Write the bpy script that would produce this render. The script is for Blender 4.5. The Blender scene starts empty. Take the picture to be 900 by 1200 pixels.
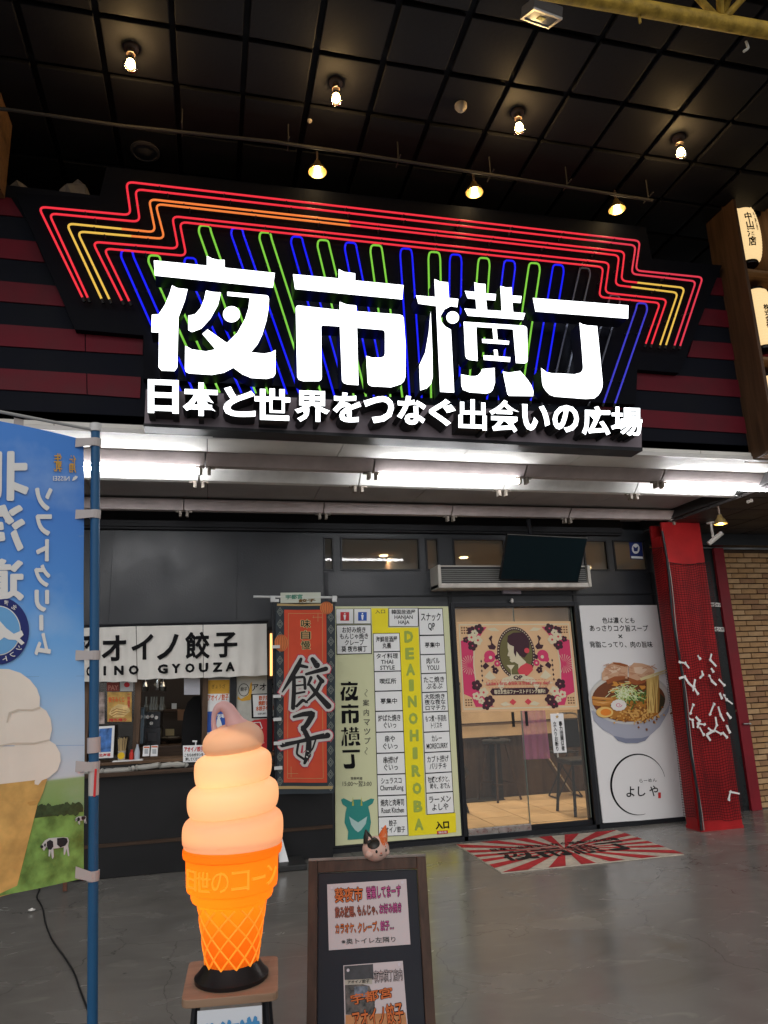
import bpy, bmesh, math, random
import numpy as np
from math import sin, cos, pi, radians
random.seed(7)
SC = bpy.context.scene
COL = SC.collection

# ---------------------------------------------------------------- camera
FOC = 836.66                      # focal length in units of the 900 x 1200 frame
EYE = np.array([0.0, 0.0, 1.55])
def basis(yaw, pitch, roll):
    cy, sy = cos(yaw), sin(yaw); cp, sp = cos(pitch), sin(pitch); cr, sr = cos(roll), sin(roll)
    f = np.array([-sy*cp, cy*cp, sp]); r = np.array([cy, sy, 0.0]); u = np.cross(r, f)
    return cr*r + sr*u, -sr*r + cr*u, f
CR, CU, CF = basis(radians(-13.868), radians(13.527), radians(-2.160))
cam_data = bpy.data.cameras.new('camera'); cam = bpy.data.objects.new('camera', cam_data); COL.objects.link(cam)
SC.camera = cam
from mathutils import Matrix, Vector
cam.matrix_world = Matrix(((CR[0], CU[0], -CF[0], EYE[0]), (CR[1], CU[1], -CF[1], EYE[1]), (CR[2], CU[2], -CF[2], EYE[2]), (0, 0, 0, 1)))
cam_data.sensor_fit = 'VERTICAL'; cam_data.sensor_height = 36.0; cam_data.lens = 36.0*FOC/1200
cam_data.clip_start = 0.05; cam_data.clip_end = 400

# ---------------------------------------------------------------- world and wide lamp standing in for unseen arcade lights, exposure
w = bpy.data.worlds.new('World'); SC.world = w; w.use_nodes = True
nt = w.node_tree; bg = nt.nodes['Background']
sky = nt.nodes.new('ShaderNodeTexSky'); sky.sky_type = 'NISHITA'; sky.sun_disc = False
sky.sun_elevation = radians(38); sky.sun_rotation = radians(195)
hs = nt.nodes.new('ShaderNodeHueSaturation'); hs.inputs['Saturation'].default_value = 0.10
nt.links.new(sky.outputs[0], hs.inputs['Color']); nt.links.new(hs.outputs[0], bg.inputs[0])
bg.inputs[1].default_value = 0.14
arcade_fill_d = bpy.data.lights.new('sun', 'SUN'); arcade_fill_d.energy = 0.30; arcade_fill_d.angle = radians(40); arcade_fill_d.color = (1, .93, .84)
sun = bpy.data.objects.new('sun', arcade_fill_d); COL.objects.link(sun)
sun.rotation_euler = (radians(52), 0, radians(-15))
SC.view_settings.view_transform = 'Standard'; SC.view_settings.look = 'None'
SC.view_settings.exposure = 0.0; SC.view_settings.gamma = 1.0
cyc = SC.cycles
cyc.use_denoising = True
cyc.max_bounces = 6; cyc.diffuse_bounces = 3; cyc.glossy_bounces = 3; cyc.transmission_bounces = 4; cyc.transparent_max_bounces = 12
cyc.sample_clamp_indirect = 4.0; cyc.caustics_reflective = False; cyc.caustics_refractive = False

# ---------------------------------------------------------------- helpers
def ray(px, py): return CR*(px-450)/FOC - CU*(py-600)/FOC + CF
class Plane:
    """a plane in the place; at() finds the point of it seen at a photo position, out() steps towards its front"""
    def __init__(s, o, n): s.o = np.array(o, float); n = np.array(n, float); s.n = n/np.linalg.norm(n)
    def at(s, px, py, off=0.0):
        d = ray(px, py); t = ((s.o + s.n*off - EYE) @ s.n)/(d @ s.n); return EYE + t*d
    def pts(s, L, off=0.0): return [s.at(a, b, off) for a, b in L]
def YP(y): return Plane((0, y, 0), (0, -1, 0))
def ZP(z): return Plane((0, 0, z), (0, 0, 1))
def zo(L, ox, oy, k): return [(ox + a/k, oy + b/k) for a, b in L]

MATS = {}
def mat(name, col, rough=0.6, metal=0.0, emit=None, es=0.0, var=0.0, vs=6.0, bump=0.0, bs=40.0, spec=0.22, coat=0.0, alpha=None):
    if name in MATS: return MATS[name]
    m = bpy.data.materials.new(name); m.use_nodes = True; MATS[name] = m
    t = m.node_tree; p = t.nodes['Principled BSDF']
    p.inputs['Base Color'].default_value = (*col, 1); p.inputs['Roughness'].default_value = rough
    p.inputs['Metallic'].default_value = metal; p.inputs['Specular IOR Level'].default_value = spec
    p.inputs['Coat Weight'].default_value = coat
    if emit is not None:
        p.inputs['Emission Color'].default_value = (*emit, 1); p.inputs['Emission Strength'].default_value = es
    if var > 0 or bump > 0:
        tc = t.nodes.new('ShaderNodeTexCoord')
        n = t.nodes.new('ShaderNodeTexNoise'); n.inputs['Scale'].default_value = vs; n.inputs['Detail'].default_value = 6
        t.links.new(tc.outputs['Object'], n.inputs['Vector'])
        if var > 0:
            r = t.nodes.new('ShaderNodeMapRange'); r.inputs[1].default_value = .3; r.inputs[2].default_value = .7
            r.inputs[3].default_value = 1-var; r.inputs[4].default_value = 1+var
            mx = t.nodes.new('ShaderNodeVectorMath'); mx.operation = 'SCALE'; mx.inputs[0].default_value = col
            t.links.new(n.outputs[0], r.inputs[0]); t.links.new(r.outputs[0], mx.inputs['Scale']); t.links.new(mx.outputs[0], p.inputs['Base Color'])
            r2 = t.nodes.new('ShaderNodeMapRange'); r2.inputs[1].default_value = .3; r2.inputs[2].default_value = .7
            r2.inputs[3].default_value = max(.02, rough-var*.4); r2.inputs[4].default_value = min(1, rough+var*.4)
            t.links.new(n.outputs[0], r2.inputs[0]); t.links.new(r2.outputs[0], p.inputs['Roughness'])
        if bump > 0:
            n2 = t.nodes.new('ShaderNodeTexNoise'); n2.inputs['Scale'].default_value = bs; n2.inputs['Detail'].default_value = 5
            t.links.new(tc.outputs['Object'], n2.inputs['Vector'])
            b = t.nodes.new('ShaderNodeBump'); b.inputs['Strength'].default_value = bump; b.inputs['Distance'].default_value = .01
            t.links.new(n2.outputs[0], b.inputs['Height']); t.links.new(b.outputs[0], p.inputs['Normal'])
    return m
def wood(name, c1, c2, rough=.5, axis=0, sc=6.0):
    if name in MATS: return MATS[name]
    m = mat(name, c1, rough); t = m.node_tree; p = t.nodes['Principled BSDF']
    tc = t.nodes.new('ShaderNodeTexCoord'); mp = t.nodes.new('ShaderNodeMapping')
    s = [sc*6]*3; s[axis] = sc*.4; mp.inputs['Scale'].default_value = s
    n = t.nodes.new('ShaderNodeTexNoise'); n.inputs['Scale'].default_value = 1; n.inputs['Detail'].default_value = 8; n.inputs['Distortion'].default_value = .6
    cr = t.nodes.new('ShaderNodeValToRGB'); cr.color_ramp.elements[0].position = .3; cr.color_ramp.elements[1].position = .72
    cr.color_ramp.elements[0].color = (*c1, 1); cr.color_ramp.elements[1].color = (*c2, 1)
    b = t.nodes.new('ShaderNodeBump'); b.inputs['Strength'].default_value = .25; b.inputs['Distance'].default_value = .004
    t.links.new(tc.outputs['Object'], mp.inputs[0]); t.links.new(mp.outputs[0], n.inputs['Vector']); t.links.new(n.outputs[0], cr.inputs[0])
    t.links.new(cr.outputs[0], p.inputs['Base Color']); t.links.new(n.outputs[0], b.inputs['Height']); t.links.new(b.outputs[0], p.inputs['Normal'])
    return m
def glass(name, tint=(1, 1, 1), refl=1.0, haze=0.0):
    if name in MATS: return MATS[name]
    m = bpy.data.materials.new(name); m.use_nodes = True; MATS[name] = m; t = m.node_tree; t.nodes.clear()
    o = t.nodes.new('ShaderNodeOutputMaterial'); mx = t.nodes.new('ShaderNodeMixShader'); tr = t.nodes.new('ShaderNodeBsdfTransparent')
    gl = t.nodes.new('ShaderNodeBsdfGlossy'); gl.inputs['Roughness'].default_value = .02
    fr = t.nodes.new('ShaderNodeFresnel'); fr.inputs[0].default_value = 1.3
    tr.inputs[0].default_value = (*tint, 1); gl.inputs[0].default_value = (refl, refl, refl, 1)
    t.links.new(fr.outputs[0], mx.inputs[0]); t.links.new(tr.outputs[0], mx.inputs[1]); t.links.new(gl.outputs[0], mx.inputs[2]); t.links.new(mx.outputs[0], o.inputs[0])
    if haze > 0:  # pale diffuse mixed in for the haze of reflections on the glass
        d = t.nodes.new('ShaderNodeBsdfDiffuse'); d.inputs[0].default_value = (.7, .7, .7, 1); x = t.nodes.new('ShaderNodeMixShader'); x.inputs[0].default_value = haze
        t.links.new(mx.outputs[0], x.inputs[1]); t.links.new(d.outputs[0], x.inputs[2]); t.links.new(x.outputs[0], o.inputs[0])
    return m
def emis(name, col, s, base=(.02, .02, .02)): return mat(name, base, .4, emit=col, es=s)

def thing(name, label, cat, loc=(0, 0, 0), group=None):
    o = bpy.data.objects.new(name, None); COL.objects.link(o); o.location = loc; o.empty_display_size = .1
    o['label'] = ' '.join(label.split()[:16]); o['category'] = cat
    if group: o['group'] = group
    return o
def tag(o, label=None, cat=None, group=None, kind=None):
    if label: o['label'] = label
    if cat: o['category'] = cat
    if group: o['group'] = group
    if kind: o['kind'] = kind
    return o
def origin_of(o):
    v = np.zeros(3)
    while o is not None: v = v + np.array(o.location); o = o.parent
    return v
def kids(o): return [c for c in bpy.data.objects if c.parent == o]
def copy_tree(o, loc, label=None, children=None):
    n = o.copy(); COL.objects.link(n); n.location = loc
    if label: n['label'] = label
    def rec(src, dst):
        for ch in list(src.children):
            c = ch.copy(); COL.objects.link(c); c.parent = dst
            rec(ch, c)
    rec(o, n)
    return n

class MB:
    """gathers shapes in world coordinates, build() links them as one mesh object"""
    def __init__(s): s.v = []; s.f = []; s.m = []; s.cur = 0
    def add(s, v, f):
        b = len(s.v); s.v += [tuple(map(float, p)) for p in v]; s.f += [tuple(b+i for i in q) for q in f]; s.m += [s.cur]*len(f); return s
    def box(s, x0, x1, y0, y1, z0, z1):
        v = [(x, y, z) for z in (z0, z1) for y in (y0, y1) for x in (x0, x1)]
        return s.add(v, [(0, 2, 3, 1), (4, 5, 7, 6), (0, 1, 5, 4), (2, 6, 7, 3), (0, 4, 6, 2), (1, 3, 7, 5)])
    def obox(s, c, ax, ay, az):
        c, ax, ay, az = map(np.array, (c, ax, ay, az))
        v = [c + i*ax + j*ay + k*az for k in (-.5, .5) for j in (-.5, .5) for i in (-.5, .5)]
        return s.add(v, [(0, 2, 3, 1), (4, 5, 7, 6), (0, 1, 5, 4), (2, 6, 7, 3), (0, 4, 6, 2), (1, 3, 7, 5)])
    def slab(s, pts, back):
        """polygon pts (front outline) extruded by the vector back"""
        n = len(pts); P = [np.array(p) for p in pts]; B = [p + np.array(back) for p in P]
        s.add(P, [tuple(range(n))])
        return s.add(P + B, [tuple(n + i for i in reversed(range(n)))] + [(i, n+i, n+(i+1) % n, (i+1) % n) for i in range(n)])
    def letter(s, pts, back):
        """like slab, face material 0 and sides material 1"""
        n = len(pts); P = [np.array(p) for p in pts]; B = [p + np.array(back) for p in P]
        s.cur = 0; s.add(P, [tuple(range(n))]); s.cur = 1
        s.add(P + B, [(i, n+i, n+(i+1) % n, (i+1) % n) for i in range(n)]); s.cur = 0; return s
    def poly(s, pts): return s.add(pts, [tuple(range(len(pts)))])
    def tube(s, path, r, n=8, closed=False, caps=True):
        P = [np.array(p, float) for p in path]; N = len(P); R = r if hasattr(r, '__len__') else [r]*N
        tan = []
        for i in range(N):
            a = P[(i-1) % N] if (closed or i > 0) else P[i]; b = P[(i+1) % N] if (closed or i < N-1) else P[i]
            t = b-a; L = np.linalg.norm(t); tan.append(t/L if L > 1e-9 else np.array([0, 0, 1.]))
        up = np.array([0, 0, 1.]) if abs(tan[0][2]) < .9 else np.array([1., 0, 0])
        v = []; prev = None
        for i in range(N):
            if prev is None: a = np.cross(tan[i], up)
            else: a = prev - tan[i]*(prev @ tan[i])
            a = a/np.linalg.norm(a); b = np.cross(tan[i], a); prev = a
            for k in range(n): th = 2*pi*k/n; v.append(P[i] + R[i]*(cos(th)*a + sin(th)*b))
        f = []
        for i in range(N if closed else N-1):
            j = (i+1) % N
            for k in range(n): f.append((i*n+k, i*n+(k+1) % n, j*n+(k+1) % n, j*n+k))
        if caps and not closed: f.append(tuple(range(n))[::-1]); f.append(tuple((N-1)*n+k for k in range(n)))
        return s.add(v, f)
    def lathe(s, prof, c=(0, 0, 0), n=32, caps=True, dist=None):
        v = []; f = []
        for i, (r, z) in enumerate(prof):
            for k in range(n):
                th = 2*pi*k/n; rr = r; dx = dy = dz = 0
                if dist: rr, dx, dy, dz = dist(r, z, th)
                v.append((c[0] + rr*cos(th) + dx, c[1] + rr*sin(th) + dy, c[2] + z + dz))
        for i in range(len(prof)-1):
            for k in range(n): f.append((i*n+k, i*n+(k+1) % n, (i+1)*n+(k+1) % n, (i+1)*n+k))
        if caps: f.append(tuple(range(n))[::-1]); f.append(tuple((len(prof)-1)*n+k for k in range(n)))
        return s.add(v, f)
    def ball(s, c, r, n=12, m=8, sc=(1, 1, 1)):
        prof = [(max(1e-4, r*sin(pi*i/m)), -r*cos(pi*i/m)) for i in range(m+1)]
        b = len(s.v); s.lathe(prof, (0, 0, 0), n, caps=False)
        for i in range(b, len(s.v)):
            p = s.v[i]; s.v[i] = (c[0]+p[0]*sc[0], c[1]+p[1]*sc[1], c[2]+p[2]*sc[2])
        return s
    def build(s, name, mats, parent=None, smooth=False, bevel=0.0, fn=None):
        o0 = origin_of(parent) if parent is not None else np.zeros(3)
        v = s.v if fn is None else [fn(p) for p in s.v]
        me = bpy.data.meshes.new(name); me.from_pydata([tuple(np.array(p)-o0) for p in v], [], s.f)
        mats = mats if isinstance(mats, (list, tuple)) else [mats]
        for m in mats: me.materials.append(m)
        if len(mats) > 1: me.polygons.foreach_set('material_index', s.m)
        if bevel > 0:
            bm = bmesh.new(); bm.from_mesh(me); bmesh.ops.remove_doubles(bm, verts=bm.verts, dist=1e-5)
            ed = [e for e in bm.edges if len(e.link_faces) == 2 and e.calc_face_angle(0) > .6]
            bmesh.ops.bevel(bm, geom=ed, offset=bevel, segments=2, profile=.6, affect='EDGES', clamp_overlap=True); bm.to_mesh(me); bm.free()
        if smooth:
            me.polygons.foreach_set('use_smooth', [True]*len(me.polygons))
            try: me.set_sharp_from_angle(angle=radians(38))
            except Exception: pass
        me.update()
        o = bpy.data.objects.new(name, me); COL.objects.link(o)
        if parent is not None: o.parent = parent
        return o

# ---- lettering: flat print cut from the built-in typeface
TX = {}
def glyphs(body, bold=0.0, line=.92, res=2, depth=0.0, sp=1.0):
    key = (body, bold, line, res, depth, sp)
    if key in TX: return TX[key]
    c = bpy.data.curves.new('lettering', 'FONT'); c.body = body; c.offset = bold; c.resolution_u = res
    c.align_x = 'CENTER'; c.space_line = line; c.extrude = depth; c.space_character = sp
    o = bpy.data.objects.new('lettering', c); me = o.to_mesh()
    v = np.array([tuple(q.co) for q in me.vertices]).reshape(-1, 3); f = [tuple(p.vertices) for p in me.polygons]
    nz = [p.normal.z for p in me.polygons]
    o.to_mesh_clear(); bpy.data.objects.remove(o); bpy.data.curves.remove(c)
    lo, hi = v[:, :2].min(0), v[:, :2].max(0); TX[key] = (v, f, lo, hi, nz); return TX[key]
def text(mb, body, quad, bold=0.012, line=.92, keep=False, res=2, sp=1.0):
    """writes body into the quad TL, TR, BR, BL (world points); heavy weights are laid as staggered strokes"""
    base = min(bold, .010); ring = bold-base
    v, f, lo, hi, nz = glyphs(body, base, line, res, 0.0, sp)
    q = [np.array(p) for p in quad]; m_ = ring
    s = (v[:, 0]-lo[0]+m_)/max(1e-6, hi[0]-lo[0]+2*m_); t = (hi[1]-v[:, 1]+m_)/max(1e-6, hi[1]-lo[1]+2*m_)
    W = np.linalg.norm(q[1]-q[0]); H = np.linalg.norm(q[3]-q[0]); w_, h_ = hi[0]-lo[0]+2*m_, hi[1]-lo[1]+2*m_; a = b = 1.0
    if keep: k = min(W/w_, H/h_); a = k*w_/W; b = k*h_/H; s = .5+(s-.5)*a; t = .5+(t-.5)*b
    nn = np.cross(q[1]-q[0], q[3]-q[0]); nn = nn/max(1e-9, np.linalg.norm(nn)); nn = nn if nn @ (EYE-q[0]) > 0 else -nn
    offs = [(0, 0)] + ([(ring*cos(i*pi/4), ring*sin(i*pi/4)) for i in range(8)] if ring > .002 else [])
    for k, (dx, dy) in enumerate(offs):
        ss = s+dx/w_*a; tt = t+dy/h_*b
        P = [(1-y)*((1-x)*q[0]+x*q[1]) + y*((1-x)*q[3]+x*q[2]) + nn*.00006*k for x, y in zip(ss, tt)]
        mb.add(P, f)
    return mb
def ptext(mb, body, pl, x0, y0, x1, y1, off=0.002, **k):
    """the same, into an upright box of the photo lying on plane pl (x0 > x1 writes it mirrored)"""
    return text(mb, body, pl.pts([(x0, y0), (x1, y0), (x1, y1), (x0, y1)], off), **k)
def qtext(mb, body, pl, Q, off=0.002, **k): return text(mb, body, pl.pts(Q, off), **k)
def fillet(P, r, n=4, closed=False):
    P = [np.array(p, float) for p in P]; out = []; N = len(P)
    for i in range(N):
        if not closed and i in (0, N-1): out.append(P[i]); continue
        a, b, c = P[i-1], P[i], P[(i+1) % N]; u = a-b; v = c-b; lu, lv = np.linalg.norm(u), np.linalg.norm(v); rr = min(r, lu*.45, lv*.45)
        p0 = b+u/lu*rr; p1 = b+v/lv*rr
        for k in range(n+1):
            t = k/n; out.append((1-t)**2*p0 + 2*t*(1-t)*b + t*t*p1)
    return out
def ell(cx, cy, rx, ry, n=28, a0=0, a1=2*pi): return [(cx+rx*cos(a0+(a1-a0)*i/n), cy+ry*sin(a0+(a1-a0)*i/n)) for i in range(n if abs(a1-a0) > 6.28 else n+1)]

# ---------------------------------------------------------------- materials
BLACK = mat('black_paint', (.012, .013, .016), .45, var=.25, vs=3)
WALLM = mat('charcoal_wall_paint', (.013, .015, .019), .42, spec=.45, var=.3, vs=2.2, bump=.1, bs=60)
FASM = mat('black_fascia_board', (.004, .005, .010), .75, spec=.15, var=.25, vs=2)
MAROON = mat('maroon_stripe_paint', (.105, .006, .014), .6, spec=.2, var=.22, vs=4)
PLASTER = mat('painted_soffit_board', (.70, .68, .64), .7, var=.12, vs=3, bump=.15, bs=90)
STEELW = mat('white_enamel_steel', (.62, .60, .58), .4, var=.1, vs=5)
WHITE = mat('white_print', (.80, .80, .80), .5)
INK = mat('black_ink', (.006, .006, .007), .8, spec=.15)
PAPER = mat('paper', (.78, .76, .73), .7, var=.05, vs=8)
RED = mat('red_gloss_paint', (.34, .012, .014), .4, var=.28, vs=3, bump=.1, bs=25)
REDI = mat('red_ink', (.55, .03, .035), .5)
ORI = mat('orange_ink', (.62, .12, .03), .5)
BLUEI = mat('blue_ink', (.03, .10, .42), .5)
DARKW = wood('dark_brown_timber', (.028, .016, .010), (.07, .04, .024), .45, 0)
DARKV = wood('dark_brown_upright_timber', (.028, .016, .010), (.07, .04, .024), .45, 2)
CHROME = mat('brushed_steel', (.5, .49, .47), .3, 1.0, var=.15, vs=20)
ALU = mat('anodised_aluminium', (.45, .45, .44), .35, .9)
RUBBER = mat('black_rubber', (.015, .015, .016), .6)

D = 7.30            # the shop front
FP = YP(D)

# ================================================================ THE SETTING
# ground: one polished concrete sheet
def floor_mat():
    m = bpy.data.materials.new('polished_concrete'); m.use_nodes = True; t = m.node_tree; p = t.nodes['Principled BSDF']; L = t.links.new
    tc = t.nodes.new('ShaderNodeTexCoord')
    def noise(s, d=8, dist=0.0, sc=(1, 1, 1)):
        mp = t.nodes.new('ShaderNodeMapping'); mp.inputs['Scale'].default_value = sc
        n = t.nodes.new('ShaderNodeTexNoise'); n.inputs['Scale'].default_value = s; n.inputs['Detail'].default_value = d; n.inputs['Distortion'].default_value = dist
        L(tc.outputs['Object'], mp.inputs[0]); L(mp.outputs[0], n.inputs['Vector']); return n.outputs[0]
    a = noise(.9, 9, .4); b = noise(2.6, 10, .9, (.8, 1.2, 1)); c = noise(42, 6)
    cr = t.nodes.new('ShaderNodeValToRGB'); e = cr.color_ramp.elements
    e[0].position = .30; e[0].color = (.135, .128, .116, 1); e[1].position = .70; e[1].color = (.215, .203, .184, 1)
    mx = t.nodes.new('ShaderNodeMath'); mx.operation = 'ADD'; m1 = t.nodes.new('ShaderNodeMath'); m1.operation = 'MULTIPLY'; m1.inputs[1].default_value = .5
    m2 = t.nodes.new('ShaderNodeMath'); m2.operation = 'MULTIPLY'; m2.inputs[1].default_value = .5
    L(a, m1.inputs[0]); L(b, m2.inputs[0]); L(m1.outputs[0], mx.inputs[0]); L(m2.outputs[0], mx.inputs[1]); L(mx.outputs[0], cr.inputs[0])
    # pale trowel scuffs
    sc = t.nodes.new('ShaderNodeMapRange'); sc.inputs[1].default_value = .60; sc.inputs[2].default_value = .76; sc.inputs[3].default_value = 0; sc.inputs[4].default_value = .45
    d = noise(2.1, 12, 3.0, (.6, 2.2, 1)); L(d, sc.inputs[0])
    mm = t.nodes.new('ShaderNodeMix'); mm.data_type = 'RGBA'; L(sc.outputs[0], mm.inputs[0]); L(cr.outputs[0], mm.inputs[6]); mm.inputs[7].default_value = (.32, .30, .265, 1)
    # dark spots and hairline cracks
    v = t.nodes.new('ShaderNodeTexVoronoi'); v.feature = 'DISTANCE_TO_EDGE'; v.inputs['Scale'].default_value = .55; v.inputs['Randomness'].default_value = 1
    wn = t.nodes.new('ShaderNodeTexNoise'); wn.inputs['Scale'].default_value = 2.5; wn.inputs['Detail'].default_value = 8; wv = t.nodes.new('ShaderNodeVectorMath'); wv.operation = 'MULTIPLY_ADD'; wv.inputs[1].default_value = (.5, .5, .5)
    L(tc.outputs['Object'], wn.inputs['Vector']); L(wn.outputs[1], wv.inputs[0]); L(tc.outputs['Object'], wv.inputs[2]); L(wv.outputs[0], v.inputs['Vector'])
    vr = t.nodes.new('ShaderNodeMapRange'); vr.inputs[1].default_value = .0; vr.inputs[2].default_value = .0035; vr.inputs[3].default_value = .55; vr.inputs[4].default_value = 1; L(v.outputs[0], vr.inputs[0])
    v2 = t.nodes.new('ShaderNodeTexVoronoi'); v2.inputs['Scale'].default_value = 3.1; L(tc.outputs['Object'], v2.inputs['Vector'])
    s2 = t.nodes.new('ShaderNodeMapRange'); s2.inputs[1].default_value = .025; s2.inputs[2].default_value = .05; s2.inputs[3].default_value = .6; s2.inputs[4].default_value = 1; L(v2.outputs[0], s2.inputs[0])
    mu = t.nodes.new('ShaderNodeMath'); mu.operation = 'MULTIPLY'; L(vr.outputs[0], mu.inputs[0]); L(s2.outputs[0], mu.inputs[1])
    vs_ = t.nodes.new('ShaderNodeVectorMath'); vs_.operation = 'SCALE'; L(mm.outputs[2], vs_.inputs[0]); L(mu.outputs[0], vs_.inputs['Scale'])
    L(vs_.outputs[0], p.inputs['Base Color'])
    r = t.nodes.new('ShaderNodeMapRange'); r.inputs[1].default_value = .3; r.inputs[2].default_value = .7; r.inputs[3].default_value = .15; r.inputs[4].default_value = .31
    L(b, r.inputs[0]); L(r.outputs[0], p.inputs['Roughness']); p.inputs['Specular IOR Level'].default_value = .5
    bp = t.nodes.new('ShaderNodeBump'); bp.inputs['Strength'].default_value = .06; bp.inputs['Distance'].default_value = .012
    ad = t.nodes.new('ShaderNodeMath'); ad.operation = 'MULTIPLY_ADD'; ad.inputs[1].default_value = .12; L(c, ad.inputs[0]); L(b, ad.inputs[2])
    L(ad.outputs[0], bp.inputs['Height']); L(bp.outputs[0], p.inputs['Normal'])
    return m
g = MB().poly([(-60, -60, 0), (60, -60, 0), (60, 60, 0), (-60, 60, 0)]).build('floor', floor_mat()); g['kind'] = 'structure'

# high ceiling: dark tiles hung with open joints under a black deck
CZ = 5.59; CELL = .4515
deck = MB().box(-5.2, 8.5, 2.35, 11.8, CZ+.05, CZ+.2).build('ceiling', mat('black_ceiling_deck', (.004, .004, .005), .8)); deck['kind'] = 'structure'
TILE = mat('dark_ceiling_tile', (.0095, .0095, .0115), .65, spec=.16, var=.35, vs=1.7, bump=.12, bs=30)
tb = MB().box(-.2, .2, -.2, .2, 0, .03); tile0 = tb.build('ceiling_tile', TILE, None, bevel=.006)
first = True; X0 = -.303+CELL/2; Y0 = 3.803+CELL/2
for j in range(-3, 6):
    for i in range(-5, 17):
        o = tile0 if first else tile0.copy()
        if not first: COL.objects.link(o)
        first = False; o.parent = deck
        o.location = (X0+i*CELL+random.uniform(-.004, .004), Y0+j*CELL+random.uniform(-.004, .004), CZ+random.uniform(-.004, .004))
        o.rotation_euler = (random.uniform(-.008, .008), random.uniform(-.008, .008), random.uniform(-.004, .004)); o.scale = (.515*CELL/.2/1.128,)*2+(1,)

# the shop building
bld = thing('shop_building', 'dark arcade shop front with black and maroon striped fascia over a lit white soffit', 'building', (2, D, 0))
FY = 4.87; SZ = 3.30
F2 = YP(FY)
MB().box(-5, 4.9, FY, FY+.12, SZ, 5.10).build('fascia', FASM, bld)
MB().box(-5, 4.9, FY+.12, FY+.7, 5.02, 5.10).build('fascia_ledge', FASM, bld)
seg = []
def stripe(px):
    MB().slab(F2.pts(px, .012), (0, .011, 0)).build('fascia_stripe', MAROON, bld)
stripe([(-120, 218), (13, 232), (27, 254), (-120, 240)])
stripe([(-120, 268), (42, 283), (52, 307), (-120, 290)])
stripe([(-120, 318), (65, 335), (78, 359), (-120, 343)])
stripe([(-120, 371), (99, 387), (99.5, 411.5), (-120, 397)]); stripe([(100.2, 387.1), (168, 393), (167, 415.5), (100.7, 411.6)])
stripe([(-120, 424), (101, 437.8), (101.5, 462), (-120, 449)]); stripe([(102.2, 437.9), (165, 442), (164, 466.5), (102.7, 462.1)])
stripe([(838, 325), (905, 332), (905, 352), (832, 345)])
stripe([(822, 361), (905, 369), (905, 388), (815, 380)])
stripe([(812, 399), (905, 406), (905, 425), (806, 418)])
stripe([(700, 433.5), (905, 448), (905, 468), (700, 453)])
stripe([(700, 476), (905, 491), (905, 509.5), (700, 497)])
# soffit boards with joints, stepping up to the wall
for i in range(10):
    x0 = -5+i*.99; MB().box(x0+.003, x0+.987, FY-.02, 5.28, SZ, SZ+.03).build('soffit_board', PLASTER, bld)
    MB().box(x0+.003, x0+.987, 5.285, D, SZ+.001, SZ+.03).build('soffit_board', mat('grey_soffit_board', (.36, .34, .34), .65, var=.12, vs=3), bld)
MB().box(-5, 4.9, FY-.03, FY+.02, SZ-.035, SZ-.005).build('soffit_edge_trim', STEELW, bld)
MB().box(-5, 8.5, FY, D+.2, SZ+.04, SZ+.10).build('soffit_backing', BLACK, bld)
MB().box(4.905, 8.5, 5.2, D+1, 3.20, 3.33).build('lower_ceiling', mat('dark_low_ceiling', (.03, .028, .028), .6), bld)
for i in range(8):
    for j in range(5):
        MB().box(4.94+i*.45, 4.94+i*.45+.435, 5.22+j*.45, 5.22+j*.45+.435, 3.17, 3.198).build('low_ceiling_tile', mat('low_ceiling_tile_paint', (.04, .036, .035), .5, var=.25, vs=3), bld, bevel=.004)
MB().box(-5, 4.6, 7.22, D-.002, 3.12, 3.298).build('wall_head_rail', mat('dark_steel_rail', (.012, .012, .014), .6), bld)
MB().box(-5, 4.6, 7.19, 7.218, 3.14, 3.20).build('wall_head_lip', mat('dark_steel_rail', (.03, .03, .035)), bld)

# front wall, cut round its openings (all px on the wall plane)
def xz(px, py): p = FP.at(px, py); return p[0], p[2]
SX0, SX1, SZ0, SZ1 = -1.6, .62, .93, 2.15        # gyoza counter opening
DX0, DX1, DZ1 = 2.535, 3.94, 2.315              # doorway
TZ0, TZ1 = 2.715, 3.075                         # transom band
wt = .14
def wall(x0, x1, z0, z1): MB().box(x0, x1, D, D+wt, z0, z1).build('wall', WALLM, bld)
wall(-5, SX0, 0, 3.3); wall(SX0, SX1, SZ1, 3.3); wall(SX0, SX1, 0, SZ0-.0)
wall(SX1, 1.145, 0, 3.3)
tx = [(FP.at(p_, 650)[0], FP.at(q_, 650)[0]) for p_, q_ in ((379, 391), (399, 492), (499, 514), (531, 592), (600, 680), (684, 712), (719, 757))]
wall(1.145, DX0, 0, TZ0); wall(1.145, 5.0, TZ1, 3.3); wall(DX0, DX1, DZ1, TZ0); wall(DX1, 5.0, 0, TZ0)
e = [1.145]+[v for t in tx for v in t]+[5.0]
for k in range(0, len(e), 2): wall(e[k], e[k+1], TZ0, TZ1)
wall(5.0, 8.5, 3.03, 3.3)
GL = glass('window_glass', (.80, .80, .78), .9)
def film():
    m = glass('filmed_window_glass', (.72, .70, .66), .9); t = m.node_tree; o = t.nodes['Material Output']; src = o.inputs[0].links[0].from_socket
    x = t.nodes.new('ShaderNodeMixShader'); x.inputs[0].default_value = .30; a = t.nodes.new('ShaderNodeBsdfTranslucent'); a.inputs[0].default_value = (.8, .78, .7, 1); d = t.nodes.new('ShaderNodeBsdfDiffuse'); d.inputs[0].default_value = (.30, .29, .26, 1)
    y = t.nodes.new('ShaderNodeMixShader'); y.inputs[0].default_value = .45; t.links.new(a.outputs[0], y.inputs[1]); t.links.new(d.outputs[0], y.inputs[2])
    t.links.new(src, x.inputs[1]); t.links.new(y.outputs[0], x.inputs[2]); t.links.new(x.outputs[0], o.inputs[0]); return m
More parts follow.
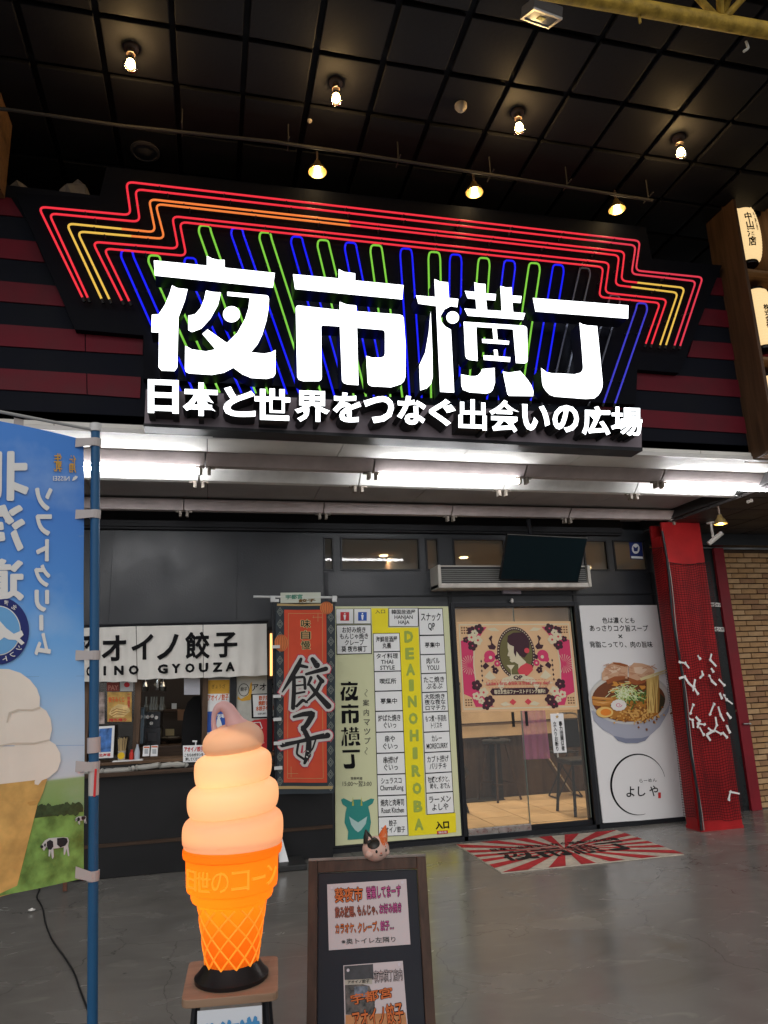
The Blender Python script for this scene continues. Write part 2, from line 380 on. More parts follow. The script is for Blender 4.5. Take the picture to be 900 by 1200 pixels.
FILM = film()
FRM = mat('black_window_frame', (.014, .015, .018), .4)
for k, (a, b) in enumerate(tx):
    m = MB(); m.box(a, b, D-.015, D+.05, TZ0, TZ0+.018).box(a, b, D-.015, D+.05, TZ1-.018, TZ1).box(a, a+.016, D-.015, D+.05, TZ0+.018, TZ1-.018).box(b-.016, b, D-.015, D+.05, TZ0+.018, TZ1-.018)
    wf = m.build('transom_window', FRM, bld); MB().box(a+.016, b-.016, D+.02, D+.024, TZ0+.018, TZ1-.018).build('pane', FILM, wf)
# vertical panel seams and trims of the front
for x in (1.155, 2.495, 3.965, 4.985):
    MB().box(x-.022, x+.022, D-.012, D, 0.0, 2.70).build('wall_batten', BLACK, bld)
for x in (-2.2, -.95, .25): MB().box(x-.002, x+.002, D-.004, D, SZ1 if x > SX0 else 0, 3.12).build('wall_seam', mat('seam_filler', (.03, .032, .036), .6), bld)
MB().box(1.18, 5.0, D-.02, D, 2.44, 2.455).build('wall_batten', BLACK, bld)
MB().box(SX1+.02, 5.0, D-.03, D, 0, .045).build('skirting', BLACK, bld)
# roof over the interior rooms and their walls
MB().box(-5, 8.5, 13.0, 13.1, 0, 3.3).build('rear_wall', BLACK, bld)
MB().box(-5.1, -5, FY, 13, 0, 5.6).build('side_wall', BLACK, bld)
MB().box(-5, 8.5, 11.8, 11.9, 3.4, 5.8).build('loft_wall', BLACK, bld)
MB().box(-5, 8.5, D, 13, 3.301, 3.38).build('roof_slab', BLACK, bld)

# ---- room behind the glass doors
room_wall = mat('tan_plaster', (.50, .38, .25), .7, var=.12, vs=4)
brownw = wood('brown_panelling', (.035, .022, .016), (.09, .055, .035), .5, 2, 3)
MB().box(2.05, 2.10, D+wt, 9.6, 0, 3.0).build('inner_wall', brownw, bld)
MB().box(5.6, 5.65, D+wt, 9.6, 0, 3.0).build('inner_wall', room_wall, bld)
MB().box(1.0, 5.6, 9.6, 9.7, 0, .80).build('bar_front', brownw, bld)
MB().box(1.0, 5.6, 9.52, 9.7, .802, 1.50).build('bar_fascia', room_wall, bld)
MB().box(1.0, 5.6, 9.505, 9.519, .975, .99).box(1.0, 5.6, 9.45, 9.7, 1.502, 1.53).build('bar_top', DARKW, bld)
MB().box(1.0, 5.6, 10.4, 10.5, 1.53, 3.2).build('inner_back_wall', room_wall, bld)
MB().box(1.0, 5.6, D+wt+.002, 10.5, 3.05, 3.1).build('inner_ceiling', mat('beige_ceiling', (.36, .31, .24), .8), bld)
MB().box(3.72, 3.80, 9.40, 9.598, 0, .80).build('bar_post', BLACK, bld)
FT = mat('beige_floor_tile', (.50, .36, .22), .35, var=.14, vs=3)
MB().box(1.0, 5.6, D+.02, 10.4, 0.002, .010).build('inner_floor', mat('tile_grout', (.10, .07, .05), .8), bld)
ca, sa = cos(radians(0)), sin(radians(0))
for i in range(8):
    for j in range(5):
        x = 2.13+i*.45; y = D+.04+j*.45
        MB().box(x+.004, x+.446, y+.004, min(y+.446, 9.55), .011, .018).build('floor_tile', FT, bld)
for x, y in ((3.05, 8.3), (4.3, 8.3), (3.1, 9.2), (4.4, 9.1), (2.0, 8.2)):
    MB().lathe([(.0001, 0), (.05, 0), (.05, .012)], (x, y, 3.036), 16).build('ceiling_downlight', emis('warm_downlight', (1, .72, .38), 18), bld)
    l = bpy.data.lights.new('downlight_lamp', 'AREA'); l.shape = 'DISK'; l.size = .1; l.energy = 26; l.color = (1, .80, .56); l.spread = radians(150)
    lo = bpy.data.objects.new('downlight_lamp', l); COL.objects.link(lo); lo.location = (x, y, 3.03); lo.parent = bld; lo.location = (x-2, y-D, 3.03)

# stall room
MB().box(.85, .90, D+wt, 9.6, 0, 3.0).build('inner_wall', BLACK, bld)
MB().box(-2.0, .85, 9.0, 9.1, 0, 3.0).build('kitchen_back_wall', mat('kitchen_dark_wall', (.045, .035, .03), .5), bld)
MB().box(-2.05, -2.0, D+wt, 9.0, 0, 3.0).build('kitchen_side_wall', mat('kitchen_light_wall', (.45, .45, .44), .5), bld)
MB().box(-2.0, .85, D+wt+.002, 9.0, 2.7, 2.75).build('kitchen_ceiling', mat('kitchen_ceiling_paint', (.06, .06, .06), .8), bld)

# ---- brick wall and black door beyond the red column
bw = thing('brick_wall', 'tan brick wall of thin courses beside the black door at far right', 'wall', (7.2, 7.56, 0))
MB().box(6.14, 8.4, 7.56, 7.7, 0, 3.029).build('mortar_bed', mat('brown_mortar', (.07, .045, .03), .9, bump=.3, bs=120), bw)
BR = [mat('tan_brick', (.40, .235, .11), .7, var=.15, vs=9, bump=.3, bs=70), mat('brown_brick', (.30, .165, .085), .7, var=.15, vs=9, bump=.3, bs=70), mat('pale_brick', (.46, .29, .15), .7, var=.15, vs=9, bump=.3, bs=70)]
bmesh_cache = {}
def brick(x0, x1, z):
    key = (round(x1-x0, 3), random.choice([0, 0, 0, 1, 2, 2]))
    if key not in bmesh_cache:
        w_ = x1-x0; o = MB().box(-w_/2, w_/2, -.02, .02, -.026, .026).build('brick', BR[key[1]], None, bevel=.003); bmesh_cache[key] = o.data
    else:
        o = bpy.data.objects.new('brick', bmesh_cache[key]); COL.objects.link(o)
    o.parent = bw; o.location = ((x0+x1)/2-7.2, -.006+random.uniform(-.004, .004), z)
for r_ in range(46):
    z = .035+r_*.0648; x = 6.15-(.11 if r_ % 2 else 0)
    while x < 7.45:
        a, b = max(x, 6.15), min(x+.213, 7.5)
        if b-a > .06: brick(a, b, z)
        x += .223
MB().box(7.5, 8.4, 7.55, 7.56, 0, 3.02).build('brick_return', BR[1], bw)

bd = thing('black_door', 'black service door in a maroon frame between the red column and brick wall', 'door', (5.7, 7.5, 0))
DOORB = mat('black_door_paint', (.010, .012, .013), .28, var=.2, vs=3)
MB().box(5.0, 6.0, 7.50, 7.56, 0, 3.029).build('door_panel', DOORB, bd)
MB().box(5.62, 5.99, 7.485, 7.5, .05, 2.3).build('door_leaf', DOORB, bd, bevel=.003)
MB().box(6.0, 6.138, 7.46, 7.60, 0, 3.029).build('door_frame', mat('maroon_frame_paint', (.20, .012, .02), .4, var=.15, vs=4), bd, bevel=.004)
DP = YP(7.484)
def dplate(x0, y0, x1, y1, txt, m=PAPER):
    q = DP.pts([(x0, y0), (x1, y0+1), (x1, y1+1), (x0, y1)], .0); o = MB().slab(q, (0, .004, 0)).build('door_label', m, bd)
    t_ = MB(); ptext(t_, txt, DP, x0+1, y0+1.2, x1-1, y1-.5, .0015); t_.build('lettering', INK, o)
dplate(832, 706, 849, 710.5, '関係者以外'); dplate(836.5, 734.5, 853, 739.5, '立入禁止')
dplate(862.5, 829, 875, 834, 'PULL', mat('cream_label', (.62, .58, .36), .5))
h = MB().lathe([(.022, 0), (.022, .006), (.012, .008), (.012, .03)], (0, 0, 0), 12); hv = DP.at(876, 848)
hm = MB(); hm.tube([hv+(0, .0, 0), hv+(0, -.05, 0)], .011); hm.tube(fillet([hv+(0, -.05, 0), hv+(-.10, -.055, .004)], .01), .009); hm.tube([hv+(0, .0, 0), hv+(0, -.006, 0)], .024, 12)
hm.build('handle', CHROME, bd, smooth=True)
kv = DP.at(880, 874); MB().tube([kv, kv+(0, -.012, 0)], .014, 12).build('lock', CHROME, bd)

# ---- red steel column wrapped in net
rc = thing('red_column', 'red steel column wrapped in dark net beside the ramen poster', 'column', (5.03, 6.9, 0))
CX0, CX1, CY0, CY1 = 4.80, 5.285, 6.74, 6.97
m = MB(); m.box(CX0, CX1, CY0, CY0+.03, 0, 3.168).box(CX0, CX1, CY1-.03, CY1, 0, 3.168).box(CX0+.16, CX0+.32, CY0+.03, CY1-.03, 0, 3.168)
m.build('column_shaft', RED, rc, bevel=.004)
MB().box(CX1-.03, CX1, CY0+.031, CY1-.031, 0, 3.168).build('side_plate', RED, rc)
MB().box(CX0-.01, CX0+.02, CY0+.031, CY1-.031, 0, 3.02).build('side_plate', RED, rc)
MB().box(CX0-.005, CX1+.005, CY0-.004, CY1+.01, 0, .03).build('base_plate', RED, rc)
NET = mat('dark_net_cord', (.035, .004, .006), .8)
def netpanel(u, p0, ul, zl, zh, amp):
    m = MB(); u = np.array(u, float); nrm = np.array([-u[1]*-1, -u[0], 0.0]); s = .026; r_ = .0024
    nu = int(ul/s); nz = int((zh-zl)/s)
    def P(a, z): return np.array(p0)+u*a+np.array([0, 0, z])+nrm*amp*(sin(a*19+z*1.7)*.5+.35*sin(a*41-z*2.3)) + u*.010*sin(z*4+a*9)+np.array([0, 0, .012*sin(a*13+z*3)+.006*sin(a*37)])
    for i in range(nu+1):
        a = min(ul, i*s); pts = [P(a, zl+(zh-zl)*k/36) for k in range(37)]
        for k in range(36): m.add([pts[k]-u*r_, pts[k]+u*r_, pts[k+1]+u*r_, pts[k+1]-u*r_], [(0, 1, 2, 3)])
    for j in range(nz+1):
        z = zl+j*s+0.0; pts = [P(ul*k/16, z) for k in range(17)]
        for k in range(16): m.add([pts[k]-(0, 0, r_), pts[k+1]-(0, 0, r_), pts[k+1]+(0, 0, r_), pts[k]+(0, 0, r_)], [(0, 1, 2, 3)])
    return m
nn = netpanel((1, 0, 0), (CX0-.01, CY0-.030, 0), CX1-CX0+.03, .10, 2.70, .026).build('net', NET, rc); nn['kind'] = 'stuff'
nn = netpanel((0, 1, 0), (CX0-.035, CY0-.01, 0), .22, .12, 2.88, .012).build('net', NET, rc); nn['kind'] = 'stuff'
MB().tube([(CX0+(.485+.03)*k/12-.01, CY0-.024, 2.70+.025*abs(sin(k/12*pi*1.0))*-1+.02) for k in range(13)], .004, 6).build('net_top_cord', BLACK, rc)
MB().tube([(CX0-.035, CY0-.02+.24*k/6, 2.88+.03*k/6) for k in range(7)], .004, 6).build('net_top_cord', BLACK, rc)
MB().tube([(CX0-.02+.012*sin(k*.8), CY0-.03, .02+k*.152) for k in range(21)], .013, 8).build('pole', BLACK, rc, smooth=True)
MB().tube([(CX0-.002+.01*sin(k*.8+1), CY0-.034, .02+k*.152) for k in range(19)], .004, 6).build('edge_cord', mat('grey_cord', (.3, .3, .28), .7), rc)
NP = YP(CY0-.055)
slips = [[(796, 776), (803, 777), (808, 783)], [(834, 766), (832, 773), (839, 781)], [(796, 795), (802, 793), (806, 800)], [(806, 800), (812, 805)], [(815, 796), (813, 804), (812, 810)], [(822, 786), (823, 791), (820, 795)],
         [(831, 792), (834, 798), (839, 803)], [(842, 796), (848, 803)], [(814, 806), (817, 813)], [(812, 826), (809, 836)], [(807, 842), (812, 844), (813, 853)], [(815, 840), (820, 845), (817, 853)], [(818, 848), (826, 849)],
         [(819, 852), (824, 861)], [(829, 853), (834, 857), (828, 861), (833, 868)], [(836, 825), (832, 837)], [(841, 828), (845, 838), (848, 845)], [(839, 840), (840, 850), (836, 858)], [(849, 815), (852, 820), (858, 825)],
         [(843, 812), (846, 818)], [(852, 835), (855, 841)], [(852, 851), (855, 858)], [(846, 858), (851, 864)], [(838, 856), (845, 860)], [(854, 937), (856, 928), (866, 930)], [(817, 768), (820, 772)], [(833, 783), (835, 787)]]
SLIP = mat('white_paper_slip', (.72, .71, .69), .7)
for i, s_ in enumerate(slips):
    k = 1 if i not in (25, 26) else 1.2
    P = [NP.at(x, y) + np.array([0, random.uniform(-.012, .006), 0]) for x, y in s_]
    m = MB()
    for a, b in zip(P[:-1], P[1:]):
        t_ = b-a; n_ = np.array([t_[2], 0, -t_[0]]); n_ = n_/np.linalg.norm(n_)*random.uniform(.007, .013)
        m.slab([a-n_, b-n_*.9, b+n_*.9, a+n_], (0, .003, 0))
    m.obox(P[1], (.024, 0, .012), (0, .010, 0), (-.006, 0, .020))
    if i % 3 == 0: m.obox(P[0], (.020, 0, -.010), (0, .012, 0), (.006, 0, .022))
    o = m.build('paper_slip', SLIP)
    ax_, ay_ = s_[0]; row = 'lone low' if i == 24 else 'upper' if ay_ < 790 else 'upper middle' if ay_ < 815 else 'lower middle' if ay_ < 842 else 'bottom of the'
    side_ = 'far left' if ax_ < 800 else 'left' if ax_ < 815 else 'centre left' if ax_ < 828 else 'centre right' if ax_ < 842 else 'right'
    tag(o, ('bent' if len(s_) > 2 else 'straight')+' white paper slip on the column net, '+row+' cluster, '+side_+(' edge' if i % 2 else ' side')+(', tiny' if i in (25, 26) else ''), 'paper slip', 'white paper slips tied to the column net')

# ================================================================ THE BIG SIGN
sign = thing('shop_sign', 'large lit sign with white stencil characters over red, blue and green neon tubes', 'sign', (1.4, FY, 3.3))
BPL = YP(4.80)
board = [(88, 386), (18, 226), (116, 232), (125, 195), (757, 266), (764, 303), (846, 311), (796, 437), (747, 433), (745, 474), (168, 444), (168, 393)]
MB().slab(BPL.pts(board), (0, .066, 0)).build('backing_board', mat('black_sign_board', (.0022, .0028, .006), .7, spec=.10, var=.2, vs=2), sign)
NR = {'red': emis('red_neon', (1, .035, .06), .85, (.25, .01, .01)), 'yellow': emis('yellow_neon', (1, .62, .10), .75, (.3, .2, .03)), 'orange': emis('orange_neon', (1, .24, .05), .85, (.3, .1, .03)),
      'green': emis('green_neon', (.34, 1, .08), .55, (.1, .3, .05)), 'blue': emis('blue_neon', (.006, .012, 1), .95, (.01, .01, .2)), 'dim': mat('unlit_neon_tube', (.16, .17, .22), .25), 'violet': emis('violet_neon', (.05, .05, .9), .5, (.05, .05, .3)),
      'pink': emis('pink_neon', (.9, .05, .09), .75, (.25, .02, .03))}
CLIPS, CAPS_ = MB(), MB()
def neon(px, col, off=.05, r=.0075, name='neon_tube', rr=.05, caps='ab'):
    MB().tube(fillet(BPL.pts(px, off), rr, 5), r, 8).build(name, NR[col], sign, smooth=True)
    P_ = BPL.pts(px, off)
    for a, b_ in zip(P_[:-1], P_[1:]):
        d_ = b_-a; L_ = np.linalg.norm(d_); d_ /= L_; n_ = max(1, int(L_/.42)) if L_ > .15 else 0
        for i in range(n_): c_ = a+d_*L_*(i+.5)/n_; CLIPS.obox(c_+np.array([0, .022, 0]), d_*.010, (0, .05, 0), np.cross(d_, [0, 1, 0])*.024)
    for e_, d_, c_ in ((P_[0], P_[1]-P_[0], 'a'), (P_[-1], P_[-2]-P_[-1], 'b')):
        if c_ not in caps: continue
        d_ = d_/np.linalg.norm(d_); CAPS_.tube([e_-d_*.012, e_+d_*.022], r*1.45, 8)
NL = [[(98.4, 352.2), (45.1, 242.2), (153.3, 252.2), (147.8, 212.9)], [(104.7, 352.7), (57.3, 250), (164, 260), (158.4, 221.6)],
      [(120.7, 353.8), (77.8, 261.8), (182.2, 272.2), (174.4, 233.3)], [(130, 354.4), (90.4, 271.1), (192.9, 280), (182.2, 238.9)],
      [(144.7, 356), (108.4, 283.3), (208.9, 291.6), (201.6, 253.3)], [(153.3, 356.7), (121.6, 291.1), (218.4, 300), (210.4, 260)]]
NRr = [[(750, 282.4), (745, 317), (823.6, 325), (796, 408.6)], [(745, 287.6), (740, 321), (815.6, 329.6), (789.4, 408)],
       [(732, 295), (728, 329), (802.4, 337.4), (779.4, 407.6)], [(725.6, 299.4), (721, 334), (794.4, 343), (772.4, 407.6)],
       [(714, 308), (709, 343), (781.6, 351), (762.6, 406.4)], [(707, 313), (702, 348), (773.6, 355), (755.6, 406)]]
for i in range(6):
    a, b = NL[i], NRr[i]
    def lerp(p, q, t): return (p[0]+(q[0]-p[0])*t, p[1]+(q[1]-p[1])*t)
    if i in (2, 3):
        s1, s2 = lerp(a[3], b[0], .012), lerp(a[3], b[0], .42)
        m_ = lerp(a[1], a[2], .62)
        neon([a[0], a[1], m_], 'yellow', caps='a'); neon([m_, a[2], a[3], s2], 'orange', caps=''); neon([s2, b[0], b[1], lerp(b[1], b[2], .25)], 'red', caps=''); neon([lerp(b[1], b[2], .25), b[2], b[3]], 'yellow', caps='b')
    else:
        c2 = 'pink' if i < 2 else 'red'; s2 = lerp(a[3], b[0], .9)
        neon([a[0], a[1], a[2], a[3], s2], 'red', caps='a'); neon([s2, b[0], b[1], b[2], b[3]], c2, caps='b')
# hairpin tubes fanning out behind the characters
def botx(x): return np.interp(x, [149, 278, 348, 411, 477, 535, 597, 654, 685, 752], [221, 345, 400, 446, 488, 532, 577, 628, 650, 713])
hair = [(149, 297, 'blue'), (181, 303, 'green'), (223, 306, 'blue'), (240, 268, 'green'), (278, 271, 'blue'), (311, 276, 'green'), (348, 281, 'blue'), (379, 285, 'green'), (411, 288, 'blue'), (441, 291, 'green'),
        (476, 295, 'blue'), (509, 299, 'green'), (534, 302, 'blue'), (567, 306, 'green'), (597, 309, 'blue'), (626, 312, 'green'), (654, 314, 'blue'), (685, 318, 'dim'), (720, 350, 'dim'), (752, 359, 'violet')]
for x, y, c in hair:
    bx_ = botx(x); by = 462+(bx_-200)*.026; w_ = 7.5*(1-(x-150)/600*.12)
    neon([(bx_-w_, by), (x-w_, y+3), (x-w_*.8, y-4), (x+w_*.8, y-3.2), (x+w_, y+4), (bx_+w_, by+.6)], c, .035, .0075, 'neon_hairpin', .045)
CLIPS.build('tube_clip', mat('clear_tube_clip', (.06, .06, .07), .3), sign)['kind'] = 'stuff'
CAPS_.build('tube_end_cap', mat('black_silicone', (.012, .012, .014), .5), sign)['kind'] = 'stuff'
# characters
LP = YP(4.58)
FACE = emis('lit_white_acrylic', (.93, .97, 1.0), 3.2, (.8, .8, .8)); SIDE = mat('black_letter_return', (.02, .02, .024), .4)
G = {}
A_ = (170, 290, 5.625)
G['yoru'] = [zo([(58, 85), (408, 120), (408, 55), (440, 72), (480, 82), (524, 82), (524, 133), (855, 168), (842, 265), (65, 185)], *A_),
     zo([(178, 250), (215, 268), (280, 275), (262, 350), (220, 460), (212, 790), (195, 815), (110, 812), (90, 790), (92, 560), (42, 558), (45, 443), (90, 440), (130, 380), (160, 310)], *A_),
     zo([(402, 283), (440, 292), (500, 297), (480, 380), (430, 470), (370, 535), (310, 558), (285, 545), (285, 450), (330, 440), (365, 400), (390, 340)], *A_),
     zo([(542, 292), (800, 315), (812, 322), (817, 340), (812, 410), (800, 480), (770, 580), (740, 640), (697, 690), (780, 700), (830, 692), (860, 675), (858, 835), (845, 855), (800, 866), (700, 860), (640, 835), (582, 792), (520, 825), (440, 840), (290, 830), (270, 820), (263, 800), (265, 648), (310, 672), (400, 685), (465, 672), (378, 570), (412, 540), (540, 630), (610, 560), (660, 470), (682, 400), (690, 332), (542, 318)], *A_),
     zo(ell(570, 440, 56, 53, 24), *A_)]
B_ = (335, 305, 6)
G['ichi'] = [zo([(50, 98), (372, 128), (372, 62), (410, 82), (487, 92), (487, 142), (827, 175), (818, 275), (65, 202)], *B_),
     zo([(70, 335), (76, 322), (90, 318), (378, 350), (378, 292), (430, 312), (495, 318), (497, 358), (800, 382), (820, 390), (828, 405), (842, 600), (840, 820), (830, 850), (810, 870), (740, 893), (600, 885), (583, 875), (575, 860), (565, 672), (610, 685), (670, 685), (690, 676), (697, 655), (697, 510), (692, 496), (680, 490), (500, 475), (510, 878), (430, 872), (405, 862), (395, 845), (380, 465), (255, 457), (248, 470), (252, 820), (248, 840), (235, 850), (120, 850), (92, 840), (80, 820)], *B_)]
C_ = (480, 315, 6)
G['yoko'] = [zo([(45, 187), (180, 198), (175, 72), (215, 90), (270, 95), (277, 205), (342, 212), (335, 270), (290, 262), (245, 285), (218, 330), (222, 370), (250, 405), (290, 428), (313, 870), (215, 865), (187, 262), (62, 245)], *C_),
     zo([(148, 300), (160, 600), (162, 760), (150, 810), (120, 840), (75, 855), (68, 680), (110, 590), (135, 450)], *C_), zo(ell(303, 342, 44, 43, 22), *C_),
     zo([(388, 155), (460, 163), (455, 95), (490, 105), (532, 107), (535, 172), (607, 178), (603, 222), (537, 218), (545, 290), (648, 297), (638, 120), (680, 132), (718, 130), (720, 188), (787, 192), (780, 240), (722, 236), (728, 305), (813, 312), (798, 358), (410, 330), (385, 280), (470, 285), (465, 213), (408, 207)], *C_),
     zo([(380, 372), (800, 400), (818, 406), (825, 418), (830, 640), (825, 658), (810, 665), (748, 662), (728, 425), (468, 408), (478, 648), (420, 640), (400, 630), (392, 610)], *C_),
     zo([(583, 415), (612, 418), (618, 500), (700, 508), (697, 533), (512, 520), (510, 493), (590, 498)], *C_), zo([(592, 568), (618, 570), (622, 615), (708, 622), (705, 655), (522, 640), (520, 608), (596, 613)], *C_),
     zo([(362, 742), (430, 755), (460, 755), (480, 750), (500, 730), (510, 705), (597, 697), (600, 800), (585, 850), (565, 870), (540, 877), (420, 868), (375, 850), (364, 820)], *C_),
     zo([(655, 722), (700, 730), (778, 718), (830, 780), (856, 820), (870, 860), (868, 895), (700, 893), (688, 880)], *C_)]
D_ = (615, 335, 6)
G['cho'] = [zo([(57, 85), (728, 137), (726, 230), (75, 180)], *D_),
     zo([(385, 258), (405, 270), (440, 278), (508, 283), (525, 450), (547, 680), (545, 710), (535, 740), (515, 770), (490, 790), (430, 795), (210, 778), (175, 765), (150, 740), (130, 710), (122, 680), (115, 577), (150, 605), (190, 615), (230, 615), (350, 622), (395, 610), (408, 590), (410, 570), (400, 430)], *D_)]
def norm(key):                                  # one stencil character as outlines in a unit square, slope taken out
    sh = .105; P = [[(p[0], p[1]-p[0]*sh) for p in s_] for s_ in G[key]]; Q = [p for s_ in P for p in s_]
    ax, bx = min(p[0] for p in Q), max(p[0] for p in Q); ay, by = min(p[1] for p in Q), max(p[1] for p in Q)
    return [[((p[0]-ax)/(bx-ax), (p[1]-ay)/(by-ay)) for p in s_] for s_ in P]
def bil(q, s, t): return (1-t)*((1-s)*q[0]+s*q[1]) + t*((1-s)*q[3]+s*q[2])
for k in ('yoru', 'ichi', 'yoko', 'cho'):
    m = MB()
    for s_ in G[k]: m.letter(LP.pts(s_), (0, .15, 0))
    m.build('lit_character', [FACE, SIDE], sign)
# lower line of characters on a grey box
SUB = YP(4.72)
MB().slab(SUB.pts([(171, 456), (752, 489), (752, 525), (169, 497)]), (0, .14, 0)).build('lower_panel', mat('mauve_grey_panel', (.24, .20, .23), .45, var=.15, vs=4), sign)
MB().slab(YP(4.70).pts([(168, 496), (753, 524.5), (753, 528.5), (168, 499.5)]), (0, .16, 0)).build('panel_lip', BLACK, sign)
S1, S2 = (165, 430, 3), (460, 430, 3)
sub = [('日', (25, 45, 133, 163), S1), ('本', (148, 55, 276, 172), S1), ('と', (290, 70, 403, 175), S1), ('世', (400, 76, 525, 187), S1), ('界', (541, 84, 664, 194), S1), ('を', (675, 90, 775, 194), S1), ('つ', (783, 102, 890, 198), S1),
       ('な', (16, 102, 118, 203), S2), ('ぐ', (128, 112, 222, 207), S2), ('出', (232, 114, 331, 222), S2), ('会', (340, 116, 445, 229), S2), ('い', (455, 132, 553, 224), S2), ('の', (563, 134, 655, 230), S2), ('広', (666, 138, 766, 240), S2), ('場', (768, 141, 878, 242), S2)]
SL = YP(4.56)
for ch, (a, b, c, d), o_ in sub:
    v, f, lo, hi, nz = glyphs(ch, {'場': .022, '界': .026, '出': .020, '会': .024}.get(ch, .034), .92, 3, .12)
    (x0, y0), (x1, y1) = zo([(a, b), (c, d)], *o_)
    m = MB(); sl = .036*(x1-x0)
    TL, TR, BR_, BL = SL.pts([(x0, y0-sl/2), (x1, y0+sl/2), (x1, y1+sl/2), (x0, y1-sl/2)])
    P = []
    for p in v:
        s_ = (p[0]-lo[0])/(hi[0]-lo[0]); t_ = (hi[1]-p[1])/(hi[1]-lo[1]); q = (1-t_)*((1-s_)*TL+s_*TR)+t_*((1-s_)*BL+s_*BR_)
        P.append(q+np.array([0, (.12-p[2])/.24*.15, 0]))
    m.v = P; m.f = list(f); m.m = [0 if n_ > .9 else 1 for n_ in nz]
    m.build('lit_small_character', [FACE, SIDE], sign)

# rubbish on the ledge
def crumpled(name, label, cat, c, r, sc, mt, seed):
    rd = random.Random(seed); bm = bmesh.new(); bmesh.ops.create_icosphere(bm, subdivisions=3, radius=r)
    for v in bm.verts:
        n = v.co.normalized(); k = 1+.28*sin(n.x*5+seed)*cos(n.z*6+seed)+.2*rd.uniform(-1, 1); v.co = Vector((v.co.x*sc[0]*k, v.co.y*sc[1]*k, max(-.02, v.co.z)*sc[2]*k*(1.3-.9*abs(n.x))))
    me = bpy.data.meshes.new(name); bm.to_mesh(me); bm.free(); me.materials.append(mt); o = bpy.data.objects.new(name, me); COL.objects.link(o); o.location = c
    tag(o, label, cat, None)
film = mat('dusty_plastic_film', (.20, .18, .17), .35)
cb = YP(5.0).at(88, 226); crumpled('plastic_bag', 'crumpled dusty plastic bag on the fascia ledge beside the neon sign', 'plastic bag', (cb[0], 5.05, 5.10), .12, (1.3, .6, 1.7), film, 3)
cb = YP(5.0).at(22, 218); crumpled('plastic_bag', 'flat crumpled plastic bag on the fascia ledge at far left', 'plastic bag', (cb[0], 5.05, 5.10), .12, (1.3, .6, .9), film, 8)
cb = YP(5.2).at(816, 309); o = MB().box(cb[0]-.08, cb[0]-.03, 5.15, 5.19, 5.101, 5.28).box(cb[0]-.01, cb[0]+.03, 5.15, 5.19, 5.101, 5.30).box(cb[0]-.1, cb[0]+.09, 5.14, 5.2, 5.101, 5.14).build('junction_box', mat('grey_plastic', (.3, .29, .28), .5))
tag(o, 'pale grey electrical junction box on the ledge behind the neon at right', 'junction box')

# ================================================================ FLUORESCENT FIXTURES under the soffit
TUBE = emis('lit_fluorescent_tube', (.97, .98, 1.0), 72, (.8, .8, .8)); SOCK = mat('dirty_socket_plastic', (.30, .26, .22), .5, var=.4, vs=30)
def fixture(loc, lit, tone, label, group, y_off=0):
    t_ = thing('fluorescent_fixture', label, 'light fixture', loc, group)
    x, y, z = loc; m = MB(); L = 1.30
    prof = [(-.115, 0), (-.112, -.012), (-.034, -.085), (.034, -.085), (.112, -.012), (.115, 0)]
    v = [(x+sx*L/2, y+a, z+b) for sx in (-1, 1) for a, b in prof]; n = 6
    m.add(v, [tuple(range(n)), tuple(n+i for i in reversed(range(n)))]+[(i, n+i, n+(i+1) % n, (i+1) % n) for i in range(n)])
    m.build('housing', tone, t_)
    for s_ in (-1, 1):
        m = MB(); m.box(x+s_*.625-.012, x+s_*.625+.012, y-.03, y+.03, z-.142, z-.086); m.box(x+s_*.60-.02, x+s_*.60+.02, y-.018, y+.018, z-.10, z-.0862)
        m.build('socket', SOCK, t_, bevel=.003)
    if lit: MB().tube([(x-.612, y, z-.124), (x+.612, y, z-.124)], .0165, 12).build('tube', TUBE, t_, smooth=True)
    return t_
tonew = mat('white_fixture_enamel', (.80, .79, .76), .4, var=.12, vs=6); tonep = mat('pinkish_fixture_enamel', (.50, .43, .42), .45, var=.15, vs=6)
names = ['far left, partly behind the blue banner', 'second from left', 'middle', 'fourth from left', 'right end']
for i in range(5):
    x = -.72+i*1.312
    fixture((x, 5.40, SZ), i in (0, 2, 4), tonep, ('lit' if i in (0, 2, 4) else 'unlit')+' fluorescent fixture, front soffit row, '+names[i], 'front row of fluorescent fixtures')
    fixture((x-.05, 5.74, SZ-.02), False, tonew, 'white tubeless fixture, middle soffit row, '+names[i], 'middle row of fluorescent fixtures')
    fixture((x-.20, 6.75, SZ-.02), False, tonep, 'dim tubeless fixture, rear soffit row, '+names[i], 'rear row of fluorescent fixtures')  # same white fixtures; the dimmer light at the back is put into the tone
fixture((-2.03, 5.40, SZ), False, tonep, 'unlit fluorescent fixture of the front row hidden left of the blue banner', 'front row of fluorescent fixtures')
fixture((-2.08, 5.74, SZ-.02), False, tonew, 'white tubeless fluorescent fixture of the middle row left of the blue banner', 'middle row of fluorescent fixtures')

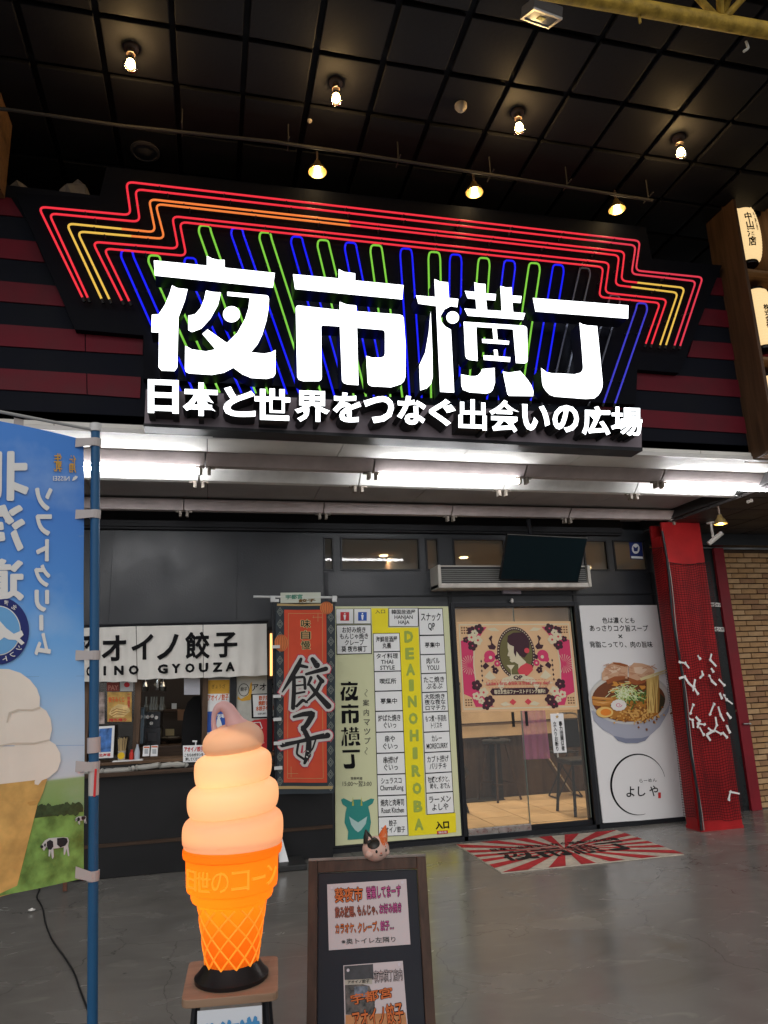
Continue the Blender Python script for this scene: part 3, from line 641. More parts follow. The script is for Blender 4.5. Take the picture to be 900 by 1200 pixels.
# ================================================================ CEILING LAMPS
BULB = emis('warm_bulb_glass', (1, .66, .24), 14, (.8, .6, .3)); SOCKET = mat('brown_socket', (.09, .06, .045), .45)
BG = glass('clear_bulb_glass', (.98, .93, .85), 1.0)
def bulb_lamp(loc, label):
    t_ = thing('ceiling_bulb', label, 'ceiling lamp', loc, 'bare bulbs on the high ceiling')
    MB().lathe([(.046, 0), (.046, -.016), (.036, -.024), (.024, -.026), (.022, -.045), (.028, -.05), (.028, -.06), (.001, -.06)], loc, 20).build('socket', SOCKET, t_, smooth=True)
    c = np.array(loc)+(0, 0, -.124)
    MB().lathe([(.018, .068), (.020, .045), (.040, .016), (.050, -.012), (.046, -.042), (.028, -.062), (.001, -.069)], c, 20, caps=False).build('bulb', BG, t_, smooth=True)
    MB().ball(c+(0, 0, -.006), .027, 12, 10, (1, 1, 1.35)).build('filament', emis('glowing_filament', (1, .74, .30), 40), t_, smooth=True)
    l = bpy.data.lights.new('bulb_light', 'POINT'); l.energy = 21; l.shadow_soft_size = .04; l.color = (1, .66, .30)
    o = bpy.data.objects.new('bulb_light', l); COL.objects.link(o); o.parent = t_; o.location = (0, 0, -.124)
lab = ['leftmost of the four bare bulbs on the high tiled ceiling', 'second from left bare bulb on the high tiled ceiling', 'third from left bare bulb on the high tiled ceiling', 'rightmost bare bulb on the high tiled ceiling']
for (a, b), l_ in zip([(154, 55), (393.5, 96), (606.5, 131), (795, 161)], lab):
    p = ZP(CZ-.001).at(a, b); bulb_lamp(tuple(p), l_)
# reflector spots over the sign
def spot(loc, label, k=1.0, en=1.6, group='reflector lamps above the sign'):
    t_ = thing('reflector_lamp', label, 'lamp', loc, group)
    x, y, z = loc
    MB().tube([(x, y, z), (x, y, z-.10)], .010, 8).build('stem', SOCKET, t_)
    m = MB().lathe([(.022*k, -.09), (.030*k, -.115), (.055*k, -.145), (.072*k, -.185), (.069*k, -.184), (.051*k, -.147), (.020*k, -.12), (.001, -.118)], loc, 24, caps=False); m.build('reflector', mat('brass_reflector', (.75, .52, .20), .3, .9), t_, smooth=True)
    MB().ball((x, y, z-.160), .024*k, 12, 8, (1, 1, 1.2)).build('bulb', emis('bright_warm_bulb', (1, .80, .42), 22), t_, smooth=True)
    l = bpy.data.lights.new('spot_light', 'POINT'); l.energy = en; l.shadow_soft_size = .03; l.color = (1, .74, .38)
    o = bpy.data.objects.new('spot_light', l); COL.objects.link(o); o.parent = t_; o.location = (0, 0, -.195)
for (a, b), l_ in zip([(372, 201), (556, 225), (723, 245)], ['left reflector lamp hanging just above the red neon', 'middle reflector lamp hanging just above the red neon', 'right reflector lamp hanging just above the red neon']):
    p = ZP(CZ-.18).at(a, b); spot((p[0], p[1], CZ-.002), l_)
p = ZP(3.02).at(844, 610); spot((p[0], p[1], 3.168), 'small reflector lamp on the low ceiling above the security camera', .9, 3, 'lamp on the low ceiling')
# conduit with hangers
pz = ZP(5.40); c = MB(); c.tube([pz.at(-60, 121), pz.at(14, 129), pz.at(140, 147), pz.at(320, 166), pz.at(423, 181), pz.at(640, 215), pz.at(765, 235)], .012, 8)
cd = c.build('conduit_pipe', mat('grey_painted_conduit', (.045, .042, .04), .6)); tag(cd, 'thin grey conduit pipe hung across under the high ceiling above the sign', 'pipe')
for a, b in ((213, 154), (338, 171), (467, 191), (575, 208), (665, 219), (760, 234)):
    q = pz.at(a, b); MB().box(q[0]-.004, q[0]+.004, q[1]-.07, q[1]+.07, 5.412, 5.422).box(q[0]-.004, q[0]+.004, q[1]-.004, q[1]+.004, 5.422, CZ).build('hanger', mat('grey_painted_conduit', (.1, .1, .1)), cd)
# round speaker and detectors
p = ZP(CZ).at(170, 177); o = MB().lathe([(.11, 0), (.11, -.012), (.09, -.02), (.085, -.012), (.05, -.016), (.03, -.03), (.001, -.032)], tuple(p), 28).build('ceiling_speaker', mat('dark_grey_grille', (.05, .045, .05), .5), smooth=True)
tag(o, 'round dark speaker disc on the high ceiling above the neon at left', 'speaker')
for (a, b), r_, l_ in (((540, 123), .045, 'round cream detector on a ceiling tile between two bulbs'), ((363, 141), .018, 'tiny pale sensor on the ceiling tile below the second bulb')):
    p = ZP(CZ-.002).at(a, b); o = MB().lathe([(r_, 0), (r_, -r_*.4), (r_*.7, -r_*.9), (r_*.3, -r_*1.3), (.001, -r_*1.3)], tuple(p), 20).build('ceiling_sensor', mat('cream_plastic', (.4, .34, .27), .5), smooth=True); tag(o, l_, 'sensor')
# flood light
p = ZP(5.42).at(635, 14); fl = thing('flood_light', 'square grey flood light hanging from the high ceiling at the top edge', 'flood light', (p[0], p[1], 5.42))
c = np.array(p); ax = np.array([.20, .03, 0]); az = np.array([0, -.45, .9]); az = az/np.linalg.norm(az)*-1; ay = np.cross(az, ax/np.linalg.norm(ax))*.15
MB().obox(c, ax, ay, az*-.06).build('body', mat('grey_cast_housing', (.16, .16, .17), .4), fl, bevel=.01)
f0 = c-(-az)*-.0; fr_c = c+az*.031*1
m = MB()
for s_, t_ in ((-1, 0), (1, 0), (0, -1), (0, 1)):
    m.obox(c+az*.034+ax*.46*s_+ay*.45*t_, ax*(.08 if s_ else .84), ay*(.1 if t_ else 1), az*.012)
m.build('bezel', ALU, fl); MB().obox(c+az*.032, ax*.84, ay*.8, az*.004).build('lens', mat('flood_lens', (.18, .20, .22), .15, .6), fl)
MB().obox(c+az*.036, ax*.22, ay*.25, az*.004).build('emitter', mat('yellow_chip', (.6, .5, .1), .4), fl)
MB().tube([c-az*.03+ax*.3, c+(0.06, .05, .14), (c[0]+.02, c[1]+.05, CZ)], .008, 6).build('bracket', ALU, fl)

# yellow roof truss
YEL = mat('peeling_yellow_paint', (.42, .27, .045), .55, var=.45, vs=14, bump=.4, bs=50)
tr = thing('roof_truss', 'yellow painted steel tube truss crossing the top right corner', 'truss', tuple(ZP(5.35).at(800, 15)))
TZ = ZP(5.25); a0, a1 = TZ.at(560, -24), TZ.at(980, 50); dr = (a1-a0)/np.linalg.norm(a1-a0); far0, far1 = a0-dr*4, a1+dr*5
MB().tube([far0, far1], .045, 14).build('lower_chord', YEL, tr, smooth=True)
upv = np.array([0, .10, .62]); sidev = np.array([0, -.42, .30])
MB().tube([far0+upv, far1+upv], .04, 12).build('upper_chord', YEL, tr, smooth=True)
MB().tube([far0+sidev, far1+sidev], .04, 12).build('side_chord', YEL, tr, smooth=True)
L_ = np.linalg.norm(far1-far0); n_ = int(L_/.62); base_t = ((TZ.at(845, 26)-far0) @ dr) % .62
for i in range(n_):
    q = far0+dr*(base_t+i*.62)
    if base_t+i*.62+.31 > L_: break
    for vv in (upv, sidev):
        MB().tube([q, q+dr*.31+vv], .02, 8).build('diagonal_brace', YEL, tr, smooth=True)
        MB().tube([q, q-dr*.31+vv], .02, 8).build('diagonal_brace', YEL, tr, smooth=True)
q = TZ.at(873, 42); MB().tube(fillet([q+(0, 0, -.04), q+(.01, 0, -.09), q+(-.03, 0, -.12)], .02), .008, 6).build('hook', mat('white_rag', (.4, .38, .33), .8), tr)
q = TZ.at(748, 12); MB().tube([q+(0, 0, -.04), q+(0, 0, -.09)], .008, 6).build('clip', YEL, tr)

# wooden display box with paper lanterns
LX0 = 4.40
lb = thing('lantern_rack', 'tall dark wooden rack of open boxes holding paper lanterns at the right edge', 'rack', (4.9, 4.7, 3.3))
WV = wood('brown_stained_plywood', (.05, .028, .016), (.11, .06, .034), .5, 2, 4); WL = wood('warm_plywood', (.16, .085, .04), (.27, .15, .07), .5, 0, 4)
LT, LB_ = 5.78, 3.27
MB().box(LX0, LX0+.03, 4.58, 4.94, LB_, LT).build('side_panel', WV, lb, bevel=.003)
MB().box(LX0+.42, LX0+.445, 4.60, 4.94, LB_, LT).build('divider', WV, lb); MB().box(LX0+.85, LX0+.88, 4.58, 4.94, LB_, LT).build('side_panel', WV, lb)
MB().box(LX0+.03, LX0+.85, 4.92, 4.94, LB_, LT).build('back_panel', WL, lb)
_zz = [float(YP(4.76).at(*c_)[2]) for c_ in ((878.5, 279), (896, 376), (910, 478))]
for z in (LB_, (_zz[1]+_zz[2])/2-.06, (_zz[0]+_zz[1])/2-.06, LT-.025): MB().box(LX0+.031, LX0+.42, 4.585, 4.92, z, z+.025).build('shelf', WL, lb); MB().box(LX0+.445, LX0+.849, 4.585, 4.92, z, z+.025).build('shelf', WL, lb)
WASHI = emis('glowing_washi_paper', (1, .70, .34), .95, (.30, .24, .15)); CAP = mat('black_lacquer', (.01, .01, .01), .2)
def lantern(cx, cz, label, words, kx=0):
    cy = 4.76; t_ = thing('paper_lantern', label, 'lantern', (cx, cy, cz), 'paper lanterns in the wooden rack')
    H, R_ = .53, .135
    prof = []
    for i in range(41):
        u = i/40; z = -H/2+u*H; r_ = R_*(.62+.38*min(1, sin(pi*min(max(u, .001), .999))**.45)) ; r_ += .0022*(1 if i % 2 else -1); prof.append((r_, z))
    MB().lathe(prof, (cx, cy, cz), 28).build('lantern_shade', WASHI, t_, smooth=False)
    for s_ in (-1, 1): MB().lathe([(.078, 0), (.082, .012), (.078, .03), (.05, .034)][::1], (cx, cy, cz+(s_*H/2 if s_ > 0 else -H/2-.032)), 20).build('lantern_ring', CAP, t_, smooth=True)
    m = MB()
    for body, u0, u1, z0, z1 in words:       # arc angle and height of the print
        v, f, lo, hi, nz = glyphs(body, .03, .95, 2)
        P = []
        for p in v:
            s_ = (p[0]-lo[0])/(hi[0]-lo[0]); t2 = (p[1]-lo[1])/(hi[1]-lo[1]); th = radians(u0+(u1-u0)*s_); z = z0+(z1-z0)*t2
            uu = (z+H/2)/H; r_ = R_*(.62+.38*sin(pi*uu)**.45)+.005
            P.append((cx+r_*cos(th), cy+r_*sin(th), cz+z))
        m.add(P, f)
    m.build('lettering', INK, t_)
    MB().tube([(cx, cy, cz+H/2+.03), (cx, cy, cz+H/2+.065)], .004, 6).build('wire', CAP, t_)
yy = YP(4.76)
p1 = yy.at(878.5, 279); p2 = yy.at(896, 376); p3 = yy.at(910, 478)
lantern(LX0+.225, p1[2], 'top paper lantern in the wooden rack with four bold characters', [('中\n山\n酒\n店', -122, -92, -.17, .17), ('〒\n夜\n市', -84, -74, -.02, .17)])
lantern(LX0+.225, p2[2], 'middle paper lantern in the wooden rack', [('株\n式\n会\n社', -112, -90, -.14, .08)])
lantern(LX0+.225, p3[2], 'lowest paper lantern in the wooden rack', [('中\n山', -98, -70, -.1, .15)])
for k, p in enumerate((p1, p2, p3)): lantern(LX0+.64, p[2], 'paper lantern in the outer column of the rack, '+('top', 'middle', 'lowest')[k]+' shelf', [('夜\n市', -110, -80, -.14, .1)])
# wooden box end at the left edge
p = YP(4.7).at(10, 103); o = MB().box(p[0]-.4, p[0], 4.55, 4.86, 4.98, p[2]).build('wooden_box', WL); tag(o, 'end of a wooden display box at the upper left edge of the photo', 'wooden box')
MB().box(p[0]-.37, p[0]-.03, 4.545, 4.55, 5.02, p[2]-.04).build('front_panel', WV, o)

# ================================================================ PRINTED MAP BOARD
def flat(name, pl, polys, m, parent, off=.002, fn=None):
    if 1 < len(polys) <= 14:
        for k_, p in enumerate(polys): o = MB().poly(pl.pts(p, off+.00006*k_)).build(name, m, parent, fn=fn)
        return o
    b = MB()
    for k_, p in enumerate(polys): b.poly(pl.pts(p, off+min(.0012, .000012*k_)))
    o = b.build(name, m, parent, fn=fn)
    if len(polys) > 14: o['kind'] = 'stuff'
    return o
def R4(x0, y0, x1, y1): return [(x0, y0), (x1, y0), (x1, y1), (x0, y1)]
mp = thing('map_board', 'tall pale yellow floor map board of eateries between banner and glass doors', 'sign board', tuple(FP.at(466, 985)))
MB().slab(FP.pts([(392.5, 710.5), (525.3, 710.5), (541, 979.3), (393, 991.3)], .03), (0, .028, 0)).build('board_panel', mat('pale_lime_print', (.64, .65, .40), .5), mp, bevel=.003)
FM = YP(D-.031)
Z3, Z4 = (385, 700, 5.625), (385, 850, 5.625)
YL = mat('bright_yellow_print', (.86, .72, .02), .5); CELLM = mat('white_cell_print', (.82, .82, .81), .5)
ypath = zo([(283, 72), (392, 72), (392, 200), (592, 200)], *Z3)+zo([(640, 590), (838, 577), (842, 705), (530, 730), (480, -40)], *Z4)+zo([(468, 238), (290, 238)], *Z3)
flat('yellow_route', FM, [ypath], YL, mp)
cells = []
ly = [742.3, 764, 787.1, 810.2, 833.7, 858.2, 882.9, 907.8, 932.7, 957.5, 980.5]
def lx(y): return 437+(y-742.3)*(443.6-437)/238, 468.4+(y-742.3)*(478.5-468.4)/238
ltxt = ['海鮮居酒屋\n丸義', 'タイ料理\nTHAI\nSTYLE', '喫煙所', '募集中', '炉ばた焼き\nぐいっ', '串や\nぐいっ', '串揚げ\nぐいっ', 'シュラスコ\nChurrasKong', '焼肉と肉寿司\nRoast Kitchen', '餃子\nアオイノ餃子']
for k in range(10):
    (a, b), (c, d) = lx(ly[k]), lx(ly[k+1]); s0, s1 = .7+k*.07, .7+(k+1)*.07
    cells.append(([(a, ly[k]), (b, ly[k]-s0), (d, ly[k+1]-s1), (c, ly[k+1])], ltxt[k]))
ry = [712.8, 744.8, 767.2, 789.4, 811.6, 834.6, 858.2, 882, 906.4, 929.6, 954.9]
def rx(y): return 490+(y-712.8)*(500.2-490)/242, 518.7+(y-712.8)*(532.6-518.7)/242
rtxt = ['スナック\nQP', '募集中', '肉バル\nYOLU', 'たこ焼き\nぷるぷ', '大阪焼き\n夜な夜な\nロマチカ', 'もつ煮・手羽先\nトリスキ', 'カレー\nMORECURRY', 'カブト揚げ\nバリチキ', '牡蠣とポクと、\n時々、おでん', 'ラーメン\nよしや']
for k in range(10):
    (a, b), (c, d) = rx(ry[k]), rx(ry[k+1]); s0, s1 = .3+k*.2, .3+(k+1)*.2
    cells.append(([(a, ry[k]), (b, ry[k]-s0), (d, ry[k+1]-s1), (c, ry[k+1])], rtxt[k]))
cells.append((zo([(395, 70), (592, 70), (594, 193), (396, 193)], *Z3), '韓国居酒屋\nHANJAN\nHAJA'))
cells.append((zo([(50, 180), (283, 178), (286, 373), (53, 378)], *Z3), 'お好み焼き\nもんじゃ焼き\nクレープ\n葵 夜市横丁'))
cells.append((zo([(48, 75), (165, 74), (165, 175), (50, 177)], *Z3), '')); cells.append((zo([(167, 74), (280, 73), (281, 174), (167, 175)], *Z3), ''))
def shrink(q, a, b=None):
    b = a if b is None else b; q = [np.array(p, float) for p in q]
    return [tuple(bil(q, s, t)) for s, t in ((a, b), (1-a, b), (1-a, 1-b), (a, 1-b))]
kb, wb, tb_ = MB(), MB(), MB()
for q, s_ in cells:
    kb.poly(FM.pts(q, .004)); wb.poly(FM.pts(shrink(q, .022, .028), .006))
    if s_:
        n = s_.count('\n')+1; ww = max(len(l) if ord(l[0]) > 200 else len(l)*.6 for l in s_.split('\n'))
        mx_ = .10 if ww > 3.5 else .24; my = {1: .36, 2: .17, 3: .08, 4: .08}[n]
        if s_.startswith('募') or s_.startswith('喫'): mx_ = .2
        qtext(tb_, s_, FM, shrink(q, mx_, my), .008, bold=.015, line=1.0)
kb.build('cell_border', INK, mp); wb.build('cell_face', CELLM, mp); tb_.build('cell_lettering', INK, mp)
flat('red_pictogram', FM, [zo(R4(78, 97, 136, 154), *Z3)], REDI, mp, .008); flat('blue_pictogram', FM, [zo(R4(195, 97, 252, 154), *Z3)], BLUEI, mp, .008)
b = MB()
for cx in (107, 223.5):
    b.poly(FM.pts(zo(ell(cx, 108, 5, 5, 10), *Z3), .0095)); b.poly(FM.pts(zo([(cx-9, 116), (cx+9, 116), (cx+6, 132), (cx+4, 148), (cx-4, 148), (cx-6, 132)], *Z3), .0095))
b.build('pictogram_figure', WHITE, mp)
b = MB()
for key, q in (('yoru', zo(R4(79, 553, 194, 682), *Z3)), ('ichi', zo(R4(83, 702, 200, 832), *Z3)), ('yoko', zo(R4(82, 10, 210, 138), *Z4)), ('cho', zo(R4(90, 160, 207, 286), *Z4))):
    qq = [np.array(p) for p in q]
    for s_ in norm(key): b.poly(FM.pts([tuple(bil(qq, s, t)) for s, t in s_], .004))
b.build('title_lettering', INK, mp)
b = MB()
for ch, y in zip('案内マップ', (702/5.625+700, 765/5.625+700, 827/5.625+700, 858, 868.5)):
    y = {'案': 823.5, '内': 835, 'マ': 846.5, 'ッ': 857.3, 'プ': 868}[ch]; ptext(b, ch, FM, 425.2+(y-823)*.04, y-3.8, 432.6+(y-823)*.04, y+3.8, .004, bold=0.004, keep=True)
for y, s_ in ((812, 1), (880, 1)):
    b.add(sum([[FM.at(429+1.4*sin(k*.9)+d_, y-4.5+k*1.1, .004) for d_ in (-.35, .35)] for k in range(9)], []), [(2*k, 2*k+1, 2*k+3, 2*k+2) for k in range(8)])
ptext(b, '営業時間', FM, 411, 910.5, 424.5, 913.8, .004, bold=.01); ptext(b, '15:00～翌3:00', FM, 401.5, 915.3, 435.5, 921.3, .004, bold=0.0)
qtext(b, '入口', FM, zo([(307, 82), (372, 80), (373, 106), (308, 108)], *Z3), .004, bold=.01)
b.build('small_lettering', mat('dark_grey_ink', (.05, .05, .05), .5), mp)
b = MB(); qtext(b, '入口', FM, zo([(703, 634), (793, 627), (797, 680), (707, 687)], *Z4), .004, bold=.05); b.build('entrance_lettering', INK, mp)
flat('red_tag', FM, [zo([(714, 697), (786, 692), (788, 713), (716, 719)], *Z4)], REDI, mp, .004)
b = MB(); qtext(b, '現在地', FM, zo([(724, 700), (778, 696), (779, 710), (725, 715)], *Z4), .006, bold=.02); b.build('red_tag_lettering', WHITE, mp)
for ch, y in zip('DEAINOHIROBA', (746, 765.8, 784.6, 803, 822, 842, 861.8, 882.5, 903.2, 923.8, 944.8, 966)):
    cx = 478.8+(y-746)*.0545; w_ = 2.9 if ch == 'I' else 5.2
    b = MB(); qtext(b, ch, FM, [(cx-w_, y-6.6), (cx+w_, y-7.1), (cx+w_+.4, y+6.8), (cx-w_+.4, y+7.3)], .004, bold=.055); b.build('green_letter', mat('leaf_green_print', (.34, .42, .07), .5), mp)
# plain teal animal shape printed at the foot of the board
flat('teal_animal_print', FM, [zo([(82, 490), (100, 480), (150, 505), (165, 490), (210, 488), (230, 505), (280, 482), (302, 486), (290, 515), (262, 535), (272, 580), (280, 640), (270, 700), (278, 745), (125, 755), (130, 700), (105, 640), (112, 575), (120, 540), (92, 520)], *Z4)], mat('teal_print', (.03, .24, .21), .5), mp, .004)
flat('pale_bib_print', FM, [zo([(135, 600), (165, 622), (195, 640), (225, 620), (255, 600), (245, 650), (215, 690), (195, 705), (175, 690), (150, 655)], *Z4)], mat('pale_teal_print', (.42, .58, .55), .5), mp, .006)
flat('horn_print', FM, [zo([(155, 530), (160, 470), (168, 530)], *Z4), zo([(212, 530), (216, 468), (224, 530)], *Z4)], mat('olive_print', (.45, .45, .08), .5), mp, .006)

# ================================================================ GLASS DOORS
gd = thing('glass_doors', 'pair of sliding glass doors with a poster across them and a warm lit room behind', 'doors', (3.2, D, 0))
GD = glass('door_glass', (.95, .95, .93), 1.0, .035)
dm = 3.215
MB().box(DX0-.045, DX0, D-.03, D+.10, 0, DZ1+.05).box(DX1, DX1+.045, D-.03, D+.10, 0, DZ1+.05).build('door_jamb', BLACK, gd, bevel=.004)
MB().box(DX0, DX1, D-.03, D+.10, DZ1, DZ1+.05).build('door_head', BLACK, gd, bevel=.004)
for x0, x1, y, nm in ((DX0, dm+.01, D+.005, 0), (dm-.005, DX1, D+.045, 1)):
    lf = MB().box(x0+.012, x1, y, y+.008, .10, DZ1).build('door_leaf', GD, gd)
    if nm == 0: MB().box(x0+.012, x1, y-.012, y+.02, .012, .105).build('bottom_rail', CHROME, lf, bevel=.003)
    else: MB().box(x0, x1, y-.012, y+.02, .012, .085).build('bottom_rail', BLACK, lf, bevel=.003)
    MB().box(x1-.008, x1-.0005, y-.002, y+.0105, .105, DZ1).build('glass_edge', mat('green_glass_edge', (.12, .16, .14), .3), lf)
    hx = dm-.10 if nm == 0 else dm+.07
    hz = FP.at(603, 843)[2]; MB().box(hx-.014, hx+.014, y-.02, y-.004, hz-.075, hz+.075).build('pull_plate', BLACK, lf, bevel=.003)
MB().box(DX0, DX1, D-.02, D+.15, 0, .011).build('threshold', CHROME, gd)
DG = YP(D+.002)
dp = thing('door_poster', 'ornate tan and magenta poster with a woman in profile stuck across the glass doors', 'poster', tuple(DG.at(605, 830)))
Z5 = (535, 715, 6.207)
TAN = mat('tan_print', (.74, .48, .27), .5); MAG = mat('magenta_print', (.62, .05, .14), .5); CRM = mat('cream_print', (.68, .60, .42), .5); AUB = mat('aubergine_print', (.055, .02, .03), .5); OLV = mat('olive_ground_print', (.15, .13, .05), .5); PNK = mat('coral_print', (.65, .07, .09), .5)
MB().slab(DG.pts(zo([(2, 85), (828, 80), (893, 722), (40, 742)], *Z5)), (0, .0015, 0)).build('poster_sheet', TAN, dp)
pq = [np.array(p, float) for p in zo([(2, 85), (828, 80), (893, 722), (40, 742)], *Z5)]
def U(L): return [tuple(bil(pq, a/100, b/75)) for a, b in L]         # poster's own 100 x 75 units
def up(name, polys, m, k): return flat(name, DG, [U(p) for p in polys], m, dp, .0015*k)
def mir(L): return [(100-a, b) for a, b in reversed(L)]
both = lambda L: [L, mir(L)]
fr = [[(2, 2), (98, 2), (98, 3), (2, 3)], [(2, 72), (98, 72), (98, 73), (2, 73)], [(1.5, 2), (2.3, 2), (2.3, 73), (1.5, 73)], [(97.7, 2), (98.5, 2), (98.5, 73), (97.7, 73)]]
up('border_line', fr, CRM, 1)
side = [(2.5, 16), (8, 14), (11, 4.5), (26, 4.5), (22, 9), (17, 16), (13, 24), (12, 36), (13, 50), (17, 60), (24, 69), (28, 71), (12, 71), (9, 63), (2.5, 60)]
up('magenta_side', both(side), MAG, 1)
rays_ = []
for k in range(22):
    a = 2*pi*k/22; rays_.append([(9+1.5*cos(a), 36+1.5*sin(a)), (9+8*cos(a-.03), 36+8*sin(a-.03)), (9+8*cos(a+.03), 36+8*sin(a+.03))])
rays_ = [r for r in rays_ if max(p[0] for p in r) < 12.6]
up('sunburst', rays_+[mir(r) for r in rays_], CRM, 2)
up('side_edge', both([(17, 16), (13, 24), (12, 36), (13, 50), (17, 60), (18, 60), (14, 50), (13, 36), (14, 24), (18, 16)]), CRM, 2)
for nm, rr, m_, k in (('cameo_ring', (16.5, 22), AUB, 2), ('cameo_ground', (14.2, 19.2), OLV, 4)): up(nm, [ell(50, 26.5, *rr, 40)], m_, k)
up('cameo_bead', [ell(50+15.4*cos(a), 26.5+20.6*sin(a), .55, .55, 8) for a in [2*pi*k/52 for k in range(52)]], CRM, 3)
up('neck_and_face', [[(43.5, 15), (52, 15), (54, 22), (54, 30), (58, 34), (58, 42), (51, 43), (51, 36), (48, 34), (45.5, 34.3), (44, 33), (44.8, 31.6), (43.9, 30.8), (44.5, 29.6), (42.2, 28.6), (43.6, 25), (43, 22)]], CRM, 5)
up('dress', [[(50, 41), (53, 37.5), (58, 35), (63, 37), (63.5, 41), (59, 45.2), (52, 46.3)]], PNK, 6)
up('hair', [[(43, 17), (44, 12), (49, 9.4), (56, 9.2), (61, 13), (62.5, 19), (61, 26), (57, 30.5), (53, 29), (50.5, 25), (49.5, 30), (48, 26), (48.5, 21), (45, 19.5)]], AUB, 6)
up('hair_flower', [ell(59.5, 24.5, 2.3, 2.3, 10)], PNK, 7)
up('cocktail_glass', [[(41, 36.5), (48, 36.5), (44.8, 40.5), (44.8, 45), (46.5, 46), (42.5, 46), (44.2, 45), (44.2, 40.5)]], CRM, 5)
rbn = [(32, 54), (37, 47.5), (44, 45.5), (44, 50.5), (38, 53), (35, 58)]
up('ribbon', both(rbn)+[[(44, 44.5), (56, 44.5), (56, 50), (44, 50)]], CRM, 8)
def flower(cx, cy, r, n=5): return [ell(cx+r*.62*cos(2*pi*k/n), cy+r*.62*sin(2*pi*k/n), r*.48, r*.48, 9) for k in range(n)]
def mf(L): return L+[mir(p) for p in L]
up('dark_blossom', mf(sum([flower(*f) for f in ((12.5, 8, 4), (19, 6, 4), (12.5, 20, 4), (24, 66, 4.3), (14, 53, 4.3), (21, 70, 3.6), (7, 15, 2.5), (31, 41, 2.6))], [])), AUB, 3)
up('white_blossom', mf(sum([flower(*f) for f in ((12, 13, 3.4), (17.5, 15.5, 3.8), (15, 9.5, 2.8), (19.5, 59, 3.9), (13, 62, 3.2), (17, 66, 2.6))], [])), CRM, 4)
up('blossom_heart', mf([ell(x, y, 1, 1, 8) for x, y in ((12, 13), (17.5, 15.5), (19.5, 59), (13, 62))]), PNK, 5)
up('red_camellia', mf([ell(27, 29, 5, 5, 16), ell(33, 35, 2.7, 2.7, 12), ell(24, 32, 2.5, 2.3, 10)]), MAG, 3)
up('camellia_heart', mf([ell(27.5, 30, 1.5, 1.5, 9), ell(33, 35, .9, .9, 8)]), CRM, 4)
up('swan', mf([[(27, 14), (29.5, 11.5), (30.5, 12.5), (29.5, 15), (30, 18), (33, 21), (31.5, 23.5), (27, 23), (25.5, 20), (28.5, 19.5), (29, 17)]]), AUB, 3)
up('leaf', mf([[(20, 37), (23, 34), (26, 37), (22, 40)], [(31, 29), (34, 27), (35, 31), (32, 32)], [(27, 38), (30, 36), (31, 40)]]), AUB, 3)
up('bead_chain', mf([[(19.2, y-1.4), (20, y), (19.2, y+1.4), (18.4, y)] for y in (33, 37, 41, 45, 49)]), AUB, 3)
up('diamond', [[(x-3, 67.5), (x, 64.8), (x+3, 67.5), (x, 70.2)] for x in (44, 57)], PNK, 3)
up('scroll', mf([[(20, 52), (24, 50.5), (28, 52), (24, 53)], [(21, 46), (26, 41), (31, 47), (26, 49)], [(26, 6), (33, 5), (37, 8), (30, 8)], [(33, 69), (38, 67), (42, 70), (36, 71)]]), CRM, 2)
cor = []
for a, b in ((3, 4), (3, 64)):
    for k in range(9): cor.append(ell(a+1+(k % 3)*2.2, b+1+(k//3)*2.2, .8, .7, 7))
up('corner_ornament', mf(cor), mat('brown_print', (.16, .07, .03), .5), 2)
up('black_label', [[(25, 58.5), (27, 55.8), (74, 55.8), (76, 58.5), (74, 61.6), (27, 61.6)]], AUB, 3)
b = MB(); qtext(b, '毎日女性はファーストドリンク無料!!', DG, U([(28.5, 56.8), (72.5, 56.8), (72.5, 60.7), (28.5, 60.7)]), .007, bold=.04); b.build('label_lettering', CRM, dp)
b = MB(); qtext(b, "Ladie's first drink is free! every day!", DG, U([(22.5, 49.8), (77, 49.8), (77, 54.2), (22.5, 54.2)]), .0135, bold=.02)
for y in (48.8, 55): b.add(DG.pts(U(sum([[(24+k*2.7, y), (25.6+k*2.7, y), (25.6+k*2.7, y+.3), (24+k*2.7, y+.3)] for k in range(19)], [])), .0135), [tuple(4*k+i for i in range(4)) for k in range(19)])
b.build('slogan_lettering', PNK, dp)
b = MB(); qtext(b, 'QP', DG, U([(46, 45.2), (54, 45.2), (54, 49.2), (46, 49.2)]), .0135, bold=.05); b.build('ribbon_lettering', AUB, dp)
# notice strip on the right leaf
Z6 = (535, 830, 5.4545)
DR = YP(D+.040)
nt_ = thing('notice_strip', 'narrow white vertical notice stuck on the right glass door', 'notice', tuple(DR.at(655, 882)))
MB().slab(DR.pts(zo([(598, 35), (682, 32), (705, 282), (622, 286)], *Z6)), (0, .001, 0)).build('notice_sheet', WHITE, nt_)
b = MB(); qtext(b, '暴\n力\n団\n関\n係\n者', DR, zo([(652, 84), (674, 83), (694, 270), (672, 272)], *Z6), .0025, bold=.025, line=.98); qtext(b, '立\n入\nり\nお\n断\nり', DR, zo([(615, 86), (637, 85), (657, 272), (635, 274)], *Z6), .0025, bold=.025, line=.98); b.build('lettering', INK, nt_)
st = [(643+13*(1 if k % 2 == 0 else .45)*sin(pi*k/5), 54-14*(1 if k % 2 == 0 else .45)*cos(pi*k/5)) for k in range(10)]
flat('star_badge', DR, [zo(st, *Z6)], mat('gold_print', (.5, .33, .12), .5), nt_, .0025)

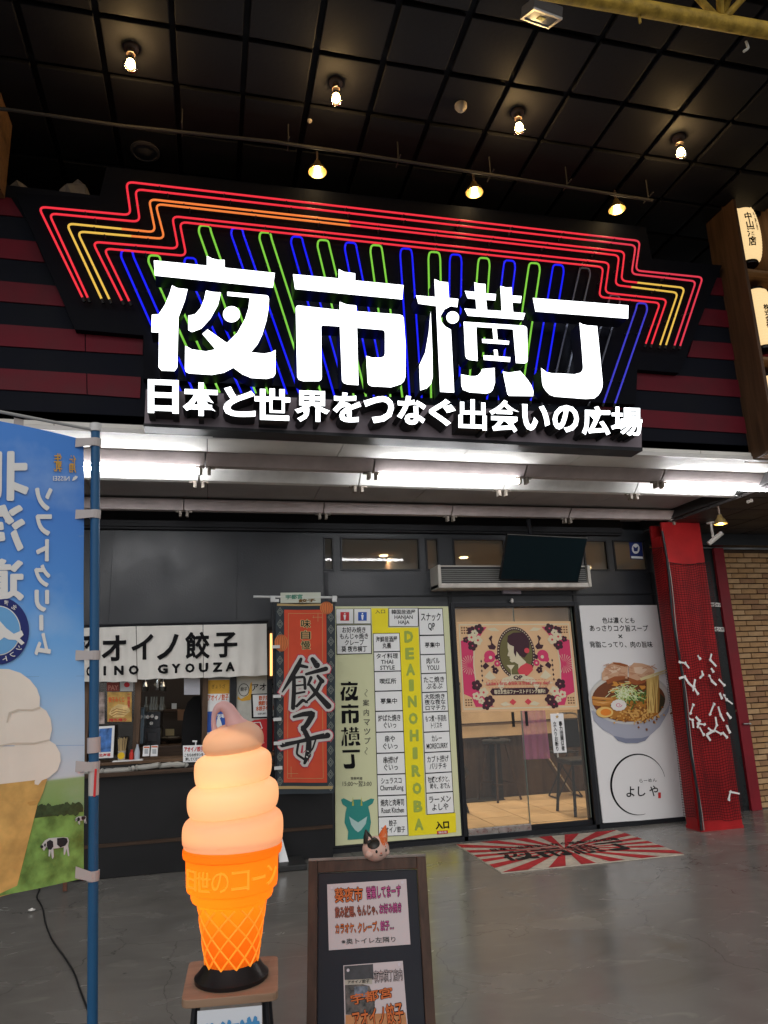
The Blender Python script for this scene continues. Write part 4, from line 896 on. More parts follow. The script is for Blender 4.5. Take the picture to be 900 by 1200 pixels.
# ---- furniture in the room
def stool(x, y, h, r, label, splay=.16):
    t_ = thing('bar_stool', label, 'stool', (x, y, .018))
    MB().lathe([(r*.9, h-.05), (r, h-.03), (r, h-.012), (r*.9, h)], (x, y, .018), 20).build('seat', BLACK, t_, smooth=True)
    for k in range(4):
        a = pi/4+k*pi/2+.3; MB().tube([(x+r*.6*cos(a), y+r*.6*sin(a), h-.03), (x+(r*.6+splay)*cos(a), y+(r*.6+splay)*sin(a), .02)], .016, 8).build('leg', DARKW, t_)
    q = .3; R_ = r*.6+splay*(1-q); MB().tube([(x+R_*cos(pi/4+k*pi/2+.3), y+R_*sin(pi/4+k*pi/2+.3), h*q) for k in range(4)], .010, 6, closed=True).build('footrest', DARKW, t_)
q = ZP(0.02).at(586, 937); stool(q[0], q[1], .76, .19, 'tall round black bar stool seen through the left glass door')
q = ZP(0.02).at(545, 950); c = thing('lounge_chair', 'black rounded chair at the left edge of the doorway', 'chair', (q[0]-.2, q[1], .02))
MB().ball((q[0]-.2, q[1], .48), .26, 16, 12, (1, 1, .55)).build('seat', BLACK, c, smooth=True)
MB().ball((q[0]-.33, q[1]+.12, .72), .22, 16, 12, (.5, 1.1, 1)).build('backrest', mat('black_leather', (.02, .02, .022), .25), c, smooth=True)
for sx, sy in ((-1, -1), (1, -1), (-1, 1), (1, 1)): MB().tube([(q[0]-.2+sx*.1, q[1]+sy*.1, .4), (q[0]-.2+sx*.18, q[1]+sy*.18, .02)], .014, 8).build('leg', BLACK, c)
q = ZP(.02).at(563, 937); o = MB().box(q[0]-.42, q[0]+.28, q[1]-.18, q[1]+.22, .019, .027).build('dark_mat', mat('dark_rubber_mat', (.02, .018, .016), .8)); tag(o, 'dark rubber mat under the bar stool inside the left door', 'mat')
def folding(x, y, h, label):
    t_ = thing('folding_stool', label, 'folding stool', (x, y, .018)); w_ = .17
    MB().box(x-w_, x+w_, y-.15, y+.15, h-.02, h).build('seat', BLACK, t_, bevel=.006)
    for sy in (-.13, .13):
        MB().tube([(x-w_, y+sy, h-.03), (x+w_, y+sy, .03)], .010, 6).build('leg', CHROME if sy > 0 else BLACK, t_); MB().tube([(x+w_, y+sy+.012, h-.03), (x-w_, y+sy+.012, .03)], .010, 6).build('leg', BLACK, t_)
    for sx in (-w_, w_): MB().tube([(x+sx, y-.13, .03), (x+sx, y+.13, .03)], .009, 6).build('foot_bar', BLACK, t_)
q = ZP(.02).at(645, 927); folding(q[0], q[1], .62, 'black cross legged folding stool behind the right glass door, farther one')
q = ZP(.02).at(663, 934); folding(q[0], q[1], .60, 'black cross legged folding stool behind the right glass door, nearer one')
q = ZP(.02).at(684, 952); t_ = thing('dining_chair', 'dark chair with chrome back cut by the right door jamb', 'chair', (q[0], q[1], .018))
MB().box(q[0]-.2, q[0]+.2, q[1]-.2, q[1]+.2, .56, .62).build('seat', BLACK, t_, bevel=.02)
for sx, sy in ((-1, -1), (1, -1), (-1, 1), (1, 1)): MB().tube([(q[0]+sx*.17, q[1]+sy*.17, .57), (q[0]+sx*.22, q[1]+sy*.22, .02)], .018, 8).build('leg', BLACK, t_)
MB().tube(fillet([(q[0]-.17, q[1]+.18, .6), (q[0]-.18, q[1]+.22, 1.12), (q[0]+.18, q[1]+.22, 1.12), (q[0]+.17, q[1]+.18, .6)], .12), .012, 8).build('back_frame', CHROME, t_, smooth=True)
MB().box(q[0]-.15, q[0]+.15, q[1]+.205, q[1]+.225, .72, 1.05).build('backrest', BLACK, t_, bevel=.008)
# violet hanging cloth
VP = YP(8.6); m = MB(); q = VP.pts(zo([(408, 10), (565, 12), (598, 322), (430, 328)], *Z6)); g_ = []
for j in range(13):
    for i in range(17): p = bil(q, i/16, j/12); g_.append(p+np.array([0, .015*sin(i*1.4), 0]))
m.add(g_, [(j*17+i, j*17+i+1, (j+1)*17+i+1, (j+1)*17+i) for j in range(12) for i in range(16)])
vm = mat('violet_sheer_cloth', (.62, .24, .62), .7); pb = vm.node_tree.nodes['Principled BSDF']; pb.inputs['Alpha'].default_value = .55
o = m.build('hanging_cloth', vm, smooth=True); tag(o, 'sheer violet cloth hanging in the room behind the right glass door', 'curtain')

# ================================================================ RAMEN POSTER
rp = thing('ramen_poster', 'tall white poster of a ramen bowl beside the glass doors', 'poster', tuple(FP.at(750, 962)))
MB().slab(FP.pts([(678.6, 709.5), (769.8, 709), (805, 957.8), (706.8, 964.6)], .02), (0, .018, 0)).build('poster_board', mat('white_poster_print', (.74, .73, .73), .5), rp, bevel=.002)
RPn = YP(D-.021); Z7 = (675, 700, 4.4444); Z8 = (680, 770, 7.5)
b = MB()
for s_, q in (('色は濃くとも', [(135, 104), (303, 104), (306, 136), (138, 136)]), ('あっさりコク旨スープ', [(69, 144), (374, 144), (378, 178), (73, 178)]), ('×', [(219, 193), (241, 193), (243, 213), (221, 213)]), ('背脂こってり、肉の旨味', [(69, 229), (396, 229), (401, 262), (74, 262)])):
    qtext(b, s_, RPn, zo(q, *Z7), .003, bold=.012)
qtext(b, 'らーめん', RPn, zo([(329, 946), (419, 942), (422, 960), (332, 966)], *Z7), .003, bold=.0)
for s_, q in (('よ', (262, 985, 305, 1040)), ('し', (322, 985, 362, 1036)), ('や', (382, 980, 428, 1036))): qtext(b, s_, RPn, zo(R4(*q), *Z7), .003, bold=.01)
n = 60; ring = []
for k in range(n+1):
    a = radians(75+(345-75)*k/n); w_ = 1.5+13*max(0, sin((k/n)*pi))**1.2*(1-.65*k/n); x, y = 325+142*cos(a), 975-(-158)*sin(a); ring += [(x-w_*.5*cos(a), y-w_*.5*sin(a)), (x+w_*.5*cos(a), y+w_*.5*sin(a))]
b.add(RPn.pts(zo(ring, *Z7), .003), [(2*k, 2*k+1, 2*k+3, 2*k+2) for k in range(n)])
b.build('lettering', INK, rp)
flat('red_seal', RPn, [zo(R4(428, 1016, 442, 1046), *Z7)], REDI, rp, .003)
def cl(n, c): return mat(n, c, .5)
def f8(name, L, col, k): return flat(name, RPn, [zo(p, *Z8) for p in L], cl(name+'_ink', col), rp, .0015*k)
rd = random.Random(4)
def strip(x, y, a, L, w_): c_, s_ = cos(a), sin(a); return [(x-s_*w_, y+c_*w_), (x+c_*L-s_*w_, y+s_*L+c_*w_), (x+c_*L+s_*w_, y+s_*L-c_*w_), (x+s_*w_, y-c_*w_)]
f8('bowl_print', [[(98, 470), (120, 560), (200, 640), (290, 690), (330, 735), (400, 757), (500, 757), (570, 735), (610, 690), (700, 610), (775, 480), (790, 380)]], (.36, .37, .44), 3)
f8('bowl_foot_print', [[(290, 690), (330, 735), (400, 757), (500, 757), (570, 735), (610, 690), (540, 712), (400, 715)]], (.20, .22, .30), 4.5)
f8('bowl_rim_print', [ell(432, 360, 358, 232, 48)], (.52, .51, .50), 4)
f8('bowl_inner_print', [ell(430, 352, 338, 208, 48)], (.60, .57, .52), 5)
f8('soup_print', [ell(425, 372, 322, 196, 44)], (.16, .05, .02), 6)
f8('soup_glow_print', [ell(450, 440, 270, 125, 40)], (.42, .17, .03), 7)
f8('pork_print', [[(190, 140), (230, 80), (290, 45), (350, 55), (420, 75), (415, 190), (340, 180), (260, 215), (190, 205)], [(425, 100), (470, 50), (540, 55), (610, 75), (655, 120), (640, 170), (540, 235), (430, 210)]], (.58, .35, .22), 8)
f8('pork_fat_print', [[(240, 110), (300, 75), (360, 95), (330, 130), (260, 150)], [(470, 90), (540, 85), (590, 110), (540, 150), (480, 140)], [(200, 180), (240, 165), (250, 195), (205, 205)]], (.68, .50, .36), 9)
f8('pork_edge_print', [[(225, 205), (300, 170), (400, 165), (390, 195), (300, 215), (240, 240)], [(430, 180), (500, 205), (580, 190), (570, 225), (500, 245), (420, 225)], [(290, 45), (350, 50), (420, 70), (410, 90), (340, 72), (290, 62)]], (.30, .09, .03), 9)
f8('pork_streak_print', [strip(rd.uniform(200, 640), 80+rd.uniform(-10, 90), rd.uniform(-.5, .5), rd.uniform(20, 60), rd.uniform(2, 4)) for _ in range(46)], (.48, .24, .14), 9.5)
f8('orange_oil_print', [[(rx_+rd.uniform(-18, 18), ry_+rd.uniform(-12, 12)) for rx_, ry_ in ell(rd.uniform(260, 600), rd.uniform(225, 290), 30, 16, 7)] for _ in range(12)], (.60, .26, .05), 10)
f8('dark_green_print', [strip(rd.gauss(430, 90), rd.gauss(335, 32), rd.uniform(0, pi), rd.uniform(30, 70), 6) for _ in range(60)], (.06, .13, .03), 10)
f8('spring_onion_print', [strip(rd.gauss(400, 50), rd.gauss(310, 32), rd.uniform(0, pi), rd.uniform(30, 80), 4) for _ in range(70)], (.45, .55, .22), 11)
f8('pale_onion_print', [strip(rd.gauss(395, 45), rd.gauss(300, 30), rd.uniform(0, pi), rd.uniform(20, 70), 2.5) for _ in range(50)], (.70, .74, .50), 12)
f8('bamboo_shoot_print', [[(100, 345), (180, 352), (285, 358), (290, 380), (180, 376), (105, 370)], [(105, 375), (200, 385), (285, 385), (270, 415), (160, 430), (110, 420)]], (.55, .23, .05), 11)
f8('bamboo_highlight_print', [[(110, 350), (200, 356), (280, 364), (200, 364)], [(120, 392), (220, 398), (270, 395), (200, 410)]], (.70, .38, .13), 12)
f8('egg_print', [ell(215, 485, 75, 48, 20)], (.75, .48, .15), 11); f8('egg_yolk_print', [ell(225, 485, 48, 30, 18)], (.72, .22, .03), 12)
f8('seaweed_print', [[(650, 340), (700, 320), (745, 360), (735, 430), (690, 490), (650, 470)]], (.05, .04, .02), 11)
f8('mince_dark_print', [strip(rd.gauss(540, 85), rd.gauss(480, 45), rd.uniform(0, pi), rd.uniform(10, 26), 8) for _ in range(90)], (.22, .08, .02), 11)
f8('mince_print', [strip(rd.gauss(500, 100), rd.gauss(495, 38), rd.uniform(0, pi), rd.uniform(8, 22), 7) for _ in range(110)], (.62, .35, .10), 12)
f8('noodle_shade_print', [[(575, 170), (690, 160), (700, 350), (690, 480), (620, 500), (600, 380)]], (.34, .17, .04), 12)
f8('noodle_print', [[(585+i*11, 165), (592+i*11, 165), (592+i*9+8*sin(i), 330), (600+i*8+14*sin(i*1.7), 490), (592+i*8+14*sin(i*1.7), 490), (584+i*9+8*sin(i), 330)] for i in range(10)], (.68, .48, .16), 13)
f8('chopstick_print', [[(525, 185), (700, 125), (760, 108), (760, 118), (700, 142), (530, 205)], [(530, 200), (765, 128), (765, 136), (535, 208)]], (.66, .56, .30), 14)
f8('fish_cake_print', [[(338+(66+5*(k % 2))*cos(k*pi/12), 423+(48+4*(k % 2))*sin(k*pi/12)) for k in range(24)]], (.74, .70, .66), 14)
f8('fish_cake_swirl_print', [[(338+r_*cos(a), 420+r_*.72*sin(a)) for r_, a in [(32-k*.0-(.9*k), k*.33) for k in range(24)]]+[(338+r_*cos(a), 420+r_*.72*sin(a)) for r_, a in [(26-.9*k, k*.33) for k in range(23, -1, -1)]]], (.60, .10, .22), 15)

# ================================================================ DOOR MAT
MQ = ZP(.0).pts([(535, 990.7), (723, 974), (801.7, 1002), (588, 1024)])
dmq = thing('door_mat', 'red and cream sunburst door mat lying before the glass doors', 'mat', tuple(bil(MQ, .5, .5)))
MW = mat('cream_carpet', (.52, .45, .37), .95, var=.15, vs=20, bump=.4, bs=300); MRD = mat('red_carpet', (.42, .03, .035), .95, var=.15, vs=20, bump=.4, bs=300)
MB().slab([p+np.array([0, 0, .009]) for p in [bil(MQ, 0, 0), bil(MQ, 0, 1), bil(MQ, 1, 1), bil(MQ, 1, 0)]], (0, 0, -.0085)).build('mat_base', MW, dmq)
def edgept(a):
    dx, dy = cos(a)*1.0, sin(a)*1.0; k = min(.5/abs(dx) if dx else 9, .5/abs(dy) if dy else 9); return (.5+dx*k, .5+dy*k)
b = MB(); NS = 20
cs = [math.atan2(s, t) for s, t in ((.5, .5), (.5, -.5), (-.5, .5), (-.5, -.5))]
for k in range(NS):
    a0_, a1_ = 2*pi*(k+.0)/NS, 2*pi*(k+.5)/NS
    aa = sorted([a0_, a1_]+[c_ % (2*pi) for c_ in cs if a0_ < c_ % (2*pi) < a1_])
    pts = [(.5, .5)]+[edgept(math.atan2(sin(x_)*1.0, cos(x_)*.66)) if False else edgept(x_) for x_ in aa]
    b.poly([bil(MQ, *p)+np.array([0, 0, .011]) for p in pts])
b.build('red_ray', MRD, dmq)
b = MB(); MINK = mat('black_carpet_print', (.015, .013, .013), .9)
for key, s0 in (('yoru', .12), ('ichi', .31), ('yoko', .50), ('cho', .69)):
    for s_ in norm(key): b.poly([bil(MQ, s0+.175*s, .42+.30*t)+np.array([0, 0, .013]) for s, t in s_])
b.build('mat_lettering', MINK, dmq)
b = MB(); text(b, '日本と世界をつなぐ出会いの広場', [bil(MQ, s, t)+np.array([0, 0, .0132]) for s, t in ((.12, .28), (.88, .28), (.88, .38), (.12, .38))], bold=.03); b.build('mat_small_lettering', MINK, dmq)

# ================================================================ AIR CURTAIN, TV, SENSOR
ACP = YP(7.02); a0 = ACP.at(512.5, 662); a1 = ACP.at(693.3, 687)
az0, az1 = ACP.at(600, 688.5)[2], ACP.at(512.5, 663)[2]
ac = thing('air_curtain', 'long white air curtain unit with dark intake grille over the glass doors', 'air curtain', ((a0[0]+a1[0])/2, 7.1, az0))
MB().box(a0[0]+.03, a1[0]-.03, 7.05, D-.002, az0+.05, az1).build('body', mat('dark_grille_back', (.035, .035, .035), .6), ac)
MB().box(a0[0], a1[0], 7.02, D-.002, az0, az0+.05).build('lower_nozzle', mat('stained_white_metal', (.50, .46, .42), .4, var=.3, vs=8), ac, bevel=.01)
for x in (a0[0], a1[0]-.035): MB().box(x, x+.035, 7.01, D-.003, az0+.001, az1+.01).build('end_cap', mat('cream_cap', (.48, .45, .40), .4), ac, bevel=.008)
MB().box(a0[0]+.036, a1[0]-.036, 7.045, D-.004, az1-.005, az1+.008).build('top_strip', mat('cream_cap', (.5, .5, .4)), ac)
for k in range(7): MB().box(a0[0]+.037, a1[0]-.037, 7.035, 7.049, az0+.062+k*.021, az0+.071+k*.021).build('grille_slat', mat('grey_slat', (.20, .20, .19), .5), ac)
pB, pR = YP(7.0).at(585.6, 679.3), YP(7.0).at(677.4, 682.5)
def onxr(px, py, x): d = ray(px, py); return EYE+d*(x/d[0])
pTL, pTR = onxr(594, 626.4, pB[0]), onxr(689.2, 630.2, pR[0])
pTL[1] = pTR[1] = (pTL[1]+pTR[1])/2
tv = thing('television', 'black flat television tilted forward above the doors over the air curtain', 'television', tuple((pB+pR)/2))
upv_ = ((pTL-pB)+(pTR-pR))/2; rt = pR-pB; nr = np.cross(rt, upv_); nr /= np.linalg.norm(nr); nr = nr if nr[1] < 0 else -nr
TVQ = [pTL, pTR, pR, pB]
MB().slab(TVQ, tuple(-nr*.04)).build('casing', mat('black_gloss_plastic', (.012, .012, .013), .25), tv, bevel=.004)
MB().slab([bil(TVQ, s, t)+nr*.002 for s, t in ((.012, .02), (.988, .02), (.988, .97), (.012, .97))], tuple(-nr*.0015)).build('screen', mat('dark_teal_screen', (.004, .012, .016), .12), tv)
e1 = bil(TVQ, 0, 0)+nr*.001; b = MB(); b.tube([TVQ[0]+nr*.001, TVQ[1]+nr*.001], .004, 6); b.build('top_bezel', ALU, tv)
mid = bil(TVQ, .35, .3)-nr*.04; MB().tube([mid, (mid[0], mid[1]+.04, SZ)], .022, 8).build('ceiling_mount', BLACK, tv)
se = YP(D-.05); q = se.pts([(589.6, 690.8), (610.5, 691.6), (610.8, 696), (590, 695.6)]); o = MB().slab(q, (0, .048, 0)).build('door_sensor', mat('lilac_grey_plastic', (.40, .36, .42), .4)); tag(o, 'small pale door sensor box just below the air curtain', 'sensor')
q = se.at(600, 704); o = MB().ball(q, .018, 10, 8, (1, 1, 1.5)).tube([q, q+(0, .05, 0)], .008, 6).build('ceiling_sensor', STEELW, smooth=True); tag(o, 'tiny pale knob sensor on the wall above the meeting of the glass doors', 'sensor')
tp = YP(D+.015); o = MB().slab(tp.pts([(737, 633.6), (752, 634.4), (754, 656), (739, 655)]), (0, .001, 0)).build('window_sticker', mat('navy_sticker', (.02, .035, .16), .4)); tag(o, 'navy blue and white sticker on the rightmost transom window', 'sticker')
b = MB(); P_ = YP(D+.013)
b.poly(P_.pts(ell(745, 643, 4.6, 6, 14))).poly(P_.pts([(739.6, 651.5), (753.2, 652.2), (753.5, 654.8), (739.9, 654.2)])); b.build('sticker_emblem', WHITE, o)
b = MB(); b.poly(YP(D+.0115).pts([(742, 640), (745, 642), (748, 640), (747, 646), (743, 646)])); b.build('sticker_mark', mat('navy_sticker', (0, 0, 0)), o)

# security camera
q = ZP(3.168).at(833, 612); cc = thing('security_camera', 'white bullet security camera hanging by the red column top', 'camera', tuple(q))
MB().tube([q, q+(0, 0, -.02)], .045, 14).build('mount_plate', STEELW, cc); MB().tube([q, q+(0, 0, -.17)], .013, 8).build('arm', STEELW, cc)
e0 = q+(0, 0, -.17); dv = np.array([.62, -.3, .50]); dv /= np.linalg.norm(dv); MB().tube([e0-dv*.07+(0, -.0, -.03), e0+dv*.12+(0, 0, -.03)], .026, 12).build('camera_body', STEELW, cc, smooth=True); MB().tube([e0+dv*.11+(0, 0, -.03), e0+dv*.135+(0, 0, -.03)], .018, 10).build('lens', BLACK, cc)
q0 = YP(7.4).at(822, 638); q1 = YP(7.4).at(850, 636); o = MB().tube([q0, (q0+q1)/2+(0, 0, -.05), q1, q1+(.3, 0, .06)], .006, 6).build('cable', RUBBER); tag(o, 'thin cable sagging between the red column and brick wall top', 'cable')

# ================================================================ GYOZA STALL
stl = thing('gyoza_stall', 'dumpling takeaway counter with a timber framed window in the dark wall', 'stall', (-.2, 7.2, 0))
ST = YP(7.13)
MB().box(-2.6, 1.15, 7.13, D-.002, .005, .84).build('counter_front', mat('black_counter_panel', (.010, .010, .011), .4, var=.25, vs=3), stl)
MB().box(-2.6, 1.148, 7.118, 7.129, .255, .285).build('counter_rail', DARKW, stl)
MB().box(-2.6, .70, 7.03, D-.002, .842, .878).build('counter_shelf', DARKW, stl, bevel=.003)
MB().box(-2.6, .70, 7.16, D-.002, .879, .93).build('sill_board', mat('dark_grey_sill', (.045, .045, .045), .5), stl)
MB().box(-2.6, .70, 7.13, D+.16, .931, .955).build('window_sill', wood('worn_brown_timber', (.07, .04, .022), (.16, .095, .055), .5, 0), stl, bevel=.003)
def mull(px, w_, m=None): p = FP.at(px, 840); MB().box(p[0]-w_/2, p[0]+w_/2, D-.01, D+.08, .956, SZ1).build('window_post', m or wood('worn_brown_upright', (.05, .03, .018), (.13, .075, .045), .5, 2), stl)
mull(160.5, .055); mull(240, .05); mull(273, .06, BLACK); mull(101, .05); mull(316, .05, BLACK)
MB().box(-1.6, .62, D+.0, D+.08, 1.72, 1.76).build('window_head', BLACK, stl)
MB().box(FP.at(103, 840)[0], FP.at(157, 840)[0], D+.03, D+.036, .956, 1.72).build('window_glass', GL, stl)
MB().box(FP.at(243, 840)[0], FP.at(270, 840)[0], D+.03, D+.05, .956, 1.72).build('window_panel', mat('grey_panel', (.2, .2, .2), .5), stl)
MB().box(FP.at(277, 840)[0], .60, D+.03, D+.05, .956, 1.72).build('window_panel', mat('cream_panel', (.5, .48, .4), .5), stl)
# cool strip lamp inside the left window and dim room light
MB().box(-1.5, -.6, D+.5, D+.53, 2.2, 2.23).build('strip_lamp', emis('cool_strip_lamp', (.85, .93, 1), 22), stl)
# noren cloth
def cloth(quad, nx, nz, amp, seed, slits=(), wav=3):
    g_ = []
    for j in range(nz+1):
        for i in range(nx+1):
            s, t = i/nx, j/nz; p = bil(quad, s, t)
            g_.append(p+np.array([0, amp*(.25+.75*t)*sin(s*wav*2*pi+seed+.6*t), amp*.25*t*sin(s*17+seed)]))
    return g_, [(j*(nx+1)+i, j*(nx+1)+i+1, (j+1)*(nx+1)+i+1, (j+1)*(nx+1)+i) for j in range(nz) for i in range(nx)]
NZ = (90, 700, 3.75); NP_ = YP(7.17)
nor = thing('noren_curtain', 'off white split curtain with black lettering hung over the dumpling counter', 'curtain', tuple(NP_.at(200, 740)))
NCL = mat('off_white_canvas', (.72, .69, .64), .85, var=.05, vs=5, bump=.3, bs=14)
pan = [[(-190, 142), (28, 135), (30, 372), (-190, 378)], [(30, 135), (259, 127), (264, 371), (32, 372)], [(262, 127), (553, 121), (556, 353), (267, 361)], [(556, 121), (834, 116), (836, 343), (558, 353)]]
for k, q in enumerate(pan):
    m = MB(); m.add(*cloth(NP_.pts(zo(q, *NZ)), 32, 10, .013, k*1.3, wav=4)); m.build('cloth_panel', NCL, nor, smooth=True)
MB().tube([NP_.at(38, 735), NP_.at(314, 728.5)], .012, 8).build('curtain_rod', BLACK, nor)
b = MB()
for s_, q in (('ア', (-8, 168, 72, 285)), ('オ', (109, 165, 217, 282)), ('イ', (240, 160, 337, 276)), ('ノ', (352, 160, 448, 276)), ('餃', (476, 150, 584, 272)), ('子', (602, 152, 706, 266))):
    qtext(b, s_, NP_, zo([(q[0], q[1]+3), (q[2], q[1]), (q[2], q[3]-3), (q[0], q[3])], *NZ), .012, bold=.028)
for ch, q in zip('AOINOGYOUZA', ((-14, 30), (42, 66), (117, 129), (164, 206), (228, 272), (355, 400), (417, 455), (476, 518), (536, 578), (597, 640), (654, 694))):
    if ch == 'A' and q[0] < 0: q = (-6, 30)
    y0 = 306-(q[0])*.033; qtext(b, ch, NP_, zo([(q[0], y0), (q[1], y0-1), (q[1], y0+41), (q[0], y0+42)], *NZ), .012, bold=.055)
b.build('noren_lettering', INK, nor)
# things on the sill
SZC = .956
Z9 = (95, 785, 6.0)
SP = YP(7.22)
def sheet(name, pl, q, m, label, cat, thick=.002):
    P = pl.pts(q); t_ = thing(name, label, cat, tuple((P[2]+P[3])/2)); MB().slab(P, (0, thick, 0)).build('sheet', m, t_); return t_
GP = YP(D+.022)
ps = sheet('wall_poster', GP, zo(R4(185, 155, 356, 365), *Z9), mat('ochre_photo_print', (.50, .30, .08), .5, var=.4, vs=14), 'yellow dumpling photo poster in the stall left window', 'poster')
b = MB(); qtext(b, '餃子みくじ', GP, zo([(192, 190), (305, 188), (306, 228), (193, 230)], *Z9), .002, bold=.04); b.build('lettering', ORI, ps)
flat('dumpling_print', GP, [zo([(215, 270), (260, 240), (330, 250), (345, 290), (300, 330), (230, 335), (195, 310)], *Z9)], mat('pale_dumpling_print', (.66, .47, .20), .5, var=.3, vs=20), ps, .002)
flat('dumpling_fold_print', GP, [zo([(210, 290+i*18), (250, 270+i*18), (320, 285+i*16), (320, 289+i*16), (250, 276+i*18), (212, 296+i*18)], *Z9) for i in range(3)], mat('brown_fold_print', (.35, .16, .04), .5), ps, .003)
b = MB(); qtext(b, '一\n味\n唐\n辛', GP, zo([(325, 170), (345, 170), (345, 270), (325, 270)], *Z9), .002, bold=.02); qtext(b, '持ち帰り', GP, zo([(195, 342), (320, 340), (320, 362), (195, 364)], *Z9), .0035, bold=.04); b.build('lettering', REDI, ps)
ps = sheet('wall_poster', GP, zo(R4(181, 88, 269, 150), *Z9), mat('maroon_print', (.22, .04, .03), .5), 'small maroon pay sticker sheet at top of the stall left window', 'poster')
b = MB(); qtext(b, 'PAY', GP, zo([(190, 108), (262, 107), (262, 142), (190, 143)], *Z9), .002, bold=.04); b.build('lettering', mat('faded_red_print', (.5, .2, .15), .5), ps)
ps = sheet('wall_poster', GP, zo(R4(275, 86, 366, 150), *Z9), mat('pale_grey_print', (.5, .5, .5), .5), 'small white sheet with a red disc beside the maroon sticker', 'poster')
flat('red_disc', GP, [zo(ell(322, 105, 20, 18, 16), *Z9)], REDI, ps, .002)
ps = sheet('wall_poster', GP, zo(R4(-30, 155, 165, 380), *Z9), mat('mottled_menu_print', (.30, .24, .22), .5, var=.7, vs=16), 'menu photo poster behind the blue pole in the stall window', 'poster')
b = MB(); qtext(b, 'ビールセット', GP, zo([(22, 195), (75, 195), (75, 240), (22, 240)], *Z9), .002, bold=.04); qtext(b, '餃子', GP, zo([(22, 290), (75, 290), (75, 330), (22, 330)], *Z9), .002, bold=.04); b.build('lettering', ORI, ps)
# framed blue picture stand
FB = YP(7.19); t_ = thing('picture_stand', 'white framed blue picture standing on the counter sill at left', 'picture stand', tuple(FB.at(119, 889)))
MB().slab(FB.pts(zo([(85, 400), (236, 392), (226, 618), (60, 626)], *Z9)), (0, .012, 0)).build('frame', WHITE, t_, bevel=.003)
flat('blue_picture', FB, [zo([(128, 415), (218, 408), (208, 575), (120, 580)], *Z9)], mat('blue_picture_print', (.06, .16, .42), .4, var=.6, vs=18), t_, .003)
b = MB(); qtext(b, '北海道', FB, zo([(125, 590), (208, 584), (207, 606), (124, 612)], *Z9), .003, bold=.03); b.build('lettering', REDI, t_)
def onsill(px, py=887, y=7.2): p = YP(y).at(px, py); return np.array([p[0], y, SZC])
c = onsill(142.5); t_ = thing('chopstick_cup', 'clear cup of wooden chopsticks with a round yellow badge on the counter sill', 'chopstick cup', tuple(c))
MB().lathe([(.030, 0), (.034, .09), (.031, .09), (.028, .006)], c, 16).build('cup', mat('frosted_plastic', (.45, .42, .36), .3), t_, smooth=True)
b = MB()
for k in range(16): a = k*2.4; r_ = .006+.0012*k; b.tube([c+(r_*cos(a), r_*sin(a), .01), c+(r_*1.9*cos(a), r_*1.9*sin(a), .20+.006*sin(k*3))], .0028, 4)
b.build('chopstick', mat('pale_bamboo', (.55, .40, .20), .6), t_); MB().tube([c+(0, -.036, .05), c+(0, -.040, .05)], .030, 20).build('badge', mat('yellow_badge', (.7, .45, .02), .4), t_)
c = onsill(154); t_ = thing('sauce_bottle', 'small red capped red seasoning bottle on the counter sill', 'bottle', tuple(c)); MB().lathe([(.018, 0), (.019, .06), (.012, .075)], c, 14).build('bottle_body', mat('red_plastic', (.5, .03, .02), .3), t_, smooth=True); MB().lathe([(.013, .0755), (.012, .095)], c, 12).build('cap', mat('red_cap', (.4, .02, .02), .4), t_)
c = onsill(160.5); t_ = thing('spray_bottle', 'tall pale bottle with brown stopper beside the red seasoning bottle', 'bottle', tuple(c)); MB().lathe([(.024, 0), (.025, .07), (.020, .09), (.010, .125), (.010, .14)], c, 16).build('bottle_body', mat('pale_blue_glaze', (.42, .46, .52), .25), t_, smooth=True); MB().lathe([(.013, .1405), (.013, .16)], c, 12).build('stopper', DARKW, t_)
c = onsill(150, y=7.175); o = MB().box(c[0]-.13, c[0]+.13, 7.14, 7.24, SZC, SZC+.008).build('serving_tray', WHITE, bevel=.003); tag(o, 'thin white tray under the bottles on the counter sill', 'tray')
for k, (x0, x1) in enumerate(((432, 483), (487, 541))):
    t_ = sheet('payment_card', YP(7.18), zo([(x0+6, 536-k*4), (x1, 532-k*4), (x1-4, 606), (x0, 608)], *Z9), WHITE, ('left' if k == 0 else 'right')+' one of two small white payment cards standing on the counter sill', 'card')
    flat('red_heading', YP(7.18), [zo(R4(x0+9, 540-k*4, x1-3, 549-k*4), *Z9)], ORI, t_, .003)
    flat('grey_square', YP(7.18), [zo(R4(x0+14, 556, x1-12, 590), *Z9)], mat('pale_grey_square', (.42, .44, .46), .5), t_, .003)
c = onsill(229, 886, 7.19); t_ = thing('pump_bottle', 'white hand gel pump bottle on the sill behind the notice card', 'bottle', tuple(c))
MB().lathe([(.032, 0), (.034, .07), (.030, .085), (.012, .095)], c, 16).build('bottle_body', WHITE, t_, smooth=True); MB().tube([c+(0, 0, .095), c+(0, 0, .135)], .006, 8).build('pump_stem', WHITE, t_); MB().tube([c+(.012, 0, .137), c+(-.03, 0, .141)], .008, 8).build('pump_head', WHITE, t_)
t_ = sheet('notice_card', YP(7.12), zo([(716, 532), (870, 528), (868, 646), (717, 650)], *Z9), WHITE, 'white notice card with red heading hung at the counter edge by the cone lamp', 'notice')
b = MB(); qtext(b, 'アオイノ餃子', YP(7.12), zo([(725, 540), (862, 537), (862, 574), (726, 578)], *Z9), .003, bold=.04); b.build('lettering', REDI, t_)
b = MB(); qtext(b, 'こちらのボタンを\n押してください', YP(7.12), zo([(727, 588), (860, 584), (860, 636), (728, 642)], *Z9), .003, bold=.02, line=1.15); b.build('lettering', INK, t_)
